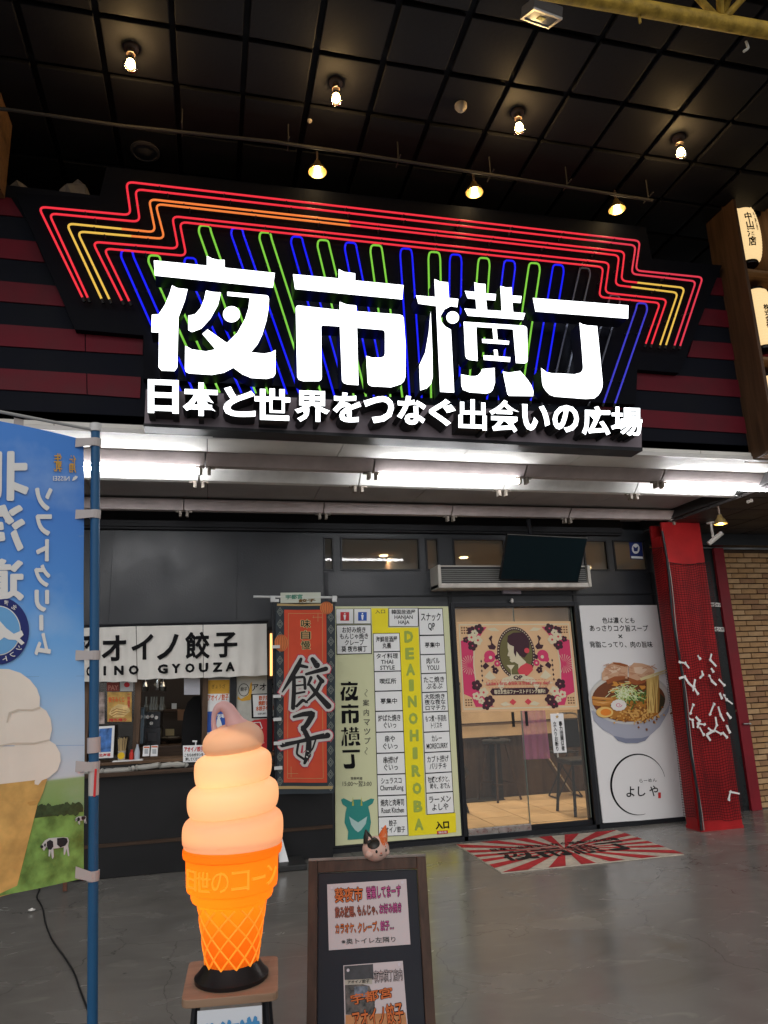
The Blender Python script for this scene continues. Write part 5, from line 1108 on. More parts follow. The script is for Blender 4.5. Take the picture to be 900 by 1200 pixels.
# rolled vinyl on the shelf
b = MB(); path = [YP(7.08).at(x, y) for x, y in zo([(-160, 728), (20, 722), (110, 716), (200, 712), (330, 703), (380, 690), (470, 682), (550, 668), (560, 676), (640, 665), (735, 668), (745, 680)], *Z9)]
pp = fillet(path, .05, 4); b.tube(pp, [.018+.009*abs(sin(i*1.1))+.004*sin(i*2.7) for i in range(len(pp))], 9)
o = b.build('rolled_vinyl', mat('grey_clear_vinyl', (.34, .33, .30), .35, bump=.5, bs=30), smooth=True); tag(o, 'rolled grey vinyl sheet lying along the stall shelf', 'vinyl roll')
# right posters
ZA = (225, 785, 8.182); P4 = YP(D+.028)
t_ = sheet('wall_poster', P4, zo([(140, 95), (360, 90), (352, 640), (130, 640)], *ZA), WHITE, 'narrow yellow and white dumpling poster right of the counter opening', 'poster')
flat('yellow_top', P4, [zo([(145, 98), (360, 94), (358, 228), (143, 230)], *ZA)], mat('amber_print', (.62, .34, .04), .5), t_, .002)
b = MB(); qtext(b, 'アオイノ餃子', P4, zo([(150, 236), (350, 228), (350, 290), (150, 300)], *ZA), .002, bold=.03); b.build('lettering', ORI, t_)
b = MB(); qtext(b, 'ぎょうざ', P4, zo([(190, 140), (320, 136), (320, 176), (190, 180)], *ZA), .0035, bold=-.0); b.build('lettering', mat('brown_ink', (.12, .06, .01), .5), t_)
flat('blue_block', P4, [zo([(135, 400), (325, 395), (320, 590), (130, 600)], *ZA)], BLUEI, t_, .002); flat('white_cone_print', P4, [zo([(228, 590), (238, 480), (258, 440), (280, 500), (295, 560), (290, 590)], *ZA)], WHITE, t_, .0035)
b = MB(); qtext(b, '酒場', P4, zo([(240, 425), (312, 420), (312, 460), (240, 465)], *ZA), .0035, bold=.03); b.build('lettering', WHITE, t_)
t_ = sheet('wall_poster', P4, zo([(430, 108), (800, 98), (800, 1000), (430, 1000)], *ZA), mat('cream_poster_print', (.50, .49, .44), .5, var=.15, vs=10), 'cream menu poster with black lettering behind the cone lamp tip', 'poster')
b = MB(); qtext(b, 'アオイノ', P4, zo([(572, 135), (860, 122), (860, 190), (572, 202)], *ZA), .0035, bold=.015); k = ell(497, 192, 52, 62, 26); kk = ell(497, 192, 46, 56, 26); b.add(P4.pts(zo(k+kk, *ZA), .002), [(i, (i+1) % 26, 26+(i+1) % 26, 26+i) for i in range(26)]); qtext(b, '餃子', P4, zo(R4(465, 165, 530, 205), *ZA), .0035); b.build('lettering', INK, t_)
flat('yellow_arc', P4, [zo([(440, 250), (470, 280), (540, 240), (560, 130), (575, 115), (575, 215), (560, 290), (480, 300), (435, 280)], *ZA)], mat('amber_print', (.6, .3, 0)), t_, .002)
flat('card_corner', P4, [zo([(566, 232), (800, 222), (800, 462), (572, 466)], *ZA)], INK, t_, .004); flat('card_face', P4, [zo([(582, 240), (800, 234), (800, 446), (590, 452)], *ZA)], WHITE, t_, .0055)
b = MB(); qtext(b, '餃子定食\n焼餃子 生\n水餃子セット', P4, zo([(608, 248), (795, 240), (795, 385), (612, 395)], *ZA), .007, bold=.045, line=1.1); b.build('lettering', ORI, t_)
b = MB(); qtext(b, 'お持ち帰りできます', P4, zo([(630, 412), (780, 405), (780, 425), (632, 432)], *ZA), .007, bold=.02); b.build('lettering', INK, t_)
flat('red_bubble', P4, [zo([(560, 500), (600, 480), (700, 470), (790, 475), (795, 760), (750, 790), (690, 770), (640, 680), (590, 600), (556, 560)], *ZA)], REDI, t_, .004)
flat('bubble_line', P4, [zo([(575, 505), (655, 498), (678, 560), (590, 585), (585, 578), (668, 556), (648, 506), (577, 512)], *ZA)], WHITE, t_, .0055)
# kitchen contents
KM = mat('dark_machine_steel', (.05, .052, .058), .3, .6, var=.3, vs=9)
def kbox(name, label, cat, px0, py0, px1, py1, y, dep, m, parts=()):
    P = YP(y); a, b_ = P.at(*zo([(px0, py0)], *Z9)[0]), P.at(*zo([(px1, py1)], *Z9)[0]); t_ = thing(name, label, cat, ((a[0]+b_[0])/2, y+dep/2, b_[2]))
    MB().box(a[0], b_[0], y, y+dep, b_[2], a[2]).build('body', m, t_, bevel=.006); return t_, P
t_, P = kbox('drink_machine', 'dark metal machine with dials inside the stall kitchen', 'machine', 442, 298, 556, 410, 8.0, .4, KM)
b = MB()
for x, y in ((470, 330), (500, 325), (530, 335), (495, 375)): q = P.at(*zo([(x, y)], *Z9)[0]); b.tube([q, q+(0, -.02, 0)], .018, 10)
b.build('dial', CHROME, t_)
t_, P = kbox('drink_machine', 'lower dark metal machine under the dial machine in the kitchen', 'machine', 440, 414, 556, 545, 7.95, .45, KM); q = P.pts(zo(R4(470, 445, 530, 500), *Z9), .003); MB().slab(q, (0, .002, 0)).build('door_panel', mat('grey_panel_face', (.09, .09, .10), .35), t_)
t_, P = kbox('water_heater', 'tall narrow steel heater at the left of the stall kitchen opening', 'heater', 398, 268, 436, 520, 7.75, .3, mat('blue_grey_steel', (.10, .13, .16), .3, .7)); q = P.at(*zo([(417, 330)], *Z9)[0]); MB().tube([q, q+(0, -.02, 0)], .02, 10).build('dial', STEELW, t_)
t_, P = kbox('kitchen_shelf', 'dark shelf with glasses along the back of the stall kitchen', 'shelf', 420, 290, 700, 298, 8.4, .3, DARKW)
for k, x in enumerate((455, 492, 510, 528, 560, 575)):
    q = YP(8.5).at(*zo([(x, 288)], *Z9)[0]); o = MB().lathe([(.022, 0), (.025, .05), (.012, .08), (.010, .15)], q, 12).build('glass_bottle', mat('dim_glass', (.20, .21, .20), .15, .3), smooth=True); tag(o, ('leftmost', 'second', 'third', 'fourth', 'fifth', 'rightmost')[k]+' small bottle from the left on the back shelf of the stall kitchen', 'bottle', 'bottles on the kitchen shelf')
for k, (x, y, h) in enumerate(((540, 140, .12), (575, 150, .10), (450, 150, .10))):
    q = YP(8.6).at(*zo([(x, y)], *Z9)[0]); o = MB().lathe([(.03, 0), (.045, h*.5), (.02, h)], q, 12).build('hanging_ladle', CHROME, smooth=True); MB().tube([q+(0, 0, h), q+(0, 0, h+.25)], .004, 5).build('ladle_handle', CHROME, o); tag(o, ('middle', 'right', 'left')[k]+' steel ladle hanging at the back of the stall kitchen', 'ladle', 'ladles hanging in the kitchen')
for (x0, y0, x1, y1), m_, l_ in (((637, 235, 672, 275), WHITE, 'small white memo square pinned at the back of the kitchen'), ((678, 278, 750, 355), mat('brown_memo', (.30, .16, .09), .6), 'brownish menu sheet pinned at the back of the kitchen'), ((593, 415, 655, 462), mat('cream_memo', (.55, .45, .25), .6), 'cream label on the kitchen worktop')):
    t_ = sheet('memo_sheet', YP(8.3), zo(R4(x0, y0, x1, y1), *Z9), m_, l_, 'memo')
q = YP(8.1).at(*zo([(648, 515)], *Z9)[0]); t_ = thing('steel_pan', 'steel pan gleaming on the kitchen worktop', 'pan', tuple(q)); MB().lathe([(.06, 0), (.13, .05), (.135, .06), (.12, .055), (.05, .01)], q, 20).build('bowl', CHROME, t_, smooth=True); MB().tube([q+(.12, 0, .05), q+(.28, 0, .07)], .01, 6).build('handle', BLACK, t_)
t_, P = kbox('worktop', 'brown worktop along the stall kitchen opening', 'worktop', 398, 546, 850, 600, 7.7, .9, DARKW)
q = YP(7.6).pts(zo([(705, 545), (708, 420), (722, 300), (750, 225), (790, 185), (840, 178), (850, 400), (850, 545)], *Z9)); t_ = thing('chair_back', 'tall rounded black chair back in the stall opening', 'chair', (float(q[0][0]), 7.6, float(q[0][2]))); MB().slab(q, (0, .05, 0)).build('backrest', mat('black_fabric', (.008, .008, .009), .8), t_, bevel=.01); MB().box(q[0][0]+.06, q[0][0]+.08, 7.66, 7.68, 0.0, q[0][2]+.1).box(q[0][0]+.2, q[0][0]+.22, 7.66, 7.68, 0, q[0][2]+.1).build('leg', BLACK, t_)
t_ = sheet('paper_sheet', YP(7.27), zo(R4(724, 60, 836, 175), *Z9), mat('grey_white_paper', (.40, .40, .44), .7), 'blank whitish paper hanging under the curtain in the opening', 'paper')
l = bpy.data.lights.new('kitchen_lamp', 'AREA'); l.size = .5; l.energy = 7; l.color = (1, .82, .6); o = bpy.data.objects.new('kitchen_lamp', l); COL.objects.link(o); o.parent = stl; o.location = (-.1+.2, 8.2-7.2, 2.65)
# glowing amber strip added for a warm reflection at the curtain's right end
p = YP(D-.06).at(318, 742); p2 = YP(D-.06).at(318.5, 792); t_ = thing('amber_glow_strip', 'slim glowing amber strip standing for a warm reflection between the curtain and banner', 'lamp', tuple(p2))
MB().box(p[0]-.012, p[0]+.012, D-.05, D-.03, p2[2], p[2]).build('glow_strip', emis('amber_reflection_glow', (1, .50, .16), 2.2), t_, bevel=.006); MB().box(p[0]-.03, p[0]+.03, D-.029, D-.001, p2[2]-.03, p[2]+.03).build('back_plate', DARKV, t_)

# ================================================================ VERTICAL RED BANNER
ZB = (310, 690, 4.8); VB = YP(6.90)
vb = thing('dumpling_banner', 'vertical red banner with black brush characters beside the map board', 'banner', (.66, 6.92, 0))
NAVY = mat('dark_navy_cloth', (.030, .038, .045), .8, var=.1, vs=6); RC = mat('orange_red_cloth', (.50, .065, .03), .8, var=.08, vs=5); GOLD = mat('dull_gold_print', (.38, .27, .12), .6); GRYP = mat('grey_pattern_print', (.16, .17, .15), .7)
vq = VB.pts(zo([(62, 68), (398, 64), (394, 1150), (66, 1156)], *ZB))
wave = lambda p: (p[0], p[1]+.010*sin(p[0]*16+p[2]*3), p[2])
def banner_grid(pl, q, nx, nz, off):
    P = pl.pts(q, off); return [bil(P, i/nx, j/nz) for j in range(nz+1) for i in range(nx+1)], [(j*(nx+1)+i, j*(nx+1)+i+1, (j+1)*(nx+1)+i+1, (j+1)*(nx+1)+i) for j in range(nz) for i in range(nx)]
def vbuild(name, q, m, off): b = MB(); b.add(*banner_grid(VB, zo(q, *ZB), 10, 30, off)); return b.build(name, m, vb, True, fn=wave)
vbuild('cloth', [(62, 68), (398, 64), (394, 1150), (66, 1156)], NAVY, 0)
pat = MB()
for (x0, y0, x1, y1) in ((66, 90, 108, 1110), (352, 120, 393, 1110)):
    for j in range(15):
        cy_ = y0+40+j*68; cx_ = (x0+x1)/2
        for r_ in (10, 18):
            dd = [(cx_-r_, cy_), (cx_, cy_-r_*1.5), (cx_+r_, cy_), (cx_, cy_+r_*1.5)]; di = [(cx_-r_+4, cy_), (cx_, cy_-r_*1.5+6), (cx_+r_-4, cy_), (cx_, cy_+r_*1.5-6)]
            pat.add(VB.pts(zo(dd+di, *ZB), .003), [(i, (i+1) % 4, 4+(i+1) % 4, 4+i) for i in range(4)])
pat.build('border_pattern', GRYP, vb, fn=wave)['kind'] = 'stuff'
vbuild('gold_band', [(70, 84), (385, 84), (385, 96), (70, 96)], GOLD, .003); vbuild('gold_band', [(70, 1110), (385, 1110), (385, 1126), (70, 1126)], GOLD, .003)
vbuild('red_field', [(110, 118), (346, 118), (352, 1090), (108, 1090)], RC, .004)
b = MB()
def ln(x0, y0, x1, y1, w_=2.2):
    v_ = np.array([x1-x0, y1-y0], float); v_ /= np.linalg.norm(v_); n_ = np.array([-v_[1], v_[0]])*w_/2; K = 12; L_ = []
    for k in range(K+1): t = k/K; c_ = np.array([x0+(x1-x0)*t, y0+(y1-y0)*t]); L_ += [tuple(c_-n_), tuple(c_+n_)]
    b.add(VB.pts(zo(L_, *ZB), .006), [(2*k, 2*k+1, 2*k+3, 2*k+2) for k in range(K)])
for a_ in ((134, 138, 325, 138), (134, 138, 130, 1066), (325, 138, 330, 1066), (130, 1066, 330, 1066), (275, 150, 275, 165), (270, 160, 325, 160), (300, 140, 300, 185), (150, 1000, 150, 1060), (130, 1040, 190, 1040)): ln(*a_)
b.build('gold_line', GOLD, vb, fn=wave)
b = MB()
for s_, y in (('味', 170), ('自', 232), ('慢', 290)): ptext(b, s_, VB, 310+203/4.8, 690+y/4.8, 310+262/4.8, 690+(y+52)/4.8, .006, bold=.05)
b.build('gold_lettering', mat('pale_gold_print', (.60, .48, .22), .6), vb, fn=wave)
b = MB()
for s_, y in (('味', 170), ('自', 232), ('慢', 290)): ptext(b, s_, VB, 310+206/4.8, 690+(y+2)/4.8, 310+259/4.8, 690+(y+50)/4.8, .0075, bold=.012)
b.build('dark_lettering', INK, vb, fn=wave)
# brush strokes as tapering ribbons
def brush(strokes, extra):
    bb = MB()
    for S in strokes:
        P_ = [np.array(p[:2], float) for p in S]; W_ = [p[2] for p in S]
        # resample
        Q, WW = [], []
        for i in range(len(P_)-1):
            for k in range(5): t = k/5; Q.append(P_[i]*(1-t)+P_[i+1]*t); WW.append(W_[i]*(1-t)+W_[i+1]*t)
        Q.append(P_[-1]); WW.append(W_[-1]); Q = [Q[0]]+[(Q[i-1]+Q[i]*2+Q[i+1])/4 for i in range(1, len(Q)-1)]+[Q[-1]]
        for c_, w_ in zip(Q, WW): pass
        L_ = []
        for i, c_ in enumerate(Q):
            d_ = Q[min(i+1, len(Q)-1)]-Q[max(i-1, 0)]; d_ = d_/max(1e-6, np.linalg.norm(d_)); n_ = np.array([-d_[1], d_[0]])*(WW[i]/2+extra)
            if i == 0: c_ = c_-d_*extra
            if i == len(Q)-1: c_ = c_+d_*extra
            L_ += [tuple(c_-n_), tuple(c_+n_)]
        bb.strips = getattr(bb, 'strips', [])+[L_]
        bb.caps = getattr(bb, 'caps', [])+[(Q[0], WW[0]/2+extra), (Q[-1], WW[-1]/2+extra)]
    return bb
st_ = [[(205, 395, 18), (185, 440, 30), (150, 500, 26), (100, 580, 8)], [(190, 430, 22), (240, 440, 16)], [(165, 490, 20), (165, 580, 24), (160, 670, 24)], [(165, 500, 14), (225, 495, 16), (228, 560, 18)], [(170, 545, 10), (222, 540, 10)], [(170, 590, 12), (225, 580, 12)], [(180, 660, 16), (215, 625, 20), (240, 640, 10)],
       [(270, 395, 24), (295, 430, 36)], [(235, 480, 16), (290, 465, 22), (345, 450, 26)], [(262, 500, 20), (245, 540, 14)], [(300, 490, 16), (325, 520, 26)], [(320, 520, 20), (285, 590, 22), (230, 640, 8)], [(255, 540, 16), (295, 590, 26), (360, 660, 34)],
       [(165, 720, 16), (215, 705, 26), (275, 700, 34), (240, 760, 30), (215, 790, 26)], [(215, 780, 26), (250, 850, 30), (245, 930, 34), (225, 980, 16)], [(100, 880, 26), (190, 860, 20), (290, 835, 26), (355, 825, 34)], [(190, 870, 14), (180, 930, 12), (225, 960, 14)], [(290, 840, 10), (270, 900, 10), (240, 930, 12)]]
for nm, ex, m_, of in (('pink_outline', 19, mat('rose_print', (.42, .05, .08), .7), .006), ('white_outline', 14, mat('off_white_print', (.50, .48, .45), .7), .0095), ('brush_character', 0, mat('brush_black_print', (.014, .013, .014), .7), .013)):
    bb = brush(st_, ex); k_ = 0
    for L_ in bb.strips: n_ = len(L_)//2; bb.add(VB.pts(zo(L_, *ZB), of+.00008*k_), [(2*k, 2*k+1, 2*k+3, 2*k+2) for k in range(n_-1)]); k_ += 1
    for c_, r_ in bb.caps: bb.poly(VB.pts(zo(ell(c_[0], c_[1], r_, r_, 12), *ZB), of+.00008*k_)); k_ += 1
    bb.build(nm, m_, vb, fn=wave)
for cx, cy, rx_, ry_ in ((348, 108, 37, 36), (94, 305, 38, 48)):
    flat('lantern_print', VB, [zo(ell(cx, cy, rx_, ry_, 24), *ZB)], mat('orange_lantern_print', (.55, .16, .05), .7), vb, .009, wave)
    b = MB()
    for k in (-.75, -.4, 0, .4, .75):
        L_ = []
        for j in range(13): a = -pi/2+pi*j/12; L_ += [(cx+rx_*k*cos(a)-1.2, cy+ry_*sin(a)*.98), (cx+rx_*k*cos(a)+1.2, cy+ry_*sin(a)*.98)]
        b.add(VB.pts(zo(L_, *ZB), .0105), [(2*j, 2*j+1, 2*j+3, 2*j+2) for j in range(12)])
    b.build('lantern_rib_print', mat('brown_rib_print', (.22, .06, .03), .7), vb, fn=wave)
MB().slab(VB.pts(zo([(90, 22), (316, 20), (316, 78), (90, 80)], *ZB), .02), (0, .008, 0)).build('header_card', mat('pale_header_print', (.48, .50, .42), .6), vb)
b = MB(); qtext(b, '宇都宮', VB, zo([(118, 34), (214, 30), (214, 56), (118, 60)], *ZB), .022, bold=.03); b.build('header_lettering', mat('green_ink', (.04, .18, .12), .5), vb)
b = MB(); qtext(b, '餃子', VB, zo([(190, 58), (288, 54), (288, 74), (190, 78)], *ZB), .0225, bold=.05); b.build('header_lettering', mat('brown_ink', (.12, .06, .01)), vb)
PW = mat('white_plastic_pipe', (.55, .55, .54), .4)
MB().tube([VB.at(297, 699.2, .01), VB.at(395, 700.2, .01)], .011, 8).build('cross_bar', PW, vb)
pl0 = VB.at(319.6, 699); pl1 = VB.at(324, 930); MB().tube([pl0, pl1, (pl1[0]+.01, 6.9, 0.0)], .012, 8).build('pole', BLACK, vb)
for y in (704, 758, 816, 843, 871, 900): q = VB.at(320.6+(y-700)*.018, y, .012); MB().box(q[0]-.022, q[0]+.05, q[1]-.014, q[1]+.010, q[2]-.014, q[2]+.014).build('pole_clip', PW, vb)
for x in (320, 392): q = VB.at(x, 702, .012); MB().box(q[0]-.025, q[0]+.02, q[1]-.02, q[1]+.012, q[2]-.03, q[2]+.03).build('bar_joint', PW, vb, bevel=.004)
MB().box(.50, .86, 6.75, 7.10, .002, .05).build('base', mat('grey_base_plastic', (.03, .03, .03), .5), vb, bevel=.01)
q = ZP(.005).pts([(325, 1018), (338, 1015)]); yb = float(q[0][1]); o = MB().slab([np.array(p) for p in ((q[0][0], yb+.14, .32), (q[0][0]+.03, yb+.14, .32), (q[1][0]+.01, yb, .006), (q[0][0], yb, .006))], (0, .012, 0)).build('leaning_board', WHITE); tag(o, 'edge of a white board leaning on the stall front behind the cone lamp', 'board')

# ================================================================ SOFT SERVE LAMP ON A STOOL
SEAT = .62
ic = ZP(SEAT).at(271.5, 1146); CYL = float(ic[1]); IP = YP(CYL)
dep = float((ic-EYE) @ CF)
def zpx(y): return float(IP.at(272, y)[2])
def rpx(w_, y): d_ = float((IP.at(272, y)-EYE) @ CF); return w_/FOC*d_*.985
def cxp(y): return float(IP.at(np.interp(y, [870, 987, 1000, 1140], [273.5, 273.3, 272.5, 271.5]), y)[0])
sl_ = thing('soft_serve_lamp', 'large glowing soft serve ice cream lamp in an orange cone', 'lamp', (float(ic[0]), CYL, SEAT))
def trans(name, col, w_, extra=(0, 0, 0), es=0.0):
    m = bpy.data.materials.new(name); m.use_nodes = True; t = m.node_tree; t.nodes.clear(); o = t.nodes.new('ShaderNodeOutputMaterial')
    a = t.nodes.new('ShaderNodeBsdfTranslucent'); a.inputs[0].default_value = (*col, 1); d = t.nodes.new('ShaderNodeBsdfPrincipled'); d.inputs['Base Color'].default_value = (*[c*.9 for c in col], 1); d.inputs['Roughness'].default_value = .42
    n = t.nodes.new('ShaderNodeTexNoise'); n.inputs['Scale'].default_value = 9; n.inputs['Detail'].default_value = 3; tc = t.nodes.new('ShaderNodeTexCoord'); t.links.new(tc.outputs['Object'], n.inputs['Vector'])
    r = t.nodes.new('ShaderNodeMapRange'); r.inputs[3].default_value = w_-.08; r.inputs[4].default_value = w_+.08; t.links.new(n.outputs[0], r.inputs[0])
    x = t.nodes.new('ShaderNodeMixShader'); t.links.new(r.outputs[0], x.inputs[0]); t.links.new(d.outputs[0], x.inputs[1]); t.links.new(a.outputs[0], x.inputs[2]); t.links.new(x.outputs[0], o.inputs[0]); MATS[name] = m; return m
ICEM = trans('milky_translucent_plastic', (.90, .69, .50), .54); CONEM = trans('orange_translucent_plastic', (1.0, .31, .016), .60)
lv = [(987, 56), (975, 58.5), (962, 58), (950, 53), (948, 47), (944, 51), (930, 53.5), (918, 51), (913.5, 42), (909, 43.5), (896, 45.5), (883, 42), (878, 34), (874, 34.5), (864, 34.5), (855, 30), (849, 23), (846, 12), (845, .3)]
def dense(L, k=3):
    out = []
    for i in range(len(L)-1):
        for j in range(k): t = j/k; out.append((L[i][0]*(1-t)+L[i+1][0]*t, L[i][1]*(1-t)+L[i+1][1]*t))
    return out+[L[-1]]
# rounded rings between sharp seams
seams = [(989, 55, 951, 47, 59.0), (951, 46, 915, 41, 53.8), (915, 40.5, 880, 32, 45.6), (880, 31.5, 846, 3, 35.5)]
prof = []
for y0, r0, y1, r1, rm in seams:
    for k in range(15):
        t = k/14; y = y0+(y1-y0)*t; r_ = (r0*(1-t)+r1*t); bul = max(0, 1-abs(2*t-.92)**2.6)**.5 if t < .96 else 0
        r_ = r_+(rm-r_)*bul if y0 != 880 else (r0+(rm-r0)*min(1, t*6))*(max(0, 1-max(0, (t-.30)/.70)**2.2))**.5+.3
        prof.append((y, max(.4, r_)))
cx0 = float(ic[0])
P3 = [(rpx(r_, y), zpx(y)) for y, r_ in prof]; CXS = [cxp(y)-cx0 for y, _ in prof]; zs_ = [p[1] for p in P3]
def dist(r, z, th): return r*(1+.008*sin(th*2+z*9)), float(np.interp(z, zs_, CXS)), 0, .010*sin(th+1.2)*(1 if z > zs_[0]+.02 else 0)
b = MB(); b.lathe(P3, (cx0, CYL, 0), 64, caps=False, dist=dist); b.build('ice_cream_swirl', ICEM, sl_, smooth=True)
tip = [(284, 872, 26), (284, 866, 22), (279.5, 856, 17), (275, 847, 11.5), (271.5, 838, 8.6), (267, 830.5, 7.4), (261.5, 827.5, 6.6), (256, 829, 5.2), (251.8, 834.5, 3.6), (250.2, 842, 2.7), (250.4, 850, 2.9), (252.5, 858, 4), (257, 867, 6)]
pp = [IP.at(x, y) for x, y, _ in tip]; K = []; R_ = []
for i in range(len(pp)-1):
    for k in range(4): t = k/4; K.append(pp[i]*(1-t)+pp[i+1]*t); R_.append(rpx(tip[i][2]*(1-t)+tip[i+1][2]*t, 850))
K.append(pp[-1]); R_.append(rpx(tip[-1][2], 860)); K = [K[0]]+[(K[i-1]+2*K[i]+K[i+1])/4 for i in range(1, len(K)-1)]+[K[-1]]
b = MB(); b.tube(K, R_, 20); b.build('curled_tip', trans('unlit_tip_plastic', (.86, .58, .56), .45), sl_, smooth=True)  # unlit tip: pinkish light from the sign is put into the plastic's colour
cl_ = [(1138, 27.5), (1062, 39.5), (1060, 39.5)]
cone = [(rpx(r_, y), zpx(y)) for y, r_ in ((1143, 26), (1141, 28.5), (1056, 39.6), (1053, 42), (1051, 46.5), (1047, 48), (1043, 48), (1040, 49.5), (1038, 52.6), (1034, 53.3), (1004, 54), (1001, 54.6), (1000, 57), (996, 58), (991, 57.8), (989, 56), (988, 50))]
czs = [p[1] for p in cone]; ccx = [cxp(y)-cx0 for y in (1143, 1141, 1056, 1053, 1051, 1047, 1043, 1040, 1038, 1034, 1004, 1001, 1000, 996, 991, 989, 988)]
cd_ = lambda r, z, th: (r, float(np.interp(z, czs, ccx)), 0, 0)
b = MB(); b.lathe(cone, (cx0, CYL, 0), 64, caps=False, dist=cd_); b.build('wafer_cone', CONEM, sl_, smooth=True)
def onc(th, z, off=0): r_ = float(np.interp(z, czs, [p[0] for p in cone]))+off; return np.array([cx0+float(np.interp(z, czs, ccx))+r_*cos(th), CYL+r_*sin(th), z])
b = MB(); z0_, z1_ = zpx(1139), zpx(1057)
for sgn in (-1, 1):
    for k in range(11):
        path = [onc(2*pi*k/11+sgn*1.9*t, z0_+(z1_-z0_)*t, .0012) for t in [i/16 for i in range(17)]]
        b.tube(path, .0032, 5)
LITO = mat('lit_orange_ridge', (.9, .28, .03), .4, emit=(1, .27, .015), es=.6)
o = b.build('waffle_rib', LITO, sl_, smooth=True); o['kind'] = 'stuff'
b = MB(); zb0, zb1 = zpx(1031), zpx(1009)
for ch, a0_, a1_ in (('日', 201, 221), ('世', 223, 242), ('の', 244, 264), ('コ', 267, 288), ('ー', 292, 310), ('ン', 314, 334)):
    v, f, lo, hi, nz = glyphs(ch, -.004, .92, 3, .02)
    P = []
    zz0, zz1 = (zb0, zb1) if ch != 'ー' else (zb0+(zb1-zb0)*.43, zb0+(zb1-zb0)*.57)
    for p in v:
        s_ = (p[0]-lo[0])/(hi[0]-lo[0]); t_ = (p[1]-lo[1])/(hi[1]-lo[1]); P.append(onc(radians(a0_+(a1_-a0_)*s_), zz0+(zz1-zz0)*t_, .0005+(p[2]+.02)/.04*.006))
    b.add(P, f)
b.build('embossed_lettering', mat('lit_orange_relief', (.9, .28, .03), .4, emit=(1, .27, .015), es=.8), sl_)
b = MB(); bz = SEAT; b.lathe([(rpx(43, 1148), .0), (rpx(43.5, 1148), .012), (rpx(40, 1146), .02), (rpx(30.5, 1140), .052), (rpx(27, 1140), .052)], (cx0, CYL, bz+.001), 40); b.build('lamp_base', mat('black_base_plastic', (.012, .010, .010), .3), sl_, smooth=True)
for z_, e_, c_ in ((zpx(918), .78, (1, .65, .35)), (zpx(1034), 1.25, (1, .62, .30)), (zpx(966), .45, (1, .66, .42))):
    l = bpy.data.lights.new('inner_bulb_light', 'POINT'); l.energy = e_; l.shadow_soft_size = .035; l.color = c_
    o = bpy.data.objects.new('inner_bulb_light', l); COL.objects.link(o); o.parent = sl_; o.location = (-.02, -.03 if z_ > zpx(940) else .0, z_-SEAT)
sq = ZP(SEAT).pts([(221.7, 1126.5), (326, 1119.3), (326, 1163), (212, 1173)])
stt = thing('wooden_stool', 'square wooden stool with black metal legs under the ice cream lamp', 'stool', (float(sum(p[0] for p in sq)/4), float(sum(p[1] for p in sq)/4), 0))
SQc = sum(sq)/4
rq = []
for i in range(4):
    a, b_, c_ = sq[i-1], sq[i], sq[(i+1) % 4]; rr = .03; u_, v_ = (a-b_)/np.linalg.norm(a-b_), (c_-b_)/np.linalg.norm(c_-b_)
    for k in range(5): t = k/4; rq.append((1-t)**2*(b_+u_*rr)+2*t*(1-t)*b_+t*t*(b_+v_*rr))
MB().slab(rq, (0, 0, -.024)).build('seat', wood('pale_stool_timber', (.20, .12, .075), (.34, .22, .145), .5, 0, 3), stt, bevel=.003)
for k in range(4):
    a = sq[k]+(SQc-sq[k])*.28; b_ = sq[k]-(SQc-sq[k])*.06; MB().tube([(a[0], a[1], SEAT-.025), (b_[0], b_[1], 0.006)], .011, 8).build('leg', BLACK, stt, smooth=True)
MB().tube([tuple(sq[k]+(SQc-sq[k])*.14+np.array([0, 0, -.38])) for k in range(4)], .008, 6, closed=True).build('foot_ring', BLACK, stt)
fe = [sq[3]+(sq[2]-sq[3])*.17, sq[3]+(sq[2]-sq[3])*.83]; dn = np.array([.0, -.03, -.33])
PQ = [fe[0]+np.array([0, -.006, -.03]), fe[1]+np.array([0, -.006, -.03]), fe[1]+dn+np.array([0, 0, -.03]), fe[0]+dn+np.array([0, 0, -.03])]
t_ = thing('price_sheet', 'pale paper sheet with blue brush lettering hung on the stool front', 'paper', tuple((PQ[2]+PQ[3])/2)); MB().slab(PQ, (0, .002, 0)).build('sheet', mat('blue_white_paper', (.60, .62, .66), .6), t_)
b = MB(); text(b, '北海道', [bil(PQ, s, t)+np.array([0, -.002, 0]) for s, t in ((.03, .10), (.97, .07), (.97, .42), (.03, .45))], bold=.06); b.build('lettering', mat('sky_blue_ink', (.06, .24, .48), .5), t_)
b = MB(); text(b, 'ソフトクリーム', [bil(PQ, s, t)+np.array([0, -.002, 0]) for s, t in ((.06, .52), (.94, .52), (.94, .72), (.06, .72))], bold=.03); b.build('lettering', INK, t_)

# ================================================================ A-FRAME BOARD
T0 = ZP(.81).at(361.7, 1009.8); T1 = ZP(.81).at(498.7, 1004)
rt = (T1-T0)/np.linalg.norm(T1-T0); fwd = np.cross(rt, [0, 0, 1.0]); fwd = fwd if fwd[1] < 0 else -fwd
AP = Plane(T0, fwd*.81+np.array([0, 0, 1])*.23*1); dnv = -np.array([0, 0, .81])+fwd*.23
ab = thing('a_frame_board', 'brown framed black a-frame board with two printed sheets in the foreground', 'sign board', (float((T0+T1)[0]/2), float((T0+T1)[1]/2), 0))
ZC = (340, 960, 4.737)
BL_, BR__ = T0+dnv-rt*.0, T1+dnv+rt*.0
FW = wood('brown_frame_timber', (.032, .015, .009), (.075, .038, .024), .45, 2, 5)
wf = .040; nA = AP.n; Lr = np.linalg.norm(T1-T0)
def apt(s, t, off=0): return (T0*(1-t)+BL_*t)*(1-s)+(T1*(1-t)+BR__*t)*s + nA*off
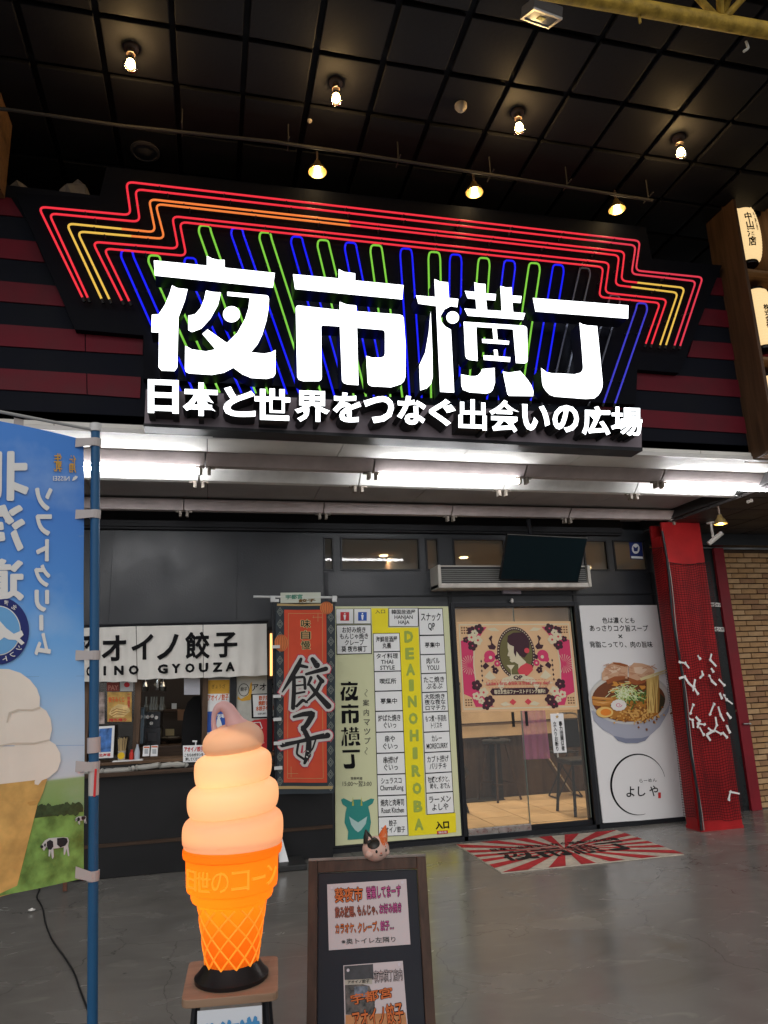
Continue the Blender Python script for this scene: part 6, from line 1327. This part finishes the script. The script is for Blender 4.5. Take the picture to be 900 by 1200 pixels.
def asl(name, s0, t0, s1, t1, m, off, th, par=ab): return MB().slab([apt(s0, t0, off), apt(s1, t0, off), apt(s1, t1, off), apt(s0, t1, off)], tuple(-nA*th)).build(name, m, par, bevel=.003)
w1 = wf/Lr; h1 = .045/.84
asl('frame_stile', 0, 0, w1, 1, FW, .012, .03); asl('frame_stile', 1-w1, 0, 1, 1, FW, .012, .03)
asl('frame_rail', w1+.001, 0, 1-w1-.001, h1, FW, .011, .028); asl('frame_rail', w1+.001, .90, 1-w1-.001, .95, FW, .011, .028)
asl('black_panel', w1+.002, h1+.002, 1-w1-.002, .898, mat('blackboard', (.010, .011, .018), .5, var=.2, vs=5), 0, .008)
MB().slab([T0+nA*.014, T1+nA*.014, T1-nA*.045, T0-nA*.045], (0, 0, .012)).build('top_cap', mat('lit_top_timber', (.22, .19, .17), .4, var=.2, vs=20), ab, bevel=.003)  # frame timber coloured paler here for the light falling on the top
back = -fwd*.23-np.array([0, 0, .81])
for s in (.03, .97): a = T0*(1-s)+T1*s-nA*.04; MB().tube([a, a+back], .016, 6).build('rear_leg', FW, ab)
AS = Plane(T0+nA*.002, nA)
PP1 = mat('laminated_pinkish_paper', (.52, .45, .46), .25, bump=.25, bs=12)
s1_ = thing('printed_sheet', 'upper landscape sheet with orange lettering pinned on the a-frame board', 'poster', tuple(AS.at(432, 1110))); q = zo([(205, 362), (645, 332), (668, 695), (215, 728)], *ZC)
MB().slab(AS.pts(q, .001), tuple(-nA*.001)).build('sheet', PP1, s1_)
def at2(par, s_, Q, col, k=0, bold=.02, out=True):
    if out: b = MB(); qtext(b, s_, AS, zo(Q, *ZC), .0022, bold=bold+.055); b.build('lettering_outline', INK, par)
    b = MB(); qtext(b, s_, AS, zo(shrink(Q, .012, .03) if out else Q, *ZC), .0034, bold=bold); b.build('lettering', col, par)
DOR = mat('deep_orange_ink', (.55, .13, .03), .5); PUR = mat('magenta_ink', (.42, .07, .22), .5); BRN = mat('rust_ink', (.30, .08, .05), .5)
at2(s1_, '葵夜市', [(244, 380), (404, 370), (406, 458), (246, 468)], DOR); at2(s1_, '営業してまーす', [(420, 372), (614, 358), (618, 434), (424, 448)], PUR)
at2(s1_, '飲み放題、', [(247, 484), (364, 478), (366, 544), (249, 552)], BRN); at2(s1_, 'もんじゃ、', [(371, 478), (486, 470), (488, 532), (373, 542)], BRN); at2(s1_, 'お好み焼き', [(493, 468), (618, 458), (620, 520), (495, 530)], PUR)
at2(s1_, 'カラオケ、', [(249, 580), (366, 572), (368, 632), (251, 640)], DOR); at2(s1_, 'クレープ、', [(374, 572), (492, 562), (494, 624), (376, 636)], DOR); at2(s1_, '餃子…', [(499, 562), (575, 556), (577, 616), (501, 624)], PUR)
at2(s1_, '※奥トイレ左隣り', [(284, 664), (584, 650), (586, 682), (286, 696)], mat('dark_grey_ink', (.05, .05, .05)), bold=.01, out=False)
s2_ = thing('printed_sheet', 'lower portrait sheet with a shop photo and orange lettering on the a-frame board', 'poster', tuple(AS.at(440, 1195))); q2 = [(295, 812), (625, 786), (662, 1260), (306, 1290)]
MB().slab(AS.pts(zo(q2, *ZC), .001), tuple(-nA*.001)).build('sheet', PP1, s2_)
def f2(name, polys, m, k): return flat(name, AS, [zo(p, *ZC) for p in polys], m, s2_, .001+.0009*k)
f2('dark_photo_area', [[(300, 816), (460, 804), (464, 890), (302, 892)]], mat('photo_dark_grey', (.05, .05, .055), .5, var=.3, vs=30), 1)
f2('sign_photo_area', [[(302, 893), (455, 884), (456, 915), (304, 920)]], mat('photo_cream', (.40, .36, .30), .5), 1)
f2('shop_photo_area', [[(304, 921), (400, 916), (440, 925), (470, 1000), (470, 1085), (308, 1085)]], mat('photo_mottled', (.09, .08, .075), .5, var=.9, vs=40), 1)
f2('ground_photo_area', [[(307, 1087), (640, 1072), (662, 1258), (306, 1288)]], mat('photo_orange_brown', (.46, .20, .08), .5, var=.2, vs=20), 1)
f2('window_photo_area', [[(355, 930), (430, 926), (432, 985), (358, 990)]], mat('photo_blue_grey', (.14, .16, .20), .5, var=.6, vs=60), 2)
b = MB(); qtext(b, 'アオイノ餃子', AS, zo([(318, 895), (440, 888), (440, 908), (320, 914)], *ZC), .0032, bold=.02); b.build('lettering', INK, s2_)
at2(s2_, '夜市横丁店内', [(462, 838), (622, 826), (626, 898), (466, 912)], mat('pale_rose_ink', (.40, .33, .33), .5), bold=.0)
at2(s2_, '宇都宮', [(330, 972), (566, 926), (572, 990), (338, 1036)], DOR); at2(s2_, 'アオイノ餃子', [(338, 1062), (622, 1004), (640, 1135), (350, 1170)], DOR)
for k, (x, y) in enumerate(((232, 382), (622, 352), (322, 838), (605, 806))):
    p = AS.at(*zo([(x, y)], *ZC)[0]); o = MB().tube([p, p+nA*.006], .006, 10).build('push_pin', mat('clear_pin', (.55, .5, .55), .2)); tag(o, 'clear push pin at the '+('top left', 'top right')[k % 2]+' corner of the '+('upper' if k < 2 else 'lower')+' printed sheet', 'push pin')
# calico cat figure peeking over the board
cq = (T0*(1-.565)+T1*.565); cc_ = np.array([cq[0], cq[1]+.0, .81+.015]); pc = Plane(cc_, -CF*np.array([1, 1, 0])); hc = pc.at(440.3, 994.5)
ct = thing('cat_figure', 'small glossy calico cat figure perched on top of the a-frame board', 'figure', tuple(cc_))
CW = mat('cream_pink_glaze', (.62, .42, .35), .25); CB = mat('black_glaze', (.02, .018, .015), .2); CO = mat('orange_glaze', (.62, .13, .03), .25)
r0 = .056
MB().ball(hc, r0, 24, 18, (1.06, .95, .92)).build('head', CW, ct, smooth=True)
MB().ball((cc_[0]+.005, cc_[1]+.035, .81+.035), .045, 16, 12, (1.1, .9, .9)).build('body', CW, ct, smooth=True)
rr_ = np.array([cos(.24), sin(.24), 0.0]); ff = np.array([sin(.24), -cos(.24), 0.0])
def hp(a, e, k=1.0): return hc+r0*k*(rr_*sin(a)*cos(e)*1.06+ff*cos(a)*cos(e)*.95+np.array([0, 0, 1])*sin(e)*.92)
def patch(name, cen, rad, m, k=1.015):
    a0_, e0_ = cen; b = MB(); rings = 6; n_ = 18; V = [hp(a0_, e0_, k)]; F_ = []
    for i in range(1, rings+1):
        for j in range(n_): th = 2*pi*j/n_; V.append(hp(a0_+rad[0]*i/rings*cos(th), e0_+rad[1]*i/rings*sin(th), k))
    for j in range(n_): F_.append((0, 1+j, 1+(j+1) % n_))
    for i in range(rings-1):
        for j in range(n_): F_.append((1+i*n_+j, 1+(i+1)*n_+j, 1+(i+1)*n_+(j+1) % n_, 1+i*n_+(j+1) % n_))
    b.add(V, F_); b.build(name, m, ct, smooth=True)
patch('black_patch', (-.62, .72), (.62, .55), CB); patch('orange_patch', (.72, .70), (.60, .62), CO)
for s_, m_, h_ in ((-1, CB, 1.0), (1, CO, 1.15)):
    base = hc+rr_*s_*.034+np.array([0, 0, .032]); tipp = hc+rr_*s_*(.052 if s_ > 0 else .046)+np.array([0, 0, .032+.050*h_])
    b = MB(); b.tube([base, base*.5+tipp*.5, tipp], [.024, .017, .003], 12); b.build('ear', m_, ct, smooth=True)
    b = MB(); b.tube([base*.8+tipp*.2+ff*.014, tipp*.8+base*.2+ff*.006], [.010, .002], 8); b.build('inner_ear', CW if s_ < 0 else mat('pale_orange_glaze', (.6, .25, .12), .3), ct, smooth=True)
for a_ in (-.36, .42): q = hp(a_, -.02, 1.0); MB().ball(q, .0052, 10, 8, (1, .6, 1.3)).build('eye', CB, ct, smooth=True)
q = hp(.0, -.18, 1.02); MB().ball(q, .004, 8, 6).build('nose', mat('rose_glaze', (.5, .15, .1), .3), ct)
MB().tube([hp(-.12, -.33, 1.01), hp(-.04, -.40, 1.01), hp(.0, -.33, 1.01), hp(.06, -.40, 1.01), hp(.13, -.33, 1.01)], .0013, 5).build('mouth', CB, ct)
for s_ in (-1, 1): q = cc_+rr_*s_*.040+ff*.030+np.array([0, 0, .014]); MB().ball(q, .017, 12, 8, (1, 1.1, .9)).build('paw', CW, ct, smooth=True)

# ================================================================ BLUE SOFT SERVE FLAG
E0 = YP(3.1).at(98, 515); E1 = YP(3.1).at(98, 1020)
az_ = radians(57.4); fd = np.array([-sin(az_), -cos(az_), 0.0]); upf = (E0-E1)/np.linalg.norm(E0-E1)
fn_ = np.cross(fd, upf); fn_ /= np.linalg.norm(fn_); fn_ = fn_ if fn_ @ (EYE-E0) > 0 else -fn_
FPn = Plane(E0, fn_); FH = float(np.linalg.norm(E0-E1)); FWd = .60
nb = thing('soft_serve_flag', 'tall blue ice cream banner seen from behind with mirrored lettering at left', 'banner', (float(E1[0])+.05, 3.12, 0))
def fwave(p):
    d_ = np.array(p)-E0; u_ = float(d_ @ fd); v_ = -float(d_ @ upf); return tuple(np.array(p)+fn_*(.008*sin(u_*9+v_*1.6)+.004*sin(v_*7+u_*3)-.002))
def ftop(u): return E0+fd*u-upf*(0.0*u)
def sky_cloth():
    m = bpy.data.materials.new('sky_and_meadow_print'); m.use_nodes = True; t = m.node_tree; p = t.nodes['Principled BSDF']; p.inputs['Roughness'].default_value = .42
    L = t.links.new; tc = t.nodes.new('ShaderNodeTexCoord'); sp = t.nodes.new('ShaderNodeSeparateXYZ'); L(tc.outputs['Object'], sp.inputs[0])
    r = t.nodes.new('ShaderNodeMapRange'); r.inputs[1].default_value = float(E1[2]); r.inputs[2].default_value = float(E0[2]); L(sp.outputs[2], r.inputs[0])
    cr = t.nodes.new('ShaderNodeValToRGB'); e = cr.color_ramp.elements
    e[0].position = 0; e[0].color = (.16, .30, .08, 1); e[1].position = 1; e[1].color = (.05, .22, .66, 1)
    for ps_, c_ in ((.150, (.20, .35, .11)), (.195, (.25, .38, .15)), (.20, (.56, .62, .68)), (.30, (.42, .57, .74)), (.42, (.22, .46, .80)), (.52, (.12, .37, .78)), (.62, (.07, .27, .70)), (.8, (.05, .21, .64))):
        x = e.new(ps_); x.color = (*c_, 1)
    n = t.nodes.new('ShaderNodeTexNoise'); n.inputs['Scale'].default_value = 3.2; n.inputs['Detail'].default_value = 5; L(tc.outputs['Object'], n.inputs['Vector'])
    L(r.outputs[0], cr.inputs[0]); mx = t.nodes.new('ShaderNodeMix'); mx.data_type = 'RGBA'; r2 = t.nodes.new('ShaderNodeMapRange'); r2.inputs[1].default_value = .55; r2.inputs[2].default_value = .85; r2.inputs[4].default_value = .45
    L(n.outputs[0], r2.inputs[0]); L(r2.outputs[0], mx.inputs[0]); L(cr.outputs[0], mx.inputs[6]); mx.inputs[7].default_value = (.5, .64, .8, 1); L(mx.outputs[2], p.inputs['Base Color']); return m
b = MB(); NX, NZ_ = 16, 44; G_ = [E0+fd*FWd*i/NX-upf*FH*j/NZ_ for j in range(NZ_+1) for i in range(NX+1)]
b.add(G_, [(j*(NX+1)+i, j*(NX+1)+i+1, (j+1)*(NX+1)+i+1, (j+1)*(NX+1)+i) for j in range(NZ_) for i in range(NX)]); b.build('flag_cloth', sky_cloth(), nb, True, fn=fwave)
ff_crease = MB()
for yy_ in (628, 707, 792, 873): ff_crease.poly(FPn.pts([(-60, yy_+1.5), (97.5, yy_), (97.5, yy_+.55), (-60, yy_+2.05)], .0015))
ff_crease.build('fold_crease', mat('crease_blue', (.20, .36, .62), .5), nb, fn=fwave)
F1, F2_ = (0, 480, 3.75), (0, 780, 3.75)
def clipL(L): return L
def ff_(name, polys, m, k, z=F2_): return flat(name, FPn, [zo(p, *z) for p in polys], m, nb, .002+.0014*k, fwave)
GRN = mat('meadow_print', (.17, .31, .075), .5, var=.45, vs=22)
ff_('meadow_print', [[(-330, 800), (-200, 700), (0, 680), (150, 665), (260, 650), (366, 640), (366, 935), (150, 985), (-330, 1075)]], GRN, 0)
rd = random.Random(9)
ff_('tree_line_print', [[(x+rd.uniform(-4, 4), y+rd.uniform(-4, 4)) for x, y in ell(cx_, 640-(cx_-160)*.06+rd.uniform(-10, 8), 16, 22, 9)] for cx_ in list(range(150, 356, 9))]+[[(150, 640), (364, 625), (364, 642), (150, 672)]], mat('dark_tree_print', (.045, .075, .03), .5, var=.5, vs=40), 1)
CRC = mat('ice_cream_print', (.78, .71, .62), .5, var=.05, vs=6); CSH = mat('ice_cream_seam_print', (.60, .52, .43), .5); CNE = mat('cone_print', (.62, .38, .12), .5, var=.2, vs=18); CND = mat('cone_line_print', (.54, .31, .09), .5)
ff_('cone_print', [[(208, 497), (190, 560), (168, 610), (72, 1000), (-330, 1100), (-330, 560)]], CNE, 2)
ff_('cone_line_print', [[(120-i*22, 640+i*62), (-20, 560+i*70), (-20, 566+i*70), (118-i*22, 646+i*62)] for i in range(5)]+[[(150-i*14, 650+i*62), (40-i*10, 740+i*60), (36-i*10, 735+i*60), (147-i*14, 645+i*62)] for i in range(4)]+[[(178, 592), (160, 614), (0, 628), (-200, 620), (-200, 612), (0, 618)]], CND, 3)
ff_('ice_cream_print', [[(-330, 300), (-250, 180), (-120, 60), (0, 14), (40, 15), (90, 32), (130, 62), (160, 100), (173, 140), (172, 180), (200, 198), (220, 235), (226, 280), (215, 330), (240, 345), (262, 385), (264, 420), (250, 462), (215, 492), (185, 505), (170, 525), (140, 518), (110, 530), (50, 540), (0, 545), (-330, 560)]], CRC, 4)
ff_('ice_cream_seam_print', [[(172, 180), (140, 192), (80, 190), (40, 205), (30, 250), (36, 250), (48, 210), (85, 197), (140, 199), (176, 188)], [(216, 330), (150, 346), (60, 345), (0, 356), (-200, 360), (-200, 354), (0, 350), (60, 338), (150, 338), (214, 324)]], CSH, 5)
WF = mat('white_flag_lettering', (.74, .73, .71), .5)
b = MB()
for s_, (x0, y0, x1, y1) in (('北', (33, 529, -27, 587)), ('海', (29.5, 591, -27, 646)), ('道', (28.5, 654, -27, 704))): ptext(b, s_, FPn, x0, y0, x1, y1, .006, bold=.036, res=3)
for s_, (x0, y0, x1, y1) in (('ソ', (60.5, 572, 40, 599)), ('フ', (60, 603, 41, 628)), ('ト', (57, 632, 42, 658)), ('ク', (59, 661.5, 40, 688)), ('リ', (57.5, 691, 40.5, 717)), ('ム', (59, 741.5, 40, 768))): ptext(b, s_, FPn, x0, y0, x1, y1, .006, bold=.050, res=3)
b.poly(FPn.pts([(50, 720.5), (46.5, 720.5), (45.8, 722), (45.8, 737), (46.5, 739), (50, 739), (50.6, 737), (50.6, 722)], .006))
b.build('mirrored_lettering', WF, nb, fn=fwave)
b = MB(); ptext(b, 'NISSEI', FPn, 80.5, 558.5, 61, 564, .006, bold=.01); b.poly(FPn.pts([(90.5, 559), (88, 557.8), (85, 560), (83.5, 564), (87, 563), (89.5, 561)], .006)); b.build('small_mirrored_lettering', WF, nb, fn=fwave)
b = MB(); ptext(b, '生\n乳', FPn, 71.5, 532, 62, 553.5, .006, bold=.03); ptext(b, '使\n用', FPn, 88.5, 534, 79.5, 554.5, .006, bold=.03); b.build('amber_mirrored_lettering', mat('amber_flag_print', (.60, .33, .06), .5), nb, fn=fwave)
NV = mat('navy_badge_print', (.02, .03, .16), .5); LBp = mat('light_blue_badge_print', (.15, .38, .68), .5)
ff_('badge_ring', [ell(-6, 970, 134, 150, 48)], NV, 3, F1); ff_('badge_rim', [ell(-6, 970, 98, 110, 44)], WF, 4, F1); ff_('badge_ground', [ell(-6, 970, 94, 106, 44)], LBp, 5, F1)
ff_('badge_island', [[(-60, 930), (-10, 900), (0, 925), (30, 960), (62, 985), (96, 970), (104, 990), (88, 1005), (108, 1025), (95, 1035), (70, 1012), (40, 1010), (20, 1000), (-20, 1030), (-70, 1020)]], WF, 6, F1)
b = MB()
for k, ch in enumerate('ソフトクリ'):
    a = radians(38+k*19); cx_, cy_ = -6+115*cos(a), 970+129*sin(a); e_ = 10; u_ = np.array([-cos(a-pi/2), -sin(a-pi/2)])*-1; t1 = np.array([sin(a), -cos(a)]); n1 = np.array([cos(a), sin(a)])
    Q = [np.array([cx_, cy_])+t1*sx*e_*-1*-1+n1*sy*e_*1.1 for sx, sy in ((1, -1), (-1, -1), (-1, 1), (1, 1))]
    qtext(b, ch, FPn, zo([tuple(p) for p in Q], *F1), .012, bold=.02)
for k, ch in enumerate('北海道'):
    a = radians(-52-k*20); cx_, cy_ = -6+115*cos(a), 970+129*sin(a); e_ = 10; t1 = np.array([sin(a), -cos(a)]); n1 = np.array([cos(a), sin(a)])
    Q = [np.array([cx_, cy_])+t1*sx*e_+n1*sy*e_*1.1 for sx, sy in ((-1, 1), (1, 1), (1, -1), (-1, -1))]
    qtext(b, ch, FPn, zo([tuple(p) for p in Q], *F1), .012, bold=.02)
b.build('badge_lettering', WF, nb, fn=fwave)
def cow(ox, oy, k, nm):
    T = lambda L: [(ox+x*k, oy+y*k) for x, y in L]
    ff_('cow_print', [T([(20, 20), (40, 8), (70, 5), (110, 2), (132, 4), (138, 18), (134, 45), (140, 95), (133, 97), (126, 60), (118, 90), (112, 90), (112, 52), (80, 58), (62, 60), (64, 100), (58, 112), (54, 104), (50, 70), (44, 100), (38, 98), (40, 62), (28, 50), (16, 72), (8, 60), (0, 50), (6, 40)])], mat('cow_white_print', (.55, .55, .54), .5), 4)
    ff_('cow_patch_print', [T([(30, 26), (46, 16), (60, 24), (62, 50), (50, 66), (36, 64), (30, 46)]), T([(80, 8), (112, 4), (128, 8), (132, 26), (120, 44), (96, 54), (80, 40)]), T([(-2, 46), (8, 42), (14, 52), (6, 60), (0, 56)]), T([(18, 36), (26, 34), (24, 50), (16, 48)])], mat('cow_black_print', (.02, .02, .025), .5), 5)
cow(182, 752, .88, 'a'); cow(328, 660, .36, 'b')
POLE = mat('blue_painted_pole', (.018, .085, .19), .35, var=.06, vs=6); SIL = mat('silver_grey_tape', (.42, .38, .37), .4)
p0 = YP(3.1).at(112, 499); p1 = YP(3.1).at(108.3, 1200); dvp = (p1-p0)/(p0[2]-p1[2]); foot = p0+dvp*(p0[2]-.03)
MB().tube([p0, foot], .0185, 14).build('pole', POLE, nb, smooth=True)
def onpole(y): q_ = YP(3.1).at(np.interp(y, [499, 1200], [112, 108.3]), y); return q_
MB().tube([onpole(497), onpole(506)], .024, 14).build('pole_cap', PW, nb, smooth=True)
for y0, y1, nm, m_, r_ in ((864, 882, 'pole_joint', mat('pinkish_plastic', (.45, .38, .37), .4), .025), (896, 932, 'pole_sticker', mat('white_sticker', (.5, .45, .44), .4), .0192)): MB().tube([onpole(y0), onpole(y1)], r_, 14).build(nm, m_, nb, smooth=True)
q = onpole(915); b = MB(); b.box(q[0]+.004, q[0]+.012, q[1]-.0215, q[1]-.016, q[2]-.055, q[2]+.045); b.build('sticker_print', REDI, nb)
for y in (519, 603, 768, 898, 1026):
    a = onpole(y); c = FPn.at(88.5, y if y != 1026 else 1022, .003)
    P = [a+np.array([0, -.024, .016]), c+np.array([0, -.004, .020]), c+np.array([0, -.004, -.020]), a+np.array([0, -.024, -.016])]
    MB().slab(P, (0, .003, 0)).tube([a+np.array([0, 0, .018]), a-np.array([0, 0, .018])], .0225, 14).build('fabric_tab', SIL, nb)
tb0 = p0+np.array([0, 0, -.02]); tl = E0+fd*FWd+upf*.03; MB().tube([tb0, tl], .007, 8).build('top_rod', mat('pale_rod', (.35, .35, .34), .4), nb)
for x in (22,): c = FPn.at(x, 503, .004); MB().slab([c+fd*-.018+upf*.045, c+fd*.018+upf*.045, c+fd*.018-upf*.04, c-fd*.018-upf*.04], tuple(-fn_*.004)).build('fabric_tab', SIL, nb)
MB().box(foot[0]-.2, foot[0]+.2, foot[1]-.2, foot[1]+.2, .002, .10).build('base_tank', mat('white_base_tank', (.5, .5, .5), .5), nb, bevel=.02)
# cord, easel behind the flag, scrap
cp = [ZP(.006).at(x, y) for x, y in ((30, 1036), (47.7, 1040), (42, 1051), (50, 1063), (53.3, 1082.7), (61, 1102), (76, 1122), (88, 1141), (94, 1161), (105, 1188), (112, 1215))]
o = MB().tube(fillet(cp, .12, 5), .005, 8).build('power_cord', RUBBER, smooth=True); tag(o, 'thin black power cord winding over the concrete below the blue banner', 'cord')
q = ZP(0).at(76, 1046); es_ = thing('wooden_easel', 'brown wooden easel foot showing just below the blue banner', 'easel', tuple(q))
REDW = wood('reddish_timber', (.09, .035, .022), (.17, .07, .045), .5, 2)
MB().tube([q+(0, 0, .01), q+(-.10, .25, 1.1)], .018, 6).build('leg', REDW, es_); MB().tube([q+(-.55, 0, .01), q+(-.45, .25, 1.1)], .018, 6).build('leg', REDW, es_); MB().tube([q+(-.28, .7, .01), q+(-.28, .27, 1.1)], .018, 6).build('leg', REDW, es_); MB().box(q[0]-.5, q[0]-.05, q[1]+.10, q[1]+.14, .45, .48).build('ledge', REDW, es_)
q = ZP(.003).at(37, 1069); crumpled('paper_scrap', 'tiny white paper scrap on the floor left of the black cord', 'litter', (q[0], q[1], .02), .015, (1.6, 1, .5), PAPER, 5)
